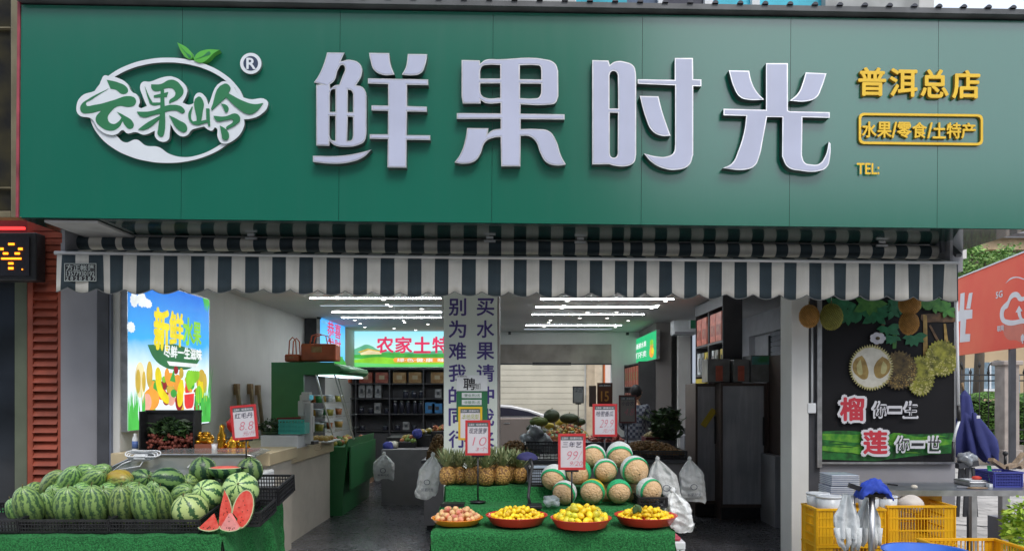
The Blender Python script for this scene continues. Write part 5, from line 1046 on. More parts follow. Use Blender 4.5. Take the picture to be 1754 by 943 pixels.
# ---- centre stand
cs = thing('stepped_stand', 'stepped display stand under green pile cloth before the square pillar', 'stand', (.2, 5.8, 0))
xa, xb = W(741, 0, 5.3).x, W(1152, 0, 5.3).x
steps = [(.0, 5.24), (.63, 5.2), (.652, 5.24), (.652, 5.73), (.724, 5.78), (.724, 6.12), (.834, 6.17), (.834, 6.62), (.3, 6.64)]   # z, Y
cum = [0]
for (z0, y0), (z1, y1) in zip(steps, steps[1:]): cum.append(cum[-1] + math.hypot(z1 - z0, y1 - y0))
def prof_(s):
    s *= cum[-1]
    for i in range(len(steps) - 1):
        if s <= cum[i + 1] + 1e-9:
            k = (s - cum[i]) / (cum[i + 1] - cum[i]); return steps[i][1] + (steps[i + 1][1] - steps[i][1]) * k, steps[i][0] + (steps[i + 1][0] - steps[i][0]) * k
    return steps[-1][1], steps[-1][0]
def cfn(u, v):
    Y, z = prof_(v); lo = max(0, (.6 - z) / .6) if Y < 5.5 else 0; x = xa - .05 * lo * 1.2 + (xb - xa + .1 * lo) * u + .012 * noise.noise(Vector((u * 5, v * 9, 0)))
    return (x, Y - lo * .03 * math.sin(x * 14), z - .008 * (abs(u - .5) > .49))
mk(pile(G(), cfn, 120, 110, amp=.005), 'cloth', m_turf, cs, fix=False)
for s_, X in ((-1, xa), (1, xb)):
    def sf(u, v, X=X, s_=s_):
        Y = 5.24 + u * 1.4; zt = .652 if Y < 5.75 else (.724 if Y < 6.14 else .834); return (X + s_ * (.06 * v + .03 * v * math.sin(u * 22)), Y, zt * (1 - v) + .01 * v)
    mk(pile(G(), sf, 60, 24, amp=.005, seed=s_ * 3), 'cloth_side', m_turf, cs, fix=False)
g = G(); g.box(W(747, 0, 5.16).x, W(1150, 0, 5.16).x, 5.17, 5.20, .0, .10); 
mk(G().box(W(800, 0, 5.2).x, W(880, 0, 5.2).x, 5.08, 5.15, 0, .52), 'white_support', m_white, cs)
# pans
m_mg = M('mango_skin', (.86, .58, .012), .4, col2=(.90, .68, .03), scale=30, rnd=.16); m_mg2 = M('green_mango_skin', (.52, .52, .04), .4, col2=(.76, .62, .03), scale=25, rnd=.15)
m_rp = M('red_pan', (.60, .028, .02), .35, var=.06, coat=.3); m_op = M('orange_pan', (.80, .26, .01), .35, var=.06, coat=.3)
m_pe = M('peach_skin', (.72, .52, .22), .55, col2=(.68, .20, .14), scale=14, rnd=.12)
def fproto(nm, cat, m_, rx, rz, seed, stem=True):
    t = thing(nm, 'x', cat, (0, 0, 0)); mk(G().ball((0, 0, 0), rx, rx * .92, rz, n=12, m=8, dis=lambda q: 1 + .08 * noise.noise(q * 60 + Vector((seed, 0, 0))) + (.12 * max(0, q.z / rz))), 'skin', m_, t)
    if stem: mk(G().tube([(0, 0, rz * 1.08), (.001, 0, rz * 1.25)], .0025, 5), 'stem', m_stem, t)
    return Pool(t)
MG, MG2, PE = fproto('mango', 'mango', m_mg, .021, .027, 1), fproto('mango', 'mango', m_mg2, .022, .028, 4), fproto('peach', 'peach', m_pe, .024, .023, 2, False)
def pan(nm, lab, px, py, Y, r, m_, fr, flab, grp, seed, hgt=.05, big=1., pools=None, n=34):
    c = W(px, py, Y); zb = .664; c.z = zb; rz = hgt + .012; t = thing(nm, lab, 'pan', c, 'pans of fruit on the green cloth')
    mk(G().lathe(c, [(r * .72, .0), (r * .80, .006), (r * .97, rz), (r, rz + .003), (r * 1.0, rz + .007), (r * .95, rz + .004), (r * .78, .010), (0, .008)], 40), 'dish', m_, t)
    rr = random.Random(seed); placed = 0
    for lay, (kr, m__, hz) in enumerate(((.80, int(n * .6), .044), (.62, int(n * .45), .070), (.38, int(n * .25), .096))):
        for i in range(m__):
            a = 2 * PI * (i + rr.random() * .5) / m__ + lay * .4; q = r * kr * rr.uniform(.9, 1.02)
            p = (c.x + math.cos(a) * q, c.y + math.sin(a) * q, c.z + rz * .3 + hz * (1 + (big - 1) * .8) * rr.uniform(.9, 1.1)); pl_ = rr.choice(pools or [fr]); pl_.put(p, (rr.uniform(-1.4, 1.4), rr.uniform(-1.2, 1.2), rr.uniform(0, 6)), big * rr.uniform(.88, 1.12), flab, grp)
    for i in range(int(n * .5)):
        a = rr.uniform(0, 2 * PI); q = r * math.sqrt(rr.random()) * .62; pl_ = rr.choice(pools or [fr]); k = 1 - q / (r * .8)
        pl_.put((c.x + math.cos(a) * q, c.y + math.sin(a) * q, c.z + .045 + .055 * k * big), (rr.uniform(-1.4, 1.4), rr.uniform(-1.2, 1.2), rr.uniform(0, 6)), big * rr.uniform(.9, 1.12), flab, grp)
    return c
pan('orange_pan', 'shallow orange pan of peaches at the left end of the row', 783, 888, 5.42, .185, m_op, PE, 'red and yellow peach heaped in the orange pan', 'peaches in the orange pan', 1, .03, .85, n=32)
pan('red_pan', 'red pan of small yellow mangoes next to the orange pan', 885, 886, 5.42, .222, m_rp, MG, 'small yellow mango in the red pan next to the peaches', 'mangoes in the left red pan', 2, .05, .82, n=56)
pan('red_pan', 'red pan of larger mixed mangoes in the middle nearest the viewer', 995, 892, 5.30, .215, m_rp, MG, 'yellow or greenish mango in the middle red pan', 'mangoes in the middle red pan', 3, .05, 1.12, [MG, MG, MG2], n=40)
c = pan('red_pan', 'red pan of small bright yellow mangoes at the right end', 1106, 887, 5.42, .225, m_rp, MG, 'small yellow mango in the right end red pan', 'mangoes in the right red pan', 4, .05, .80, n=56)
for x, y, rot, w_ in ((1085, 879, .5, 'leftmost'), (1098, 877, -.6, 'rightmost')):
    p = W(x, y, 5.3); g = G(); g.T = Matrix.Translation(p) @ Matrix.Rotation(rot, 4, 'Y'); g.grid(lambda u, v: ((u - .5) * .05 * math.sin(PI * (v * .9 + .05)), -.01 * math.cos((u - .5) * 3), v * .07), 4, 6)
    mk(g, 'leaf', m_lf2, None, 'green leaf lying on the right pan of mangoes, %s of two' % w_, 'leaf', 'leaves on the mangoes', solid=.001, fix=False)
# pineapples
m_pn = bpy.data.materials.new('pineapple_skin'); m_pn.use_nodes = True; N = m_pn.node_tree.nodes; L_ = m_pn.node_tree.links; vo = N.new('ShaderNodeTexVoronoi'); vo.inputs['Scale'].default_value = 62; tc = N.new('ShaderNodeTexCoord'); L_.new(tc.outputs['Object'], vo.inputs[0])
rp = N.new('ShaderNodeValToRGB'); rp.color_ramp.elements[0].color = (.66, .38, .10, 1); rp.color_ramp.elements[1].color = (.17, .08, .025, 1); rp.color_ramp.elements[0].position = .1; rp.color_ramp.elements[1].position = .75; L_.new(vo.outputs[0], rp.inputs[0]); b = N['Principled BSDF']; L_.new(rp.outputs[0], b.inputs[0]); b.inputs['Roughness'].default_value = .6
bp = N.new('ShaderNodeBump'); bp.invert = True; bp.inputs['Strength'].default_value = .9; bp.inputs['Distance'].default_value = .008; L_.new(vo.outputs[0], bp.inputs['Height']); L_.new(bp.outputs[0], b.inputs['Normal'])
m_pc = M('pineapple_crown', (.12, .19, .08), .55, col2=(.36, .38, .20), scale=25)
def pine_proto(seed):
    t = thing('pineapple', 'x', 'pineapple', (0, 0, 0), 'pineapples on the top step'); rr = random.Random(seed)
    mk(G().lathe((0, 0, 0), [(.03, 0), (.058, .01), (.070, .045), (.071, .085), (.062, .125), (.040, .150), (.02, .156)], 22, wob=lambda a, i: 1 + .035 * math.sin(a * 8 + i * PI)), 'fruit_body', m_pn, t)
    g = G()
    for i in range(38):
        k = i / 37; a = i * 2.4 + rr.uniform(-.2, .2); L = .085 + .095 * (1 - abs(k - .5)) * rr.uniform(.8, 1.15); sp_ = (1 - k) * 1.25 + .12; z0 = .145 + k * .035; dx, dy = math.cos(a), math.sin(a); w = .012; r0 = .022 * (1 - k) + .006; prev = None
        for s_ in range(5):
            q = s_ / 4; rad = r0 + L * math.sin(sp_ * q * 1.05) * .72; z = z0 + L * q * math.cos(sp_ * q * .9); ww = w * (1 - q ** 2) + .0008
            cur = [g.v((dx * rad - dy * ww, dy * rad + dx * ww, z)), g.v((dx * rad + dy * ww, dy * rad - dx * ww, z))]
            if prev: g.f([prev[0], prev[1], cur[1], cur[0]], True)
            prev = cur
    mk(g, 'crown', m_pc, t, fix=False); return Pool(t)
PN = [pine_proto(i) for i in range(3)]
for i, (x, y, s_, Y, lab) in enumerate(((768, 833, 1.0, 6.30, 'golden pineapple at the left end of the front row'), (789, 832, .95, 6.36, 'brown pineapple second from the left'), (810, 832, .95, 6.32, 'pineapple directly behind the pole of the sign reading 10'), (833, 833, 1.0, 6.28, 'pineapple just right of the sign pole'), (860, 833, 1.05, 6.28, 'broad pineapple with the tallest crown'), (878, 829, .95, 6.45, 'pineapple half hidden between the broad one and the right end one'), (890, 828, .9, 6.4, 'pineapple at the right end with grey green crown'), (779, 829, .9, 6.52, 'rear pineapple behind the golden left one'), (847, 829, 1., 6.5, 'rear pineapple behind the broad one'), (822, 829, .92, 6.52, 'rear pineapple behind the sign pole'))):
    p = W(x, y, Y); p.z = .838; PN[i % 3].put(p, (R(random.uniform(-5, 5)), R(random.uniform(-5, 5)), i * 1.3), s_ * .98, lab)
# netted melons
m_cn = M('netted_skin', (.62, .40, .20), .75, col2=(.72, .50, .29), scale=26, bump=.8, bs=70); m_fg = M('green_foam_net', (.02, .44, .17), .7, var=.15, scale=60, bump=.6, bs=150); m_fw = M('white_foam_net', (.66, .70, .68), .7, var=.08, scale=60, bump=.6, bs=150); m_fy = M('yellow_foam_net', (.6, .42, .02), .7)
def cant(col3=None, ring=(.36, .43)):
    t = thing('netted_melon', 'x', 'melon', (0, 0, 0), 'netted melons in foam sleeves'); r = .1
    mk(G().ball((0, 0, 0), r, r, r * 1.04, n=28, m=18, dis=lambda q: 1 + .012 * noise.noise(q * 30)), 'skin', m_cn, t); 
    def slv(nm, t0, t1, k, mt):
        mk(G().ball((0, 0, 0), r * k, r * k, r * k * 1.04, n=40, m=8, t0=t0, t1=t1, dis=lambda q: 1 + .02 * noise.noise(q * 55)), nm, mt, t)
    slv('sleeve_rim', ring[0], ring[1], 1.05, m_fg); slv('sleeve', ring[1] - .005, .95, 1.045, col3 or m_fw); mk(G().lathe((0, 0, r * 1.035), [(.006, 0), (.005, .004), (0, .005)], 8), 'scar', m_stem, t)
    return Pool(t)
CT, CT2, CT3 = cant(), cant(m_fg, (.37, .50)), cant(m_fy, (.37, .48))
for i, (x, y, w, Y, ax, ay, pool, lab) in enumerate(((949, 817, 46, 6.1, -14, -35, CT, 'netted melon at the left end of the second row'), (967, 843, 43, 5.92, -22, -14, CT, 'netted melon at the left end of the bottom row behind the sign pole'), (1015, 841, 44, 5.92, -18, -14, CT3, 'netted melon with green and yellow sleeve second in the bottom row'), (1060, 841, 43, 5.92, 2, -18, CT2, 'netted melon with all green sleeve third in the bottom row'), (1112, 839, 45, 5.92, 26, -10, CT, 'netted melon at the right end of the bottom row'), (991, 808, 44, 6.05, -20, -15, CT2, 'netted melon half hidden behind the sign reading 99'), (1037, 805, 42, 6.05, 0, -14, CT, 'netted melon in the centre of the second row'), (1087, 804, 50, 6.02, 12, -12, CT, 'large netted melon with a dark bruise on the right of the second row'), (1017, 781, 43, 6.2, -12, -14, CT, 'netted melon on the left of the top pair'), (1061, 778, 46, 6.2, 0, -38, CT, 'netted melon with tall white sleeve on the right of the top pair'), (1085, 842, 40, 6.15, 0, 0, CT2, 'netted melon buried behind the bottom row'), (1040, 842, 40, 6.15, 0, 0, CT2, 'netted melon buried in the middle behind the bottom row'))):
    # axis towards the camera, turned by ax sideways and ay down
    d = Vector((math.sin(R(ax)), -math.cos(R(ax)), math.sin(R(ay)))).normalized(); q = d.to_track_quat('Z', 'Y'); pool.put(W(x, y, Y), q.to_euler(), (w / F * Y) / .212, lab)
mk(G().ball(W(1080, 800, 5.90), .011, .004, .009, n=8, m=6), 'bruise', m_stem, None, 'dark brown bruise on the large netted melon', 'blemish') if False else None
crate('black_crate', 'black crate under the right end of the netted melons', W(1095, 0, 5.8).x, W(1142, 0, 5.8).x, 5.80, 6.08, .73, .80, m_cb, 3, .025, group='black crates on the stepped stand')
crate('black_crate', 'black lattice crate with pale lining left of the netted melons', W(908, 0, 6.2).x, W(948, 0, 6.2).x, 6.2, 6.5, .84, .98, m_cb, 6, .016, group='black crates on the stepped stand')
mk(G().box(W(909, 0, 6.35).x, W(946, 0, 6.35).x, 6.36, 6.37, .85, .99), 'crate_liner', M('pale_blue_liner', (.42, .5, .6), .5), None, 'pale blue sheet standing inside the lattice crate beside the netted melons', 'sheet')
t = thing('black_tray', 'small flat black tray lying left of the sign base', 'tray', W(776, 862, 5.85)); p = W(776, 862, 5.86); mk(G().box(p.x - .085, p.x + .085, 5.80, 5.98, .728, .742), 'base', m_cb, t); mk(G().box(p.x - .09, p.x + .09, 5.795, 5.80, .728, .752), 'front_rim', m_cb, t)
t = thing('folding_stand', 'black curved folding bracket with dark blue cloth cap beside the pineapples', 'stand', W(912, 866, 5.7)); mk(G().tube([W(909, 785, 5.95), W(912, 797, 5.93), W(908, 820, 5.9), (W(905, 0, 5.85).x, 5.85, .80), (W(908, 0, 5.82).x, 5.82, .74)], .012, 8), 'curved_arm', m_cb, t); mk(G().box(W(902, 0, 5.75).x, W(928, 0, 5.75).x, 5.68, 5.85, .73, .752), 'foot', m_cb, t, bev=.004)
mk(G().ball(W(903, 784, 6.05), .085, .10, .05, n=20, m=8, t0=0, t1=.55, dis=lambda q: 1 + .15 * noise.noise(q * 12)), 'cloth_cap', M('dark_blue_cloth', (.03, .03, .12), .8, var=.2), t, fix=False)
# crumpled clear plastic and white stool
m_bag = M('thin_white_plastic', (.90, .92, .91), .3, var=.04, scale=9, alpha=.82, bump=.8, bs=30); m_clr = M('clear_film', (.55, .62, .62), .25, alpha=.6, var=.1, bump=.6, bs=30); m_gp = M('grey_bag_print', (.12, .14, .18), .6, var=0)
def crump(nm, lab, cat, c, rx, ry, rz, m_, seed, f=18, a=.5): return mk(G().ball(c, rx, ry, rz, n=26, m=16, dis=lambda q: 1 + a * noise.noise(q * f + Vector((seed, 0, 0))) + a * .5 * noise.noise(q * f * 2.3)), nm, m_, None, lab, cat)
crump('crumpled_film', 'crumpled clear plastic bag left of the bottom netted melons', 'plastic bag', W(944, 857, 5.78), .07, .05, .04, m_clr, 3, 26)
def bag(lab, x0, y0, x1, y1, Y, seed, lean=0, grp='plastic bags hanging', print_=True, widen=.34, flare=0):
    w = (x1 - x0) / F * Y; h = (y1 - y0) / F * Y; c = W((x0 + x1) / 2, y0, Y); t = thing('plastic_bag', lab, 'plastic bag', W((x0 + x1) / 2, y1, Y), grp); rr = random.Random(seed)
    ph = [rr.uniform(0, 6) for _ in range(6)]
    def fn(u, v):
        a = u * 2 * PI; k = .10 + .9 * min(1, (v / widen)) ** .8 if v < widen else 1.0; k *= 1 + .02 * math.sin(v * 9 + ph[4])
        if v > .93: k *= 1 - (v - .93) * 1.5
        fo = 1 + .35 * math.sin(7 * a + ph[0]) * (1 - v * .7) + .05 * math.sin(11 * a + ph[1]); sgn = lambda q, e: math.copysign(abs(q) ** e, q)
        x = sgn(math.cos(a), .75) * w / 2 * k * (1 + .04 * math.sin(3 * a + ph[2])); y = sgn(math.sin(a), .8) * (.018 + .05 * math.sin(PI * min(v * .9 + .05, 1))) * fo
        return (c.x + x * (1 + .05 * noise.noise(Vector((u * 6, v * 6, seed)))) + lean * (v - .5) * w, Y + y + .022 * noise.noise(Vector((x * 22, v * 9, seed))) + .010 * noise.noise(Vector((x * 60, v * 24, seed))), c.z - h * v - .012 * math.sin(a * 3 + ph[3]) * v - (.02 * math.sin(2 * a + ph[5]) if v > .9 else 0))
    g = G(); g.grid(fn, 48, 26); mk(g, 'bag_body', m_bag, t, fix=False)
    kx_ = c.x - lean * .5 * w; mk(G().ball((kx_, Y, c.z + .012), .022, .018, .026, n=10, m=8, dis=lambda q: 1 + .5 * noise.noise(q * 90)), 'knot', m_bag, t)
    if print_:
        pl = Plane((c.x + lean * .15 * w, Y - .088, c.z - h), (1, 0, 0)); L = LP(pl, -w / 2, 0, w, h); shape([spl2(L, [(.5 + .14 * math.cos(q), .62 + .12 * w / h * math.sin(q)) for q in [i * PI / 8 for i in range(16)]]), spl2(L, [(.5 + .11 * math.cos(q), .62 + .095 * w / h * math.sin(q)) for q in [i * PI / 8 for i in range(16)]])], L, 0, .001, 'bag_print', [m_gp], t)
        text('鲜果时光', L, .25, .76, .78, .85, .001, m_gp, t)
    return t
def spl2(L, pts): return [(L.p(x, y), False) for x, y in pts]
bag('white printed bag hanging low in front of the dark left aisle counter', 640, 778, 676, 820, 9.9, 1)
bag('white printed bag hanging at the left edge of the stepped stand', 716, 780, 754, 850, 7.9, 2, lean=-.35)
bag('white bag hanging on the grey counter behind the right netted melon', 1112, 787, 1160, 862, 7.6, 3, lean=.4)
bag('white bag hanging on the grey counter nearest the fridges', 1163, 787, 1206, 859, 8.1, 4, lean=.15)
bag('large white bag bulging behind the right end of the stepped stand', 1136, 842, 1184, 906, 5.9, 5, lean=.3, print_=False)
for x, y in ((635, 630),): pass
t = thing('plastic_stool', 'white and red plastic stool low beside the right end of the stand', 'stool', W(1168, 960, 5.7)); a = W(1156, 922, 5.6); mk(G().box(a.x - .12, a.x + .08, 5.6, 5.85, .44, .50), 'seat', m_white, t, bev=.01); mk(G().box(a.x - .11, a.x + .05, 5.62, 5.83, .503, .53), 'seat_pad', M('pinkish_red', (.5, .06, .10), .5), t, bev=.01)
for i, (dx, dy) in enumerate(((-.10, .02), (.06, .02), (-.10, .22), (.06, .22))): mk(G().bar((a.x + dx, 5.6 + dy, 0), (a.x + dx, 5.6 + dy, .44), .03), 'leg', m_white, t)

# ---- on and behind the grey counters: brown fruit heaps, crates of flowers, melons
def heap(nm, lab, cat, x0, x1, y0, y1, z, r, mats, n, ht, seed, kind='stuff'):
    g = G(); rr = random.Random(seed); cx_, cy_ = (x0 + x1) / 2, (y0 + y1) / 2
    for i in range(n):
        u, v = rr.uniform(-1, 1), rr.uniform(-1, 1); x = cx_ + u * (x1 - x0) / 2; y = cy_ + v * (y1 - y0) / 2; k = (1 - abs(u) ** 3) * (1 - abs(v) ** 3); g.mi = rr.randrange(len(mats)); q = r * rr.uniform(.8, 1.2)
        g.ball((x, y, z + ht * k * rr.uniform(.75, 1.05)), q, q, q, n=7, m=5)
    g.mi = 0; g.box(x0, x1, y0, y1, z, z + ht * .35)
    return mk(g, nm, mats, None, lab, cat, kind=kind, fix=False)
m_lg1 = M('longan_brown', (.16, .085, .025), .7, var=.3); m_lg2 = M('longan_tan', (.26, .14, .045), .7, var=.3)
X9 = lambda x, Y=8.9: W(x, 0, Y).x
heap('longan_heap', 'wide heap of small brown longans on the grey counter right of the signs', 'longans', X9(1062), X9(1168), 8.78, 9.35, .88, .018, [m_lg1, m_lg2], 900, .13, 1)
heap('longan_heap', 'small heap of brown longans right of the square pillar', 'longans', X9(856), X9(905), 8.78, 9.35, .88, .018, [m_lg1, m_lg2], 420, .13, 2)
heap('longan_heap', 'tall heap of brown longans left of the square pillar', 'longans', X9(733), X9(765), 8.78, 9.35, .84, .018, [m_lg1, m_lg2], 350, .24, 3)
crate('black_crate', 'black lattice crate under the wide heap of longans', X9(1060), X9(1170), 8.72, 9.4, .832, .93, m_cb, 4, .04, group='black crates on the grey counter')
crate('black_crate', 'black lattice crate with leaves between the small longan heap and the signs', X9(900), X9(960), 8.72, 9.3, .832, 1.0, m_cb, 4, .04, group='black crates on the grey counter')
bunch('leafy_vegetable', 'pale green leafy bundle at the edge of the small longan heap', 'vegetables', W(908, 785, 8.8), (.10, .08, .05), 90, .035, [M('pale_leaf', (.30, .36, .18), .6), m_lf2], 7)
m_drk = M('dark_melon', (.035, .05, .02), .5, var=.3); m_dm2 = M('green_melon', (.08, .11, .02), .5, var=.3); m_ym = M('yellow_melon', (.42, .32, .03), .5, var=.15)
for i, (x, y, rx, ry, mt, lab) in enumerate(((923, 722, 16, 9, m_dm2, 'yellow green melon at the left end of the rear heap'), (945, 712, 14, 12, m_drk, 'dark round melon on top of the rear heap'), (915, 733, 14, 8, m_drk, 'dark long melon low at the left of the rear heap'), (975, 716, 17, 9, m_drk, 'dark long melon at the right of the rear heap'), (941, 729, 9, 6, m_ym, 'small yellow melon left of centre on the rear heap'), (960, 724, 9.5, 8, m_ym, 'larger yellow melon in the middle of the rear heap'), (930, 740, 12, 7, m_drk, 'dark melon beneath the small yellow one'), (992, 722, 12, 7, m_drk, 'dark melon behind the thin stand on the rear heap'))):
    p = W(x, y, 11.2 + .08 * i); t = thing('melon', lab, 'melon', p, 'melons on the rear table'); k = 11.3 / F; mk(G().ball(p, rx * k, ry * k, ry * k, n=16, m=10), 'rind', mt, t); mk(G().tube([p + Vector((0, 0, ry * k)), p + Vector((.01, 0, ry * k + .02))], .006, 5), 'stem', m_stem, t)
m_fx = [M('mixfruit_%d' % i, c, .5, var=.2) for i, c in enumerate(((.45, .18, .06), (.42, .34, .16), (.22, .32, .2), (.36, .08, .06), (.45, .32, .05)))]
heap('mixed_fruit_bed', 'sloping bed of mixed orange and pale fruit in front of the yellow melons', 'fruit', W(932, 0, 11).x, W(1015, 0, 11).x, 11.0, 11.9, zi, .028, m_fx, 420, .22, 9)
heap('red_fruit_bed', 'bed of dark red fruit behind the sign reading 29.9', 'fruit', W(1012, 0, 10.4).x, W(1068, 0, 10.4).x, 10.3, 10.9, .9, .028, [m_fx[3], M('dark_red_fruit', (.14, .015, .02), .45)], 220, .18, 10)
mk(G().box(W(1000, 0, 10.3).x, W(1075, 0, 10.3).x, 10.2, 10.95, 0, .93), 'fruit_table', m_dark, None, 'low dark table under the dark red fruit behind the price signs', 'table')
item('fruit_tray', 'dark red tray of pale fruit right of the person', 'tray', 1106, 748, 1140, 757, 9.8, .35, M('maroon', (.14, .015, .02), .5), 'tray_body')
heap('pale_fruit', 'small pile of pale ginger coloured fruit in the dark red tray', 'fruit', W(1108, 0, 9.8).x, W(1128, 0, 9.8).x, 9.82, 10.0, W(0, 748, 9.8).z, .02, [m_fx[1]], 40, .05, 12)
mk(G().box(W(1100, 0, 9.9).x, W(1150, 0, 9.9).x, 9.75, 10.4, 0, W(0, 757.5, 9.8).z), 'fruit_table', m_dark, None, 'narrow dark table under the dark red tray of pale fruit', 'table')
# crate with grey bags left of the melons
for i, (x, y, lab) in enumerate(((916, 735, 'upper'), (905, 748, 'left'), (932, 752, 'lower right'))): crump('plastic_bag', 'dark grey crumpled bag of fruit, %s of three beside the rear melons' % lab, 'plastic bag', W(x, y + 6, 10.5), .11, .08, .12, M('grey_bag_%d' % i, (.14, .15, .17), .35, col2=(.3, .33, .35), scale=11), i + 2, 11, .35)
# flower and fruit crates in the left aisle
fl = [M('flower_%d' % i, c, .6, var=.2, scale=20) for i, c in enumerate(((.55, .52, .42), (.40, .12, .05), (.14, .22, .04), (.35, .25, .05), (.06, .07, .35)))]
mk(G().box(W(653, 0, 10.9).x, W(840, 0, 10.9).x, 11.3, 12.0, .8, .93), 'riser', m_black, None, 'black riser at the back of the dark aisle counter', 'riser')
for i, (x0, x1, y, seed, lab) in enumerate(((662, 680, 758, 1, 'blue rimmed crate of white fruit lowest in the aisle row'), (682, 712, 748, 2, 'crate of green and red fruit in the middle of the aisle row'), (712, 738, 736, 3, 'blue rimmed crate of pale flowers beside the pillar'), (738, 770, 730, 4, 'crate of red brown fruit nearest the pillar'))):
    Y = 10.9 + i * .15; a, b = W(x0, y + 8, Y), W(x1, y, Y); t = thing('fruit_crate', lab, 'crate', ((a.x + b.x) / 2, Y, .8), 'fruit crates in the left aisle'); mk(G().box(a.x, b.x, Y, Y + .4, .801, a.z), 'crate_body', m_black, t, bev=.01)
    if i in (0, 2): mk(G().ball(W(x0 + 4, y + 6, Y - .05), .08, .05, .07, n=12, m=8, dis=lambda q: 1 + .4 * noise.noise(q * 20)), 'blue_wrap', fl[4], t)
    g = G(); rr = random.Random(seed)
    for k in range(16):
        q = rr.uniform(.03, .05); gg = G(); gg.ball((rr.uniform(a.x + .03, b.x - .03), Y + rr.uniform(.02, .35), a.z + rr.uniform(.0, .06)), q, q, q * .9, n=8, m=6); mk(gg, 'fruit', fl[((0, 0, 1), (2, 1, 3), (0, 2, 3), (1, 3, 1))[i][k % 3]], t)
p = W(690, 790, 10.6)
# cardboard box and bags on the floor
bxs = thing('cardboard_box', 'open brown cardboard box of white bags on the floor by the cooler', 'box', W(616, 822, 13.0)); a, b = W(595, 822, 13.6), W(640, 790, 13.6)
m_cb2 = M('cardboard', (.24, .14, .08), .8, var=.1)
g = G(); g.box(a.x, b.x, 13.2, 13.22, .02, .40); g.box(a.x, a.x + .02, 13.221, 13.6, .02, .40); g.box(b.x - .02, b.x, 13.221, 13.6, .02, .4); g.box(a.x, b.x, 13.601, 13.62, .02, .4); g.box(a.x + .021, b.x - .021, 13.221, 13.6, .02, .04); mk(g, 'carton', m_cb2, bxs)
g = G(); g.poly([(a.x, 13.2, .401), (a.x, 13.6, .401), (a.x - .12, 13.55, .5), (a.x - .12, 13.25, .5)]); mk(g, 'flap', m_cb2, bxs, solid=.004)
crump('bag_heap', 'heap of white plastic bags filling the cardboard box', 'plastic bags', (W(620, 0, 13.4).x, 13.4, .43), .22, .16, .12, m_bag, 8, 12, .45)
t = thing('gift_basket', 'dark red wrapped basket on the floor by the rear shelving', 'basket', W(624, 790, 14.6)); p = W(622, 775, 14.6); mk(G().lathe((p.x, p.y, .02), [(.14, 0), (.2, .2), (.16, .3)], 16), 'basket_body', m_gr, t); mk(G().ball((p.x, p.y, .38), .17, .15, .14, n=14, m=8), 'wrapped_fruit', m_fx[0], t); mk(G().tube([(p.x - .17, p.y, .3), (p.x - .1, p.y, .58), (p.x + .1, p.y, .58), (p.x + .17, p.y, .3)], .012), 'handle', m_gr, t)
t = bunch('potted_plant', 'dark green potted plant beside the dispenser by the pale wall', 'plant', W(1142, 760, 9.7), (.20, .16, .24), 500, .055, [m_lf1, m_lf2], 21)
g = G(); rr = random.Random(3); p = W(1142, 760, 9.7)
for i in range(9):
    a = rr.uniform(-1.1, 1.1); L = rr.uniform(.3, .48); g.tube([p, p + Vector((math.sin(a) * L * .4, .0, L * .6)), p + Vector((math.sin(a) * L, rr.uniform(-.1, .1), L * .95 * math.cos(a * .5)))], .006, 5)
mk(g, 'stems', m_lf2, t); mk(G().lathe((p.x, p.y, .85), [(.09, 0), (.12, .15)], 14), 'pot', m_dark, t)
# ============================================================= FRONT LEFT: FREEZER, AQUARIUM, ORNAMENTS
t = thing('glass_freezer', 'glass lidded display freezer behind the watermelon heap', 'freezer', W(330, 830, 6.8) * Vector((1, 1, 0))); a, b = W(207, 812, 6.75), W(455, 0, 6.75)
mk(G().box(a.x + .03, b.x, 6.5, 7.0, 0, .9), 'cabinet', m_white, t, bev=.02)
g = G(); prf = [(a.x, .905), (a.x + .08, .97), (a.x + .22, 1.035), (a.x + .4, 1.065), (b.x - .08, 1.065), (b.x, 1.05)]
A = [g.v((x, 6.5, z)) for x, z in prf]; B = [g.v((x, 6.9, z + .03)) for x, z in prf]
for i in range(5): g.f([A[i], A[i + 1], B[i + 1], B[i]], True)
g.f(A + [g.v((b.x, 6.5, .905))]); mk(g, 'glass_lid', M('lid_glass', (.30, .34, .34), .1, col2=(.40, .44, .44), scale=2, alpha=.7), t, fix=False)
g = G(); g.tube([(x, 6.49, z + .004) for x, z in prf], .010, 6); mk(g, 'lid_frame', m_steel, t); mk(G().bar((W(352, 0, 6.6).x, 6.5, 1.06), (W(330, 0, 6.6).x, 6.5, .96), .012), 'lid_stay', m_white, t)
for i, (x, c) in enumerate(((250, m_ym), (290, m_dm2), (355, M('blue_pack', (.05, .14, .4), .4)), (335, m_ym), (395, m_fx[3]), (425, m_fx[1]), (225, m_dm2))):
    p = W(x, 800, 6.7); tt = mk(G().ball((p.x, 6.66, .95), .085, .08, .05, n=14, m=8), 'fruit_pack', c, None, '%s fruit pack from the left seen through the freezer lid' % ORD[i], 'fruit pack', 'packs in the freezer')
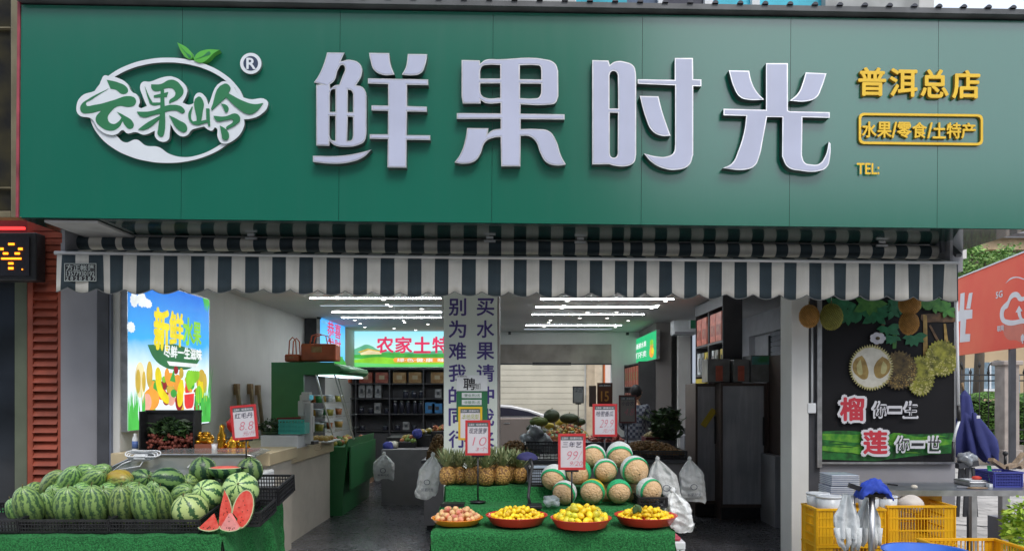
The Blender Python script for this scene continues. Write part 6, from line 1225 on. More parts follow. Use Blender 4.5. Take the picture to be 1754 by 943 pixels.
# coiled cable
t = thing('cable_coil', 'coil of pale grey cable with a plug box on the freezer lid', 'cable', W(245, 790, 6.45)); c = W(243, 781, 6.45); rr = random.Random(5)
for k in range(3): mk(G().tube([c + Vector((math.cos(q) * (.11 + .02 * k) + .01 * k, .03 * math.sin(q) - .01 * k, math.sin(q) * .028 + .012 * k + .006 * math.sin(3 * q))) for q in [i * 2 * PI / 24 for i in range(25)]], .006, 6, cap=False), 'loop', m_white, t)
mk(G().box(c.x - .05, c.x + .05, 6.40, 6.46, c.z - .025, c.z + .02), 'plug_box', m_white, t, bev=.008); mk(G().tube([c + Vector((-.02, -.02, -.01)), c + Vector((-.15, -.02, -.06)), c + Vector((-.24, 0, -.12))], .007, 6), 'lead', m_white, t)
mk(G().tube([c + Vector((.05, -.02, .01)), c + Vector((-.0, -.03, -.08)), c + Vector((-.22, -.0, -.115))], .006, 6), 'lead', m_white, t)
# aquarium-like black planter box
zc_ = 1.052
t = thing('planter_tank', 'dark glass tank with leafy plants and red gravel on the tan counter', 'tank', W(285, 770, 7.0)); a, b = W(238, 772, 6.98), W(333, 704, 6.98)
mk(G().box(a.x, b.x, 7.12, 7.14, zc_, b.z), 'back_glass', m_black, t); mk(G().box(a.x, b.x, 6.98, 7.119, zc_, zc_ + .02), 'base', m_black, t); mk(G().box(a.x, a.x + .012, 6.98, 7.119, zc_ + .021, b.z), 'side_glass', m_black, t); mk(G().box(b.x - .012, b.x, 6.98, 7.119, zc_ + .021, b.z), 'side_glass', m_black, t); mk(G().box(a.x, b.x, 7.10, 7.15, b.z - .01, b.z + .01), 'top_rim', m_black, t)
g = G(); leaves(g, (a.x * .5 + b.x * .5, 7.05, 1.27), (.21, .05, .10), 420, .04, 3, 2); mk(g, 'foliage', [m_lf1, m_lf2], t, fix=False)
m_rg = M('red_gravel', (.10, .018, .012), .7, col2=(.22, .05, .03), scale=50)
g = G(); rr = random.Random(8)
for i in range(150): 
    q = rr.uniform(.01, .022); g.ball((rr.uniform(a.x + .05, b.x - .03), rr.uniform(7.0, 7.1), zc_ + rr.uniform(.02, .16)), q, q, q, n=6, m=4)
mk(g, 'red_stones', m_rg, t, kind='stuff', fix=False)
t = thing('spray_bottle', 'pale bottle with blue label left of the dark glass tank', 'bottle', W(231, 770, 7.0)); p = W(231.5, 770, 7.05); p.z = zc_; mk(G().lathe(p, [(.024, 0), (.026, .01), (.026, .12), (.012, .15), (.012, .17), (0, .17)], 14), 'bottle_body', m_white, t); mk(G().lathe(p, [(.0268, .03), (.0268, .1)], 14), 'label_band', M('blue_label', (.08, .15, .4), .5), t)
# golden ornaments
m_gld = M('gold_paint', (.62, .33, .03), .22, .85, var=.2, scale=12); m_redb = M('red_lacquer', (.40, .012, .012), .35, var=.05)
t = thing('money_toad', 'round golden lucky toad ornament on a red and wooden block', 'ornament', W(349, 775, 7.0)); a, b = W(333, 772, 7.0), W(364, 757, 7.0); x_ = (a.x + b.x) / 2
mk(G().box(a.x, b.x, 6.98, 7.15, zc_, zc_ + .075), 'block', M('red_wood', (.28, .09, .05), .6, var=.2), t, bev=.003)
g = G(); g.ball((x_, 7.06, zc_ + .12), .075, .07, .05, n=20, m=12); 
for s in (-1, 1): g.ball((x_ + s * .055, 7.02, zc_ + .095), .03, .035, .022, n=12, m=8); g.ball((x_ + s * .035, 7.01, zc_ + .172), .018, .018, .018, n=10, m=8); g.ball((x_ + s * .03, 6.99, zc_ + .155), .02, .02, .014, n=10, m=6)
mk(g, 'toad_figure', m_gld, t); mk(G().tube([(x_ - .04, 6.99, zc_ + .14), (x_, 6.975, zc_ + .132), (x_ + .04, 6.99, zc_ + .14)], .008, 6), 'mouth', m_gld, t); mk(G().lathe((x_, 7.06, zc_ + .165), [(.035, 0), (.04, .006), (.03, .02), (0, .022)], 14), 'coin', m_gld, t)
t = thing('ornament_tray', 'red lacquer tray under the golden figures', 'tray', W(402, 770, 7.0)); a, b = W(372, 772, 6.98), W(432, 764, 6.98)
mk(G().box(a.x, b.x, 6.97, 7.2, zc_, zc_ + .025), 'base', m_redb, t, bev=.008); 
def figure(nm, lab, px, h, par=None, wd=1.):
    p = W(px, 765, 7.06); p.z = zc_ + .026; t = thing(nm, lab, 'ornament', p, 'golden ornaments'); g = G(); rr = random.Random(px)
    g.lathe(p, [(.035 * wd, 0), (.042 * wd, .02), (.030 * wd, h * .35), (.036 * wd, h * .55), (.02 * wd, h * .72), (.024, h * .82), (.02, h * .95), (0, h)], 14, wob=lambda a, i: 1 + .12 * math.sin(3 * a + i)); mk(g, 'figure_body', m_gld, t)
    for k in range(6): mk(G().ball(p + Vector((rr.uniform(-.04, .04) * wd, rr.uniform(-.04, 0), rr.uniform(.02, h * .6))), .016, n=8, m=6), 'gold_ingot', m_gld, t)
    return t
figure('golden_figure', 'tall golden standing figure at the left of the red tray', 380, .23); figure('golden_dragon', 'low golden curled ornament in the middle of the red tray', 399, .12, wd=1.4); figure('golden_ship', 'low wide golden ornament at the right of the red tray', 418, .13, wd=1.3)
mk(G().ball(W(398, 727, 7.15), .05, .04, .06, n=12, m=8, dis=lambda q: 1 + .5 * noise.noise(q * 30)), 'red_tassel', m_redb, None, 'small dark red tassel behind the golden standing figure', 'tassel')
t = thing('cup', 'white paper cup between the toad block and the red tray', 'cup', W(368, 770, 7.0)); p = W(367, 765, 7.0); p.z = zc_; mk(G().lathe(p, [(.02, 0), (.028, .075), (.025, .075), (.018, .005)], 14), 'cup_body', m_white, t); mk(G().lathe(p, [(.029, .072), (.029, .078)], 14), 'rim', m_white, t)

# ============================================================= PERSON
pt = thing('person', 'person with short dark hair and dark checked shirt standing at the rear fruit', 'person', W(1088, 800, 11.6) * Vector((1, 1, 0)))
def skin(nm, m_, verts, edges, rad, par, sub=2):
    me = bpy.data.meshes.new(nm); me.from_pydata(verts, edges, []); o = bpy.data.objects.new(nm, me); C.objects.link(o); md = o.modifiers.new('s', 'SKIN'); md.use_smooth_shade = True
    for d, r in zip(me.skin_vertices[0].data, rad): d.radius = r if isinstance(r, tuple) else (r, r)
    me.skin_vertices[0].data[0].use_root = True; s2 = o.modifiers.new('d', 'SUBSURF'); s2.levels = s2.render_levels = sub; me.materials.append(m_); o.parent = par; return o
sk = M('skin_tone', (.42, .24, .16), .55, var=.05)
V = [(0, 0, .92), (0, .0, 1.12), (0, -.02, 1.32), (0, -.03, 1.42), (0, -.05, 1.50), (-.17, -.02, 1.36), (-.24, -.08, 1.10), (-.22, -.30, .98), (-.20, -.38, .97), (.17, -.02, 1.36), (.25, -.08, 1.10), (.22, -.30, .98), (.20, -.38, .97), (-.09, 0, .88), (-.10, .0, .48), (-.10, .03, .08), (-.10, -.12, .03), (.09, 0, .88), (.10, 0, .48), (.10, .03, .08), (.10, -.12, .03)]
Ed = [(0, 1), (1, 2), (2, 3), (3, 4), (2, 5), (5, 6), (6, 7), (7, 8), (2, 9), (9, 10), (10, 11), (11, 12), (0, 13), (13, 14), (14, 15), (15, 16), (0, 17), (17, 18), (18, 19), (19, 20)]
Ra = [(.15, .10), (.13, .09), (.14, .09), .055, .05, .055, .045, .032, .028, .055, .045, .032, .028, .085, .06, .045, .035, .085, .06, .045, .035]
skin('body', sk, V, Ed, Ra, pt)
# checked shirt
mc_ = bpy.data.materials.new('checked_shirt'); mc_.use_nodes = True; N = mc_.node_tree.nodes; L_ = mc_.node_tree.links; tc = N.new('ShaderNodeTexCoord'); ck = N.new('ShaderNodeTexChecker'); ck.inputs['Scale'].default_value = 22; ck.inputs[1].default_value = (.03, .035, .06, 1); ck.inputs[2].default_value = (.16, .17, .20, 1); L_.new(tc.outputs['Object'], ck.inputs[0]); L_.new(ck.outputs[0], N['Principled BSDF'].inputs[0]); N['Principled BSDF'].inputs['Roughness'].default_value = .85
Vs = [(0, 0, .84), (0, 0, .95), (0, 0, 1.12), (0, -.02, 1.32), (0, -.025, 1.40), (-.17, -.02, 1.365), (-.24, -.08, 1.10), (-.23, -.20, 1.03), (.17, -.02, 1.365), (.25, -.08, 1.10), (.23, -.20, 1.03)]
skin('shirt', mc_, Vs, [(0, 1), (1, 2), (2, 3), (3, 4), (3, 5), (5, 6), (6, 7), (3, 8), (8, 9), (9, 10)], [(.19, .13), (.19, .13), (.17, .115), (.175, .115), .075, .08, .065, .055, .08, .065, .055], pt)
skin('trousers', M('dark_trousers', (.02, .02, .03), .8), [(0, 0, .93), (-.09, 0, .85), (-.10, 0, .48), (-.10, .03, .1), (.09, 0, .85), (.10, 0, .48), (.10, .03, .1)], [(0, 1), (1, 2), (2, 3), (0, 4), (4, 5), (5, 6)], [(.16, .11), .10, .075, .06, .10, .075, .06], pt)
o = mk(G().ball((0, -.06, 1.60), .075, .09, .11, n=20, m=14), 'head', sk, None); o.parent = pt; o.location = (0, -.06, 1.49)
g = G(); g.ball((0, -.05, 1.61), .086, .10, .115, n=20, m=14, t0=0, t1=.62, M=Matrix.Rotation(R(-35), 3, 'X').to_3x3()); o = mk(g, 'hair', M('black_hair', (.008, .008, .01), .6), None); o.parent = pt; o.location = (0, -.04, 1.53)
for nm, q, s, mt in (('nose', (0, -.155, 1.59), .014, sk), ('ear', (-.077, -.06, 1.60), .016, sk), ('ear', (.077, -.06, 1.60), .016, sk), ('eye', (-.028, -.143, 1.615), .008, m_ink), ('eye', (.028, -.143, 1.615), .008, m_ink), ('mouth', (0, -.143, 1.555), .013, M('lips', (.35, .1, .08), .5))):
    o = mk(G().ball(q, s, s * .8, s * (.45 if nm == 'mouth' else 1.2), n=8, m=6), nm, mt, None); o.parent = pt; o.location = (q[0], q[1], q[2] - s)
for s in (-1, 1):   # hands with five fingers each
    hx, hy, hz = s * .20, -.40, .965
    g = G(); g.ball((hx, hy - .03, hz), .04, .045, .016, n=12, m=8); 
    for k in range(4): fx = hx + (k - 1.5) * .018; L = (.055, .065, .06, .048)[k]; g.tube([(fx, hy - .06, hz), (fx, hy - .06 - L * .5, hz - .004), (fx, hy - .06 - L, hz - .022)], .008, 6, rs=[.009, .008, .006])
    g.tube([(hx - s * .03, hy - .02, hz), (hx - s * .055, hy - .05, hz - .004), (hx - s * .06, hy - .075, hz - .012)], .01, 6, rs=[.012, .010, .007]); o = mk(g, 'hand', sk, None); l = o.location.copy(); o.parent = pt; o.location = l
pt.rotation_euler = (0, 0, R(150)); pt.location.z = .0

# ============================================================= RIGHT SIDE
# durian poster
pb_ = thing('durian_poster', 'large black poster with printed durians and red white characters on the front wall', 'poster', W(1520, 790, 7.1))
PQ = Plane((0, 7.15, 0), (1, 0, 0)); g = G(); g.pbox(PQ, 1408, 508, 1634, 790, .012, .03); mk(g, 'board', M('poster_black', (.010, .010, .012), .6, var=.2, scale=2, spec=.2), pb_)
g = G(); g.pbox(PQ, 1405, 790.5, 1636, 794, .01, .035); g.pbox(PQ, 1634.3, 508, 1637, 790, .01, .035); mk(g, 'poster_edge', m_steel, pb_)
pc = {n: M('ink_' + n, c, .4, var=.3, scale=18, col2=d) for n, c, d in (('grass', (.008, .06, .012), (.02, .17, .03)), ('grass2', (.03, .20, .02), (.14, .36, .03)), ('gleaf', (.01, .10, .04), (.02, .16, .07)), ('gleaf2', (.03, .13, .03), (.07, .22, .04)), ('bark', (.06, .035, .02), (.14, .08, .04)), ('gold', (.22, .14, .04), (.38, .26, .08)), ('husk', (.38, .34, .14), (.5, .46, .22)), ('flesh', (.55, .53, .45), (.65, .63, .55)), ('durg', (.06, .065, .01), (.28, .28, .04)), ('durb', (.03, .02, .01), (.13, .09, .03)), ('petal', (.5, .5, .58), (.65, .65, .7)))}
H0 = .031
lf = [0]
def hn(): lf[0] += .00022; return H0 + lf[0]
def sh(s, c, nm='print'): h = hn(); shape([[(PQ.p(float(t.rstrip('*').split(',')[0]), float(t.rstrip('*').split(',')[1]), h), t.endswith('*')) for t in s.split()]], PQ, h - .0001, h, nm, [pc[c]], pb_)
# pixel helper for the poster zoom: x = 1400 + X/3.142, y = 500 + Y/3.142
def z(s): return ' '.join('%g,%g%s' % (1400 + float(t.rstrip('*').split(',')[0]) / 3.142, 500 + float(t.rstrip('*').split(',')[1]) / 3.142, '*' if t.endswith('*') else '') for t in s.split())
sh('1408.5,738 1450,737* 1500,741* 1560,743* 1634,741 1634,775 1570,780* 1500,789 1408.5,786', 'grass', 'print_grass'); sh('1408.5,742 1460,744* 1520,751* 1480,757* 1408.5,752', 'grass2', 'print_grass'); sh('1520,752* 1580,748* 1633,753 1633,760 1570,764*', 'grass2', 'print_grass'); 
for i_ in range(26):
    rr_ = random.Random(i_ + 50); x_ = rr_.uniform(1410, 1590); y_ = rr_.uniform(744, 776); l_ = rr_.uniform(18, 42); sh('%g,%g %g,%g* %g,%g %g,%g*' % (x_, y_, x_ + l_ / 2, y_ - 1.4, x_ + l_, y_ + 1.5, x_ + l_ / 2, y_ + 1.2), ('grass2', 'grass')[i_ % 2], 'print_grass')
sh('1408.5,763 1450,766* 1500,770* 1450,774* 1408.5,771', 'grass2', 'print_grass')
def leafs(cx, cy, n, L, c, seed, spread=360, a0=0):
    rr = random.Random(seed)
    for i in range(n):
        a = R(a0 + spread * i / n + rr.uniform(-12, 12)); l = L * rr.uniform(.7, 1.2); x1, y1 = cx + math.cos(a) * l, cy + math.sin(a) * l * .8; px_, py_ = -math.sin(a) * l * .22, math.cos(a) * l * .22; mx_, my_ = (cx + x1) / 2, (cy + y1) / 2
        y1 = max(y1, 510); my_ = max(my_, 513)
        sh('%g,%g %g,%g* %g,%g %g,%g*' % (cx, max(cy, 510), mx_ + px_, max(511, my_ + py_), x1, y1, mx_ - px_, max(511, my_ - py_)), c, 'print_leaf')
sh(z('560,120 754,100 754,160 640,160* 560,150*'), 'bark', 'print_branch'); sh(z('600,180 610,175 662,270 650,278'), 'bark', 'print_branch'); sh(z('350,160 368,158 325,310 305,300'), 'bark', 'print_branch')
sh(z('570,120 590,125 595,345 570,345'), 'gold', 'print_stalk'); sh(z('680,170 692,170 705,270 685,270'), 'gold', 'print_stalk'); sh(z('405,200 430,200 425,300 405,305'), 'gleaf2', 'print_stalk')
leafs(1453, 540, 8, 24, 'gleaf', 1); leafs(1475, 533, 7, 26, 'gleaf', 2); leafs(1500, 540, 7, 26, 'gleaf', 3); leafs(1530, 530, 6, 26, 'gleaf', 4); leafs(1565, 575, 7, 22, 'gleaf', 6, 200, -10); leafs(1530, 575, 5, 22, 'gleaf', 7, 160, 40)
leafs(1440, 522, 7, 28, 'gleaf', 11); leafs(1490, 520, 7, 30, 'gleaf2', 12); leafs(1520, 560, 6, 24, 'gleaf', 13, 200, 0); leafs(1545, 522, 7, 26, 'gleaf', 14); leafs(1600, 522, 8, 24, 'gleaf2', 8); leafs(1622, 530, 6, 20, 'gleaf2', 9); leafs(1580, 518, 6, 22, 'gleaf2', 10)
def dur(X, Y, rx, ry, c, c2, seed, spikes=30):
    rr = random.Random(seed); cx, cy = 1400 + X / 3.142, 500 + Y / 3.142; rx /= 3.142; ry /= 3.142; pts = []
    for k in range(spikes * 2): a = PI * k / spikes; q = 1 + (.09 if k % 2 else -.05); pts.append('%g,%g' % (cx + math.cos(a) * rx * q, cy + math.sin(a) * ry * q))
    sh(' '.join(pts), c, 'print_durian'); h = hn(); g = G(); g.T = PQ.M
    for k in range(170):
        q = math.sqrt(rr.random()) * .93; a = rr.uniform(0, 2 * PI); x, y = cx + math.cos(a) * rx * q, cy + math.sin(a) * ry * q; dx, dy = math.cos(a) * 3.4 * q, math.sin(a) * 3.4 * q + .4; A = PQ.p(x + dy * .3 + .5, y - dx * .3, h), PQ.p(x - dy * .3 - .5, y + dx * .3, h), PQ.p(x + dx, y + dy, h); hz = h + k * .000002; g.poly([(*p, hz) for p in A])
    mk(g, 'print_spikes', pc[c2], pb_, fix=False)
dur(670, 355, 88, 95, 'durg', 'husk', 1); dur(555, 450, 75, 105, 'durg', 'husk', 2); dur(440, 420, 95, 100, 'durb', 'gold', 3); dur(290, 405, 112, 116, 'husk', 'flesh', 4, 52)
blob(PQ, 1400 + 288 / 3.142, 500 + 405 / 3.142, 33, 34, hn(), 'print_pith', pc['flesh'], pb_, n=30, jag=.02); 
sh(z('240,340 205,360* 190,410* 215,450* 260,468* 275,440* 270,400* 255,360*'), 'gold', 'print_pod'); sh(z('350,345 385,370* 392,410* 365,450* 325,462* 305,430* 315,380*'), 'gold', 'print_pod'); sh(z('232,360 212,400* 235,445* 240,400*'), 'husk', 'print_pod'); sh(z('355,370 375,400* 350,440* 345,400*'), 'husk', 'print_pod')
for k in range(7): a = k * 2 * PI / 7; blob(PQ, 1400 + 325 / 3.142 + math.cos(a) * 8, 500 + 248 / 3.142 + math.sin(a) * 6, 6, 4.5, hn(), 'print_petal', pc['petal'], pb_, n=12)
blob(PQ, 1503.5, 579, 4, 3, hn(), 'print_flower_centre', pc['durb'], pb_)
m_pw = M('vinyl_white', (.62, .62, .66), .5, var=.03); m_prd = M('vinyl_red', (.50, .03, .05), .5, var=.05)
for ch, a in (('榴', (1440, 681, 1479, 719)), ('莲', (1480, 738, 1519, 776))):
    text(ch, PQ, a[0] - 2.4, a[1] - 2.4, a[2] + 2.4, a[3] + 2.4, hn() + .002, m_pw, pb_, off=.10); text(ch, PQ, a[0] - 1.6, a[1] - 1.6, a[2] + 1.6, a[3] + 1.6, hn() + .002, m_pw, pb_, off=.07); text(ch, PQ, a[0], a[1], a[2], a[3], hn() + .003, m_prd, pb_, off=.045)
for s_, x0, y0 in (('你一生', 1494, 688), ('你一世', 1533, 747)):
    for i, ch in enumerate(s_):
        h = hn(); yy = y0 + (10 if ch == '一' else 0); y2 = y0 + (17 if ch == '一' else 26); text(ch, PQ, x0 - 1 + i * 27, yy - 1, x0 + 24 + i * 27, y2 + 1, h + .003, m_pw, pb_, off=.03 if ch == '一' else .055); text(ch, PQ, x0 + 1 + i * 27, yy + 1, x0 + 22 + i * 27, y2 - 1, h + .0045, m_ink, pb_, off=.0, slant=.12)
# hanging durians
def durian(lab, px, py, rx, ry, Y, c1, c2, seed, top):
    c = W(px, py, Y); k = Y / F; t = thing('hanging_durian', lab, 'durian', c, 'durians hung below the awning'); rr = random.Random(seed)
    mk(G().ball(c, rx * k, rx * k * .9, ry * k, n=20, m=14, dis=lambda q: 1 + .06 * noise.noise(q * 18 + Vector((seed, 0, 0)))), 'husk', c1, t); g = G(); n = 520
    for i in range(n):
        zz = 1 - 2 * (i + .5) / n; a = i * 2.39996; s_ = math.sqrt(1 - zz * zz); d = Vector((math.cos(a) * s_, math.sin(a) * s_, zz)); p = c + Vector((d.x * rx, d.y * rx * .9, d.z * ry)) * k * .99; e1 = d.orthogonal().normalized(); e2 = d.cross(e1); w = .006; tip = g.v(p + d * .010 * rr.uniform(.7, 1.3) + Vector((0, 0, -.002)))
        b_ = [g.v(p + (e1 * math.cos(j * PI / 2) + e2 * math.sin(j * PI / 2)) * w) for j in range(4)]
        for j in range(4): g.f([b_[j], b_[(j + 1) % 4], tip])
    mk(g, 'spikes', [c2], t, fix=False); mk(G().tube([c + Vector((0, 0, ry * k)), c + Vector((0, 0, ry * k + .03))], .006, 6), 'stalk', m_stem, t)
    mk(G().tube([c + Vector((0, 0, ry * k + .02)), W(px, top, Y)], .0018, 4), 'string', m_steel, t)
m_db, m_db2 = M('durian_brown', (.20, .10, .02), .7), M('durian_orange', (.42, .22, .05), .7, var=.25, scale=30); m_dg, m_dg2 = M('durian_green', (.09, .09, .012), .7), M('durian_olive', (.25, .24, .04), .7, var=.25, scale=30)
durian('brown orange durian hanging at the left beside the post', 1386, 541, 16, 19, 6.9, m_db, m_db2, 1, 495); durian('olive green durian hanging beside the brown orange one', 1424, 542, 18, 22, 6.85, m_dg, m_dg2, 2, 495)
durian('upper durian of the brown pair hanging before the poster', 1558, 521, 17, 17, 6.85, m_db, m_db2, 3, 495); durian('lower durian of the brown pair hanging before the poster', 1557, 553, 15, 19, 6.85, m_db, m_db2, 4, 536)
# yellow crates
crate('yellow_crate', 'tall yellow lattice crate of white tubs nearest the post, upper of the stack', W(1400, 0, 6.05).x, W(1515, 0, 6.05).x, 6.05, 6.36, .386, .672, m_cyl, 4, .028, .007, panel=.22, rim=.03, group='yellow crates')
crate('yellow_crate', 'yellow lattice crate at the bottom of the stack nearest the post', W(1400, 0, 6.05).x, W(1515, 0, 6.05).x, 6.05, 6.36, .06, .378, m_cyl, 4, .028, .007, panel=.22, rim=.03, group='yellow crates')
crate('yellow_crate', 'yellow lattice crate holding a pale melon, upper of the right stack', W(1521, 0, 6.1).x, W(1635, 0, 6.1).x, 6.1, 6.55, .395, .69, m_cyl, 3, .024, .006, panel=.15, rim=.03, group='yellow crates')
crate('yellow_crate', 'yellow lattice crate at the bottom of the right stack', W(1521, 0, 6.1).x, W(1635, 0, 6.1).x, 6.1, 6.55, .07, .385, m_cyl, 3, .024, .006, panel=.15, rim=.03, group='yellow crates')
crate('yellow_crate', 'empty yellow lattice crate at the lower right edge nearest the viewer', 2.87, 3.42, 4.93, 5.46, .25, .55, m_cyl, 3, .03, .007, panel=.15, rim=.035, group='yellow crates')
g = G(); g.box(2.9, 3.4, 4.95, 5.45, 0, .245); mk(g, 'wooden_block', M('block_wood', (.3, .2, .1), .7), None, 'plain block under the empty yellow crate', 'block')
m_tub = M('frosted_tub', (.60, .63, .66), .3, var=.05, scale=6, alpha=.92); m_tubl = M('tub_contents', (.50, .45, .40), .5)
def tub(lab, px, py, r, h, Y):
    p = W(px, py, Y); t = thing('plastic_tub', lab, 'tub', (p.x, p.y, p.z - h), 'white tubs in the yellow crates'); q = Vector((p.x, p.y, p.z - h))
    mk(G().lathe(q, [(r * .85, 0), (r * .92, .01), (r, h - .012), (r * .96, h - .012), (r * .88, .02), (0, .02)], 26), 'tub_body', m_tub, t); mk(G().lathe(q, [(r * 1.03, h - .014), (r * 1.04, h), (r * .7, h + .002), (r * .6, h - .006), (0, h - .006)], 26), 'lid', m_tub, t)
tub('round frosted tub at the rear left of the yellow crate', 1401, 843, .09, .14, 6.28); tub('round frosted tub at the front left of the yellow crate', 1420, 848, .10, .15, 6.16); tub('round frosted tub behind the grey pole', 1488, 848, .08, .14, 6.2); tub('round frosted tub at the right end by the pale melon', 1520, 848, .075, .13, 6.18)
for i, (y0, y1, x0, x1) in enumerate(((813, 832, 1425, 1471), (833, 854, 1423, 1462))):
    t = item('lunch_boxes', ('upper' if i == 0 else 'lower') + ' stack of clear bluish food boxes in the yellow crate', 'food boxes', x0, y0, x1, y1, 6.3, .25, M('bluish_clear_%d' % i, (.30, .34, .48), .2, col2=(.45, .48, .55), scale=12), 'lower_boxes'); a, b = W(x0, y1, 6.3), W(x1, y0, 6.3)
    for k in range(6): mk(G().box(a.x - .004, b.x + .004, 6.292, 6.556, b.z - .008 - k * .015, b.z - .004 - k * .015), 'lid', m_tub, t)
crump('pale_melon', 'pale whitish wrapped melon in the right yellow crate', 'melon', W(1558, 862, 6.3), .11, .10, .075, M('wrapped_pale', (.58, .53, .48), .5, var=.06), 2, 8, .1)
mk(G().box(W(1574, 0, 6.4).x, W(1620, 0, 6.4).x, 6.45, 6.5, .55, .76), 'yellow_sheet', m_cyl, None, 'flat yellow sheet standing at the back of the right crate', 'sheet', bev=.01)
# grey pole stand with cloth and white gloves
Y = 5.6; t = thing('pole_stand', 'grey metal pole stand with black cross arm before the yellow crates', 'stand', W(1493, 943, Y) * Vector((1, 1, 0))); p = W(1493, 848, Y); mk(G().tube([(p.x, Y, 0), (p.x, Y, p.z)], .024, 16), 'pole', m_steel, t); q = W(1466, 850, Y); mk(G().tube([(q.x, Y + .05, 0), (q.x, Y + .05, q.z)], .018, 12), 'pole', m_steel, t)
mk(G().bar(W(1454, 830, Y), W(1512, 850, Y), .035, .035), 'cross_arm', m_pole, t); mk(G().box(p.x - .06, p.x + .09, Y - .03, Y + .03, p.z - .01, p.z + .02), 'clamp', m_pole, t, bev=.006); mk(G().lathe((p.x, Y, 0), [(.18, 0), (.18, .02), (.03, .04)], 20), 'foot', m_pole, t)
def cloth(nm, lab, cat, x0, y0, x1, y1, Y, m_, seed, dr=.05):
    a, b = W(x0, y1, Y), W(x1, y0, Y); rr = random.Random(seed)
    def fn(u, v):
        x = a.x + (b.x - a.x) * u; n = Vector((u * 3 + seed, v * 3, 0)); s_ = math.sin(PI * u) ** .5; return (x, Y - .08 + .16 * v + .02 * noise.noise(n * 2), a.z + (b.z - a.z) * (s_ * (.35 + .65 * math.sin(PI * v) ** .6)) + .02 * noise.noise(n * 2.7) + .006 * noise.noise(n * 6))
    return mk(G().grid(fn, 30, 30), nm, m_, None, lab, cat, solid=.006, fix=False)
cloth('blue_cloth', 'bright blue rag bunched over the top of the grey pole stand', 'rag', 1470, 820, 1522, 852, Y, M('bright_blue_cloth', (.02, .06, .42), .8, var=.2), 3)
# glove bundle: bag like strips
m_glv = M('white_glove', (.62, .65, .66), .8, var=.08, scale=12, bump=.6, bs=18)
def glovebag(lab, x0, y0, x1, y1, Y, seed, tails):
    t = thing('white_gloves', lab, 'gloves', W((x0 + x1) / 2, y1, Y), 'white gloves on the pole stand'); rr = random.Random(seed); w = (x1 - x0) / F * Y; h = (y1 - y0) / F * Y; c = W((x0 + x1) / 2, y0, Y)
    def fn(u, v):
        a = u * 2 * PI; k = .25 + .75 * min(1, v / .5); return (c.x + math.cos(a) * w * .46 * k * (1 + .18 * noise.noise(Vector((a * 1.2, v * 5, seed)))), Y + math.sin(a) * (.03 + .02 * v) * (1 + .7 * math.sin(6 * a + seed)), c.z - h * .78 * v)
    mk(G().grid(fn, 50, 26), 'cloth_body', m_glv, t, fix=False)
    for k in range(tails): x = c.x + w * .42 * (-1 + 2 * k / (tails - 1)); mk(G().tube([(x * 1., Y - .02, c.z - h * .6), (x + rr.uniform(-.02, .02), Y - .03, c.z - h * .85), (x + rr.uniform(-.03, .03), Y - .02, c.z - h * rr.uniform(.93, 1.03))], .018, 8, rs=[.024, .021, .012]), 'finger', m_glv, t)
glovebag('bunch of white gloves hanging left of the grey pole', 1428, 846, 1472, 940, 5.5, 2, 5); glovebag('smaller bunch of white gloves hanging partly behind the grey pole', 1466, 852, 1508, 936, 5.72, 4, 4)
# blue basin
t = thing('blue_basin', 'bright blue plastic basin at the bottom edge', 'basin', (2.56, 4.75, .3)); mk(G().lathe((2.56, 4.78, .36), [(.16, 0), (.2, .02), (.245, .235), (.26, .24), (.26, .25), (.238, .245), (.19, .03), (0, .028)], 36), 'bowl', M('blue_plastic', (.03, .13, .55), .35, var=.08), t); mk(G().lathe((2.56, 4.78, .37), [(0, .18), (.225, .181)], 30), 'water', M('water_film', (.10, .25, .6), .05, var=.2, scale=10), t)
mk(G().box(2.35, 2.8, 4.6, 4.98, 0, .355), 'low_stool', m_wallg, None, 'plain stool under the bright blue basin', 'stool')
# steel table
tb = thing('steel_table', 'long stainless steel work table with square legs at the right', 'table', (3.9, 6.6, 0)); x0, x1 = W(1521, 0, 6.3).x, 4.75; zt_ = .79
mk(G().box(x0, x1, 6.3, 6.87, zt_ - .004, zt_), 'top', M('worn_steel_top', (.22, .25, .30), .3, .8, var=.3, scale=4, col2=(.38, .40, .42)), tb); mk(G().box(x0, x1, 6.285, 6.30, zt_ - .045, zt_ + .002), 'front_edge', m_steel, tb); mk(G().box(x0 + .02, x1, 6.4, 6.8, .12, .135), 'lower_shelf', m_steel, tb) if False else None
for x, y, w in ((W(1669, 0, 6.33).x, 6.35, .022), (W(1722, 0, 6.33).x, 6.35, .03), (x0 + .05, 6.7, .02), (4.6, 6.35, .02), (4.6, 6.8, .02)): mk(G().box(x - w, x + w, y - w, y + w, 0, zt_ - .046), 'leg', m_steel, tb)
t = thing('knife', 'kitchen knife with black handle lying on the steel table', 'knife', W(1540, 830, 6.5)); z1_ = zt_ + .006; mk(G().bar((W(1525, 0, 6.55).x, 6.6, z1_ + .01), (W(1538, 0, 6.55).x, 6.55, z1_ + .006), .02, .012), 'handle', m_black, t); mk(G().bar((W(1538.5, 0, 6.55).x, 6.55, z1_ + .004), (W(1560, 0, 6.5).x, 6.45, z1_), .022, .002), 'blade', m_steel, t)
mk(G().ball((W(1566, 0, 6.4).x, 6.4, zt_ + .018), .028, .022, .018, n=12, m=8), 'garlic', M('pale_garlic', (.6, .55, .45), .5), None, 'small pale peeled garlic on the steel table edge', 'garlic')
t = thing('scraper', 'flat rusty brown scraper lying on the steel table', 'scraper', W(1675, 829, 6.4)); mk(G().lathe((W(1676, 0, 6.4).x, 6.42, zt_ + .003), [(.09, 0), (.09, .006), (0, .012)], 20, sy=.5), 'plate', M('rusty', (.22, .15, .09), .6, var=.4, scale=15), t); mk(G().bar((W(1660, 0, 6.4).x, 6.42, zt_ + .012), (W(1645, 0, 6.4).x, 6.45, zt_ + .012), .02, .01), 'handle', m_wallg, t)
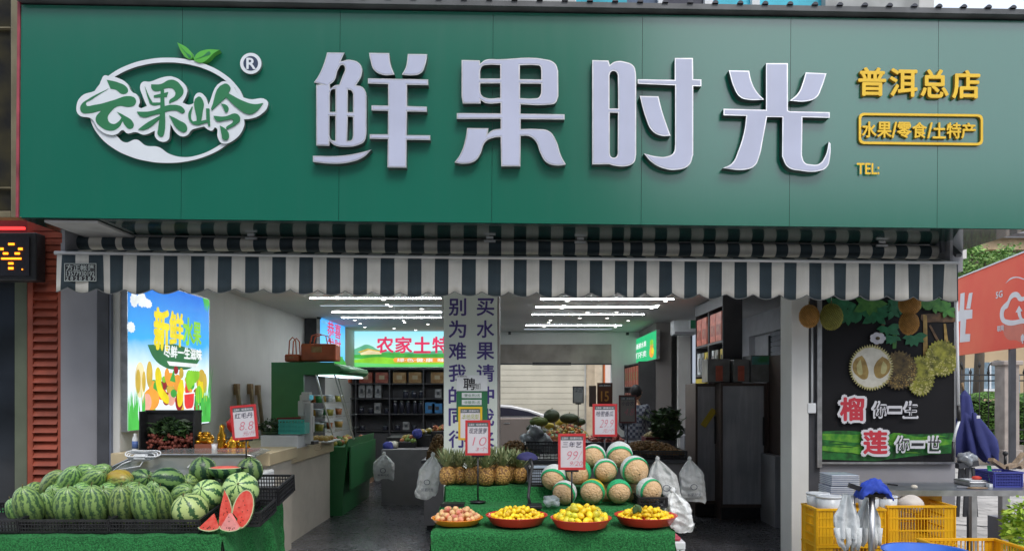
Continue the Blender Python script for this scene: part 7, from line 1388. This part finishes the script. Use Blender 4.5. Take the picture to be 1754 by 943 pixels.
t = thing('steel_tray', 'low steel tray with a red sponge on the table', 'tray', W(1673, 823, 6.6)); a, b = W(1655, 0, 6.6), W(1693, 0, 6.6); mk(G().box(a.x, b.x, 6.55, 6.8, zt_ + .001, zt_ + .045), 'tray_body', m_steel, t, bev=.01); mk(G().box(a.x + .03, b.x - .03, 6.58, 6.75, zt_ + .047, zt_ + .05), 'rim', m_white, t)
crump('red_sponge', 'bright red sponge in the low steel tray', 'sponge', (W(1673, 0, 6.65).x, 6.65, zt_ + .065), .04, .03, .018, M('bright_red_sponge', (.6, .06, .04), .8), 3, 20, .2)
t = thing('green_brush', 'green handled brush standing against the blue basket', 'brush', W(1695, 826, 6.6)); mk(G().bar((W(1699, 0, 6.55).x, 6.55, zt_ + .01), W(1694, 797, 6.6), .03, .012), 'handle', M('bright_green', (.02, .5, .10), .4), t); mk(G().box(W(1695, 0, 6.5).x, W(1701, 0, 6.5).x, 6.5, 6.55, zt_ + .001, zt_ + .03), 'bristles', m_white, t)
m_bb = M('blue_basket', (.045, .055, .28), .5, var=.1)
T_ = crate('blue_basket', 'blue plastic basket of wood scraps on the steel table', W(1703, 0, 6.5).x, W(1750, 0, 6.5).x, 6.5, 6.75, zt_ + .004, zt_ + .13, m_bb, 5, .014, .006, rim=.03, panel=0); mk(G().box(W(1703, 0, 6.5).x + .008, W(1750, 0, 6.5).x - .008, 6.51, 6.52, zt_ + .01, zt_ + .12), 'inner_wall', m_bb, T_)
m_wd = M('scrap_wood', (.28, .20, .13), .7, var=.3, scale=20)
for i, (x0_, y0_, x1_, y1_, w_) in enumerate(((1697, 786, 1718, 800, .05), (1722, 800, 1738, 795, .06), (1735, 797, 1752, 776, .03), (1745, 800, 1760, 790, .05))): mk(G().bar(W(x0_, y0_, 6.55 + .05 * i), W(x1_, y1_, 6.6 + .05 * i), w_, .03), 'wood_scrap', m_wd, None, '%s from the left of the wood scraps in the blue basket' % ORD[i], 'wood scrap', 'wood scraps')
t = thing('tap', 'dark upright knob rising behind the blue basket', 'knob', W(1722, 800, 6.75)); mk(G().tube([W(1722, 800, 6.72), W(1722, 778, 6.72)], .012), 'stem', m_black, t); mk(G().ball(W(1722, 776, 6.72), .022, n=10, m=8), 'cap', m_black, t)
# lime green leafy stuff bottom right
p = W(1752, 915, 5.6); t = thing('leafy_plant', 'bright lime green lettuce at the lower right corner', 'plant', p); g = G(); leaves(g, p, (.13, .16, .26), 700, .035, 5, 2, shell=.6); mk(g, 'leaves', [M('lime_leaf', (.28, .46, .03), .6, var=.2), M('lime_leaf_b', (.42, .58, .06), .6, var=.2)], t, fix=False); mk(G().lathe((p.x, p.y, 0), [(.12, 0), (.16, .35)], 16), 'pot', m_dark, t)
item('grey_bin', 'dark grey bin under the right end of the steel table', 'bin', 1726, 890, 1775, 985, 6.9, .3, m_wallg, 'bin_body')
# closed blue parasol
t = thing('blue_parasol', 'closed dark blue parasol with drooping folds at the poster edge', 'parasol', W(1668, 790, 7.35)); m_pa = M('blue_parasol_cloth', (.030, .038, .17), .8, var=.12, scale=4)
def par(cx0, cy0, cx1, cy1, prof, seed, nm, Yp=7.4, n=7, amp=.28):
    a, b = W(cx0, cy0, Yp), W(cx1, cy1, Yp); ax = (b - a); L = ax.length; g = G(); nu = 70
    def fn(u, v):
        ang = u * 2 * PI; k = v * (len(prof) - 1); i = min(int(k), len(prof) - 2); r = prof[i] + (prof[i + 1] - prof[i]) * (k - i); r = r / F * Yp * (1 + amp * math.sin(n * ang + seed + v * 1.2) * min(1, v * 2))
        e = .10 * math.sin(n * ang + seed + .8) * (v ** 3); c_ = a + ax * (v + e * .8); return (c_.x + math.cos(ang) * r, c_.y + math.sin(ang) * r * .55, c_.z)
    return mk(g.grid(fn, nu, 24), nm, m_pa, t, fix=False)
par(1652, 667, 1655, 708, [1, 9, 10, 11, 12], 1, 'canopy_top', n=5, amp=.15); par(1655, 704, 1672, 786, [10, 20, 28, 33, 32, 22], 2, 'canopy_fold'); par(1668, 706, 1698, 784, [3, 11, 16, 16, 9], 4, 'canopy_fold', 7.3, 4)
mk(pb(G(), 1673, 711, 1679, 716, 7.15, .003), 'label_tab', m_white, t)
mk(G().tube([W(1648, 655, 7.4), W(1650, 668, 7.4)], .012), 'finial', M('tan_wood', (.3, .2, .1), .6), t); mk(G().tube([W(1660, 780, 7.4), (W(1660, 0, 7.4).x, 7.4, .05)], .022), 'pole', m_dark, t)
t = thing('grey_bracket_stand', 'grey folding bracket on thin legs under the closed parasol', 'stand', W(1655, 885, 7.3)); 
for x0_, x1_ in ((1645, 1640), (1656, 1652), (1667, 1672), (1648, 1660)): mk(G().bar(W(x0_, 800, 7.25), W(x1_, 884, 7.3), .028, .02), 'leg', m_dark, t)
mk(G().bar(W(1638, 797, 7.2), W(1672, 792, 7.2), .09, .05), 'bracket', m_dark, t); crump('grey_wrap', 'crumpled grey wrap on the folding bracket', 'plastic wrap', W(1656, 784, 7.2), .09, .06, .06, M('silver_wrap', (.3, .32, .34), .3, .4), 4, 14, .5)
t = thing('awning_crank', 'white awning crank rod hanging at the right end of the awning', 'crank rod', W(1641, 700, 6.55)); mk(G().tube([W(1638, 470, 6.55), W(1640, 600, 6.55), W(1642, 694, 6.55)], .012, 8), 'rod', m_white, t); mk(G().tube([W(1642, 694, 6.55), W(1643, 720, 6.55)], .016, 8), 'grip', m_black, t); mk(G().tube([W(1643, 720, 6.55), W(1637, 738, 6.55), W(1633, 756, 6.55)], .011, 8), 'crank_arm', m_white, t); mk(G().tube([W(1633, 756, 6.55), W(1632, 790, 6.55)], .013, 8), 'grip', m_black, t)

# ============================================================= BEHIND, RIGHT: billboard, fence, hedge, tree, building
u = Vector((-.197, -1, 0)); BO = W(1640, 608, 14.0); BP = Plane(BO + Vector((.197, 1, 0)) * 1.2, (-.197, -1, 0))
bb = thing('red_billboard', 'red orange billboard with white character and cloud symbol over the fence', 'billboard', BO)
m_bd = M('billboard_red', (.80, .075, .03), .6, col2=(.84, .15, .06), scale=.7); 
g = G(); g.T = BP.M; g.box(0, 6, 0, 1.40, -.08, 0); mk(g, 'board', m_bd, bb); g = G(); g.T = BP.M; g.bar((0, 1.412, 0), (6, 1.412, 0), .02, .04); mk(g, 'top_edge', m_white, bb)
m_bw = M('billboard_white', (.70, .68, .68), .6, var=.03); m_bo = M('billboard_glow', (.62, .16, .10), .6, var=.05)
def bs_(s, nm='print', mt=None, h=.004, extra=None): return shape([[(BP.p(float(t.rstrip('*').split(',')[0]), float(t.rstrip('*').split(',')[1]), h), t.endswith('*')) for t in q.split()] for q in ([s] + (extra or []))], BP, h - .003, h, nm, [mt or m_bw], bb)
zz = lambda s: ' '.join('%g,%g%s' % (1620 + float(t.rstrip('*').split(',')[0]) / 3.772, 370 + float(t.rstrip('*').split(',')[1]) / 3.772, '*' if t.endswith('*') else '') for t in s.split())
bs_(zz('95,500 122,493 118,605 172,603 170,660 132,665 125,760 158,760 155,808 90,815 95,675 62,690 62,615 88,612'), 'character'); bs_(zz('150,497 173,493 158,598 132,598'), 'character')
bs_(zz('395,790* 372,740* 380,705* 430,690* 500,685 500,800* 450,800*'), 'glow_disc', m_bo, .0005)
bs_(zz('400,545 415,510* 440,490* 470,495* 490,520* 520,515* 560,540* 575,590* 580,650* 540,690* 500,692 380,696* 352,660* 352,610* 370,575* 385,560'), 'cloud', extra=[zz('410,565 400,590* 378,610* 375,650* 400,668* 500,662 540,650* 550,610* 540,570* 510,545* 490,550 470,545* 455,525* 430,530* 415,550*')])
bs_(zz('473,578 495,612 483,615 490,650* 505,670 495,685 470,650* 462,620 450,622'), 'arrow', h=.006)
text('5G', BP, 1706, 497, 1717, 511, .006, m_bw, bb, off=.03); text('联网', BP, 1708, 556, 1719, 568, .006, m_bw, bb, off=.02); text('畅享', BP, 1749, 568, 1775, 588, .006, m_bw, bb, off=.03)
bs_(zz('385,435 420,408* 460,398* 505,410 505,404 460,391* 415,402*'), 'arc')
for x_ in (.8, 3.2): g = G(); g.T = BP.M; g.bar((x_, -1.9, -.12), (x_, 1.38, -.12), .08); mk(g, 'post', m_dark, bb)
# iron fence
fn_ = thing('iron_fence', 'black iron railing fence with spear tops on a low wall', 'fence', (8.5, 17, 0)); m_ir = M('black_iron', (.03, .03, .03), .5, var=.2)
zb_ = W(0, 762, 17).z; zf = W(0, 640, 17).z
lw = mk(G().box(6.0, 16, 16.9, 17.15, 0, zb_), 'low_wall', M('rough_stone', (.26, .23, .20), .9, var=.3, scale=5, bump=.4), fn_)
for k in range(46):
    x = 6.1 + k * .2
    mk(G().tube([(x, 17, zb_), (x, 17, zf + .16 * (k % 2))], .011, 5), 'railing', m_ir, fn_); mk(G().lathe((x, 17, zf + .16 * (k % 2)), [(.03, 0), (.035, .04), (0, .14)], 6), 'spear_head', m_ir, fn_)
for zz_ in (zb_ + .1, zb_ + .35, zf - .15, zf - .02): mk(G().bar((6, 17, zz_), (16, 17, zz_), .03, .03), 'rail', m_ir, fn_)
g = G()
for k in range(10):
    x = 6.2 + k * 1.0; c_ = (x + .5, 16.98, zf + .2)
    mk(G().tube([(x + .5 + .22 * math.cos(q), 16.98, zf + .1 + .2 * math.sin(q)) for q in [i * PI / 8 for i in range(9)]], .014, 6), 'scroll', m_ir, fn_)
t = thing('fence_pillar', 'grey stone gate pillar with moulded cap at the right of the railing', 'pillar', W(1735, 790, 16.6)); m_st = M('pillar_stone', (.34, .30, .27), .85, var=.15, scale=4, bump=.2); a, b = W(1721, 795, 16.6), W(1746, 625, 16.6)
mk(G().box(a.x, b.x, 16.6, 16.95, 0, b.z), 'shaft', m_st, t); mk(G().box(a.x - .06, b.x + .06, 16.54, 17.01, b.z, b.z + .1), 'cap', m_st, t, bev=.02); mk(G().box(a.x - .05, b.x + .05, 16.55, 17.0, 0, .35), 'plinth', m_st, t, bev=.01)
# hedge
hg = thing('hedge', 'clipped green hedge behind the iron railing', 'hedge', (9.5, 18.3, 0)); m_h1 = M('hedge_leaf', (.06, .15, .02), .6, var=.3); m_h2 = M('hedge_leaf_b', (.11, .24, .03), .6, var=.3); g = G(); rr = random.Random(2); zt2 = W(0, 678, 18).z
for i in range(14000):
    x = rr.uniform(7.5, 14); y = rr.uniform(17.7, 18.7); z_ = rr.uniform(.2, 1) * (zt2 + .12 * noise.noise(Vector((x * 2, y * 2, 0))))
    if rr.random() < .5: z_ = zt2 + .12 * noise.noise(Vector((x * 2, y * 2, 0)))
    elif rr.random() < .8: y = 17.7 + rr.uniform(-.06, .05)
    d = Vector((rr.gauss(0, 1), rr.gauss(0, 1), rr.gauss(0, 1))).normalized(); e = d.orthogonal().normalized(); s_ = rr.uniform(.03, .06); p = Vector((x, y, z_)); g.mi = rr.randrange(2); g.poly([p - d * s_, p + e * s_ * .5, p + d * s_, p - e * s_ * .5])
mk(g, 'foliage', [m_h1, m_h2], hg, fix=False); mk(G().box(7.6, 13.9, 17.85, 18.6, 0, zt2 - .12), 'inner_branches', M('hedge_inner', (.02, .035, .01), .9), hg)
# trees
def tree(lab, px, py, Y, r, n, seed, size=.12, mats=None, tz=0):
    c = W(px, py, Y); t = thing('street_tree', lab, 'tree', (c.x, c.y, 0), 'trees beyond the fence'); rr = random.Random(seed); g = G(); g.tube([(c.x, c.y, 0), (c.x + .1, c.y, c.z * .5), (c.x, c.y, c.z)], .14, 8, rs=[.17, .13, .06])
    cl = []
    for k in range(16):
        d = Vector((rr.gauss(0, 1), rr.gauss(0, 1), rr.gauss(0, .8))).normalized(); q = c + Vector((d.x * r[0], d.y * r[0], d.z * r[1])) * rr.uniform(.4, .95); cl.append(q); g.tube([(c.x, c.y, c.z * .55), (Vector((c.x, c.y, c.z * .6)) + q) / 2 + Vector((0, 0, .1)), q], .04, 5, rs=[.07, .04, .015])
    mk(g, 'trunk', M('tree_bark_%d' % seed, (.10, .08, .06), .9), t); g = G()
    for k, q in enumerate(cl): leaves(g, q, (r[0] * .42, r[0] * .42, r[1] * .38), n // 16, size, seed * 31 + k, 3, shell=.2)
    mk(g, 'crown', mats, t, fix=False)
tm = [M('tree_leaf_a', (.18, .34, .08), .6, var=.3), M('tree_leaf_b', (.30, .48, .13), .6, var=.3), M('tree_leaf_c', (.12, .25, .06), .6, var=.3)]
tree('light green leafy street tree beyond the red billboard', 1672, 448, 22, (1.0, .75), 3000, 3, .075, tm); tree('smaller light green tree left behind the poster wall edge', 1640, 462, 24, (1.1, .8), 1600, 5, .08, tm)
# cream building beyond
cb = thing('cream_building', 'cream building with grey framed windows and tiled eave beyond the tree', 'building', (15, 30, 0)); m_cm = M('cream_render', (.48, .36, .22), .8, var=.08, scale=1); m_bl2 = M('pale_blue_glass', (.22, .30, .36), .2, var=.2)
k = lambda x, y: W(x, y, 30)
mk(G().box(k(1652, 0).x, 36, 30, 36, 0, k(0, 430).z), 'wall', m_cm, cb); mk(G().box(k(1645, 0).x, 37, 29.6, 36.3, k(0, 430).z, k(0, 410).z), 'eave', M('tan_eave', (.55, .40, .24), .8), cb)
g = G(); g.poly([(k(1640, 0).x, 29.3, k(0, 410).z + .02), (37, 29.3, k(0, 410).z + .02), (37, 34, k(0, 380).z + .6), (k(1660, 0).x, 34, k(0, 380).z + .6)]); mk(g, 'tiled_roof', M('grey_tiles', (.12, .11, .11), .8, var=.3, scale=3), cb, solid=.15)
for x0_, y0_, x1_, y1_ in ((1716, 432, 1737, 470), (1741, 432, 1770, 470), (1718, 640, 1745, 700), (1676, 620, 1712, 665), (1650, 630, 1668, 680)):
    a, b = k(x0_, y1_), k(x1_, y0_); w_ = mk(G().box(a.x, b.x, 29.93, 29.99, a.z, b.z), 'window', m_bl2, cb); mk(G().box(a.x - .05, b.x + .05, 29.85, 29.99, a.z - .1, a.z - .01), 'sill', m_white, w_); mk(G().box((a.x + b.x) / 2 - .03, (a.x + b.x) / 2 + .03, 29.9, 29.929, a.z, b.z), 'frame', m_white, w_)
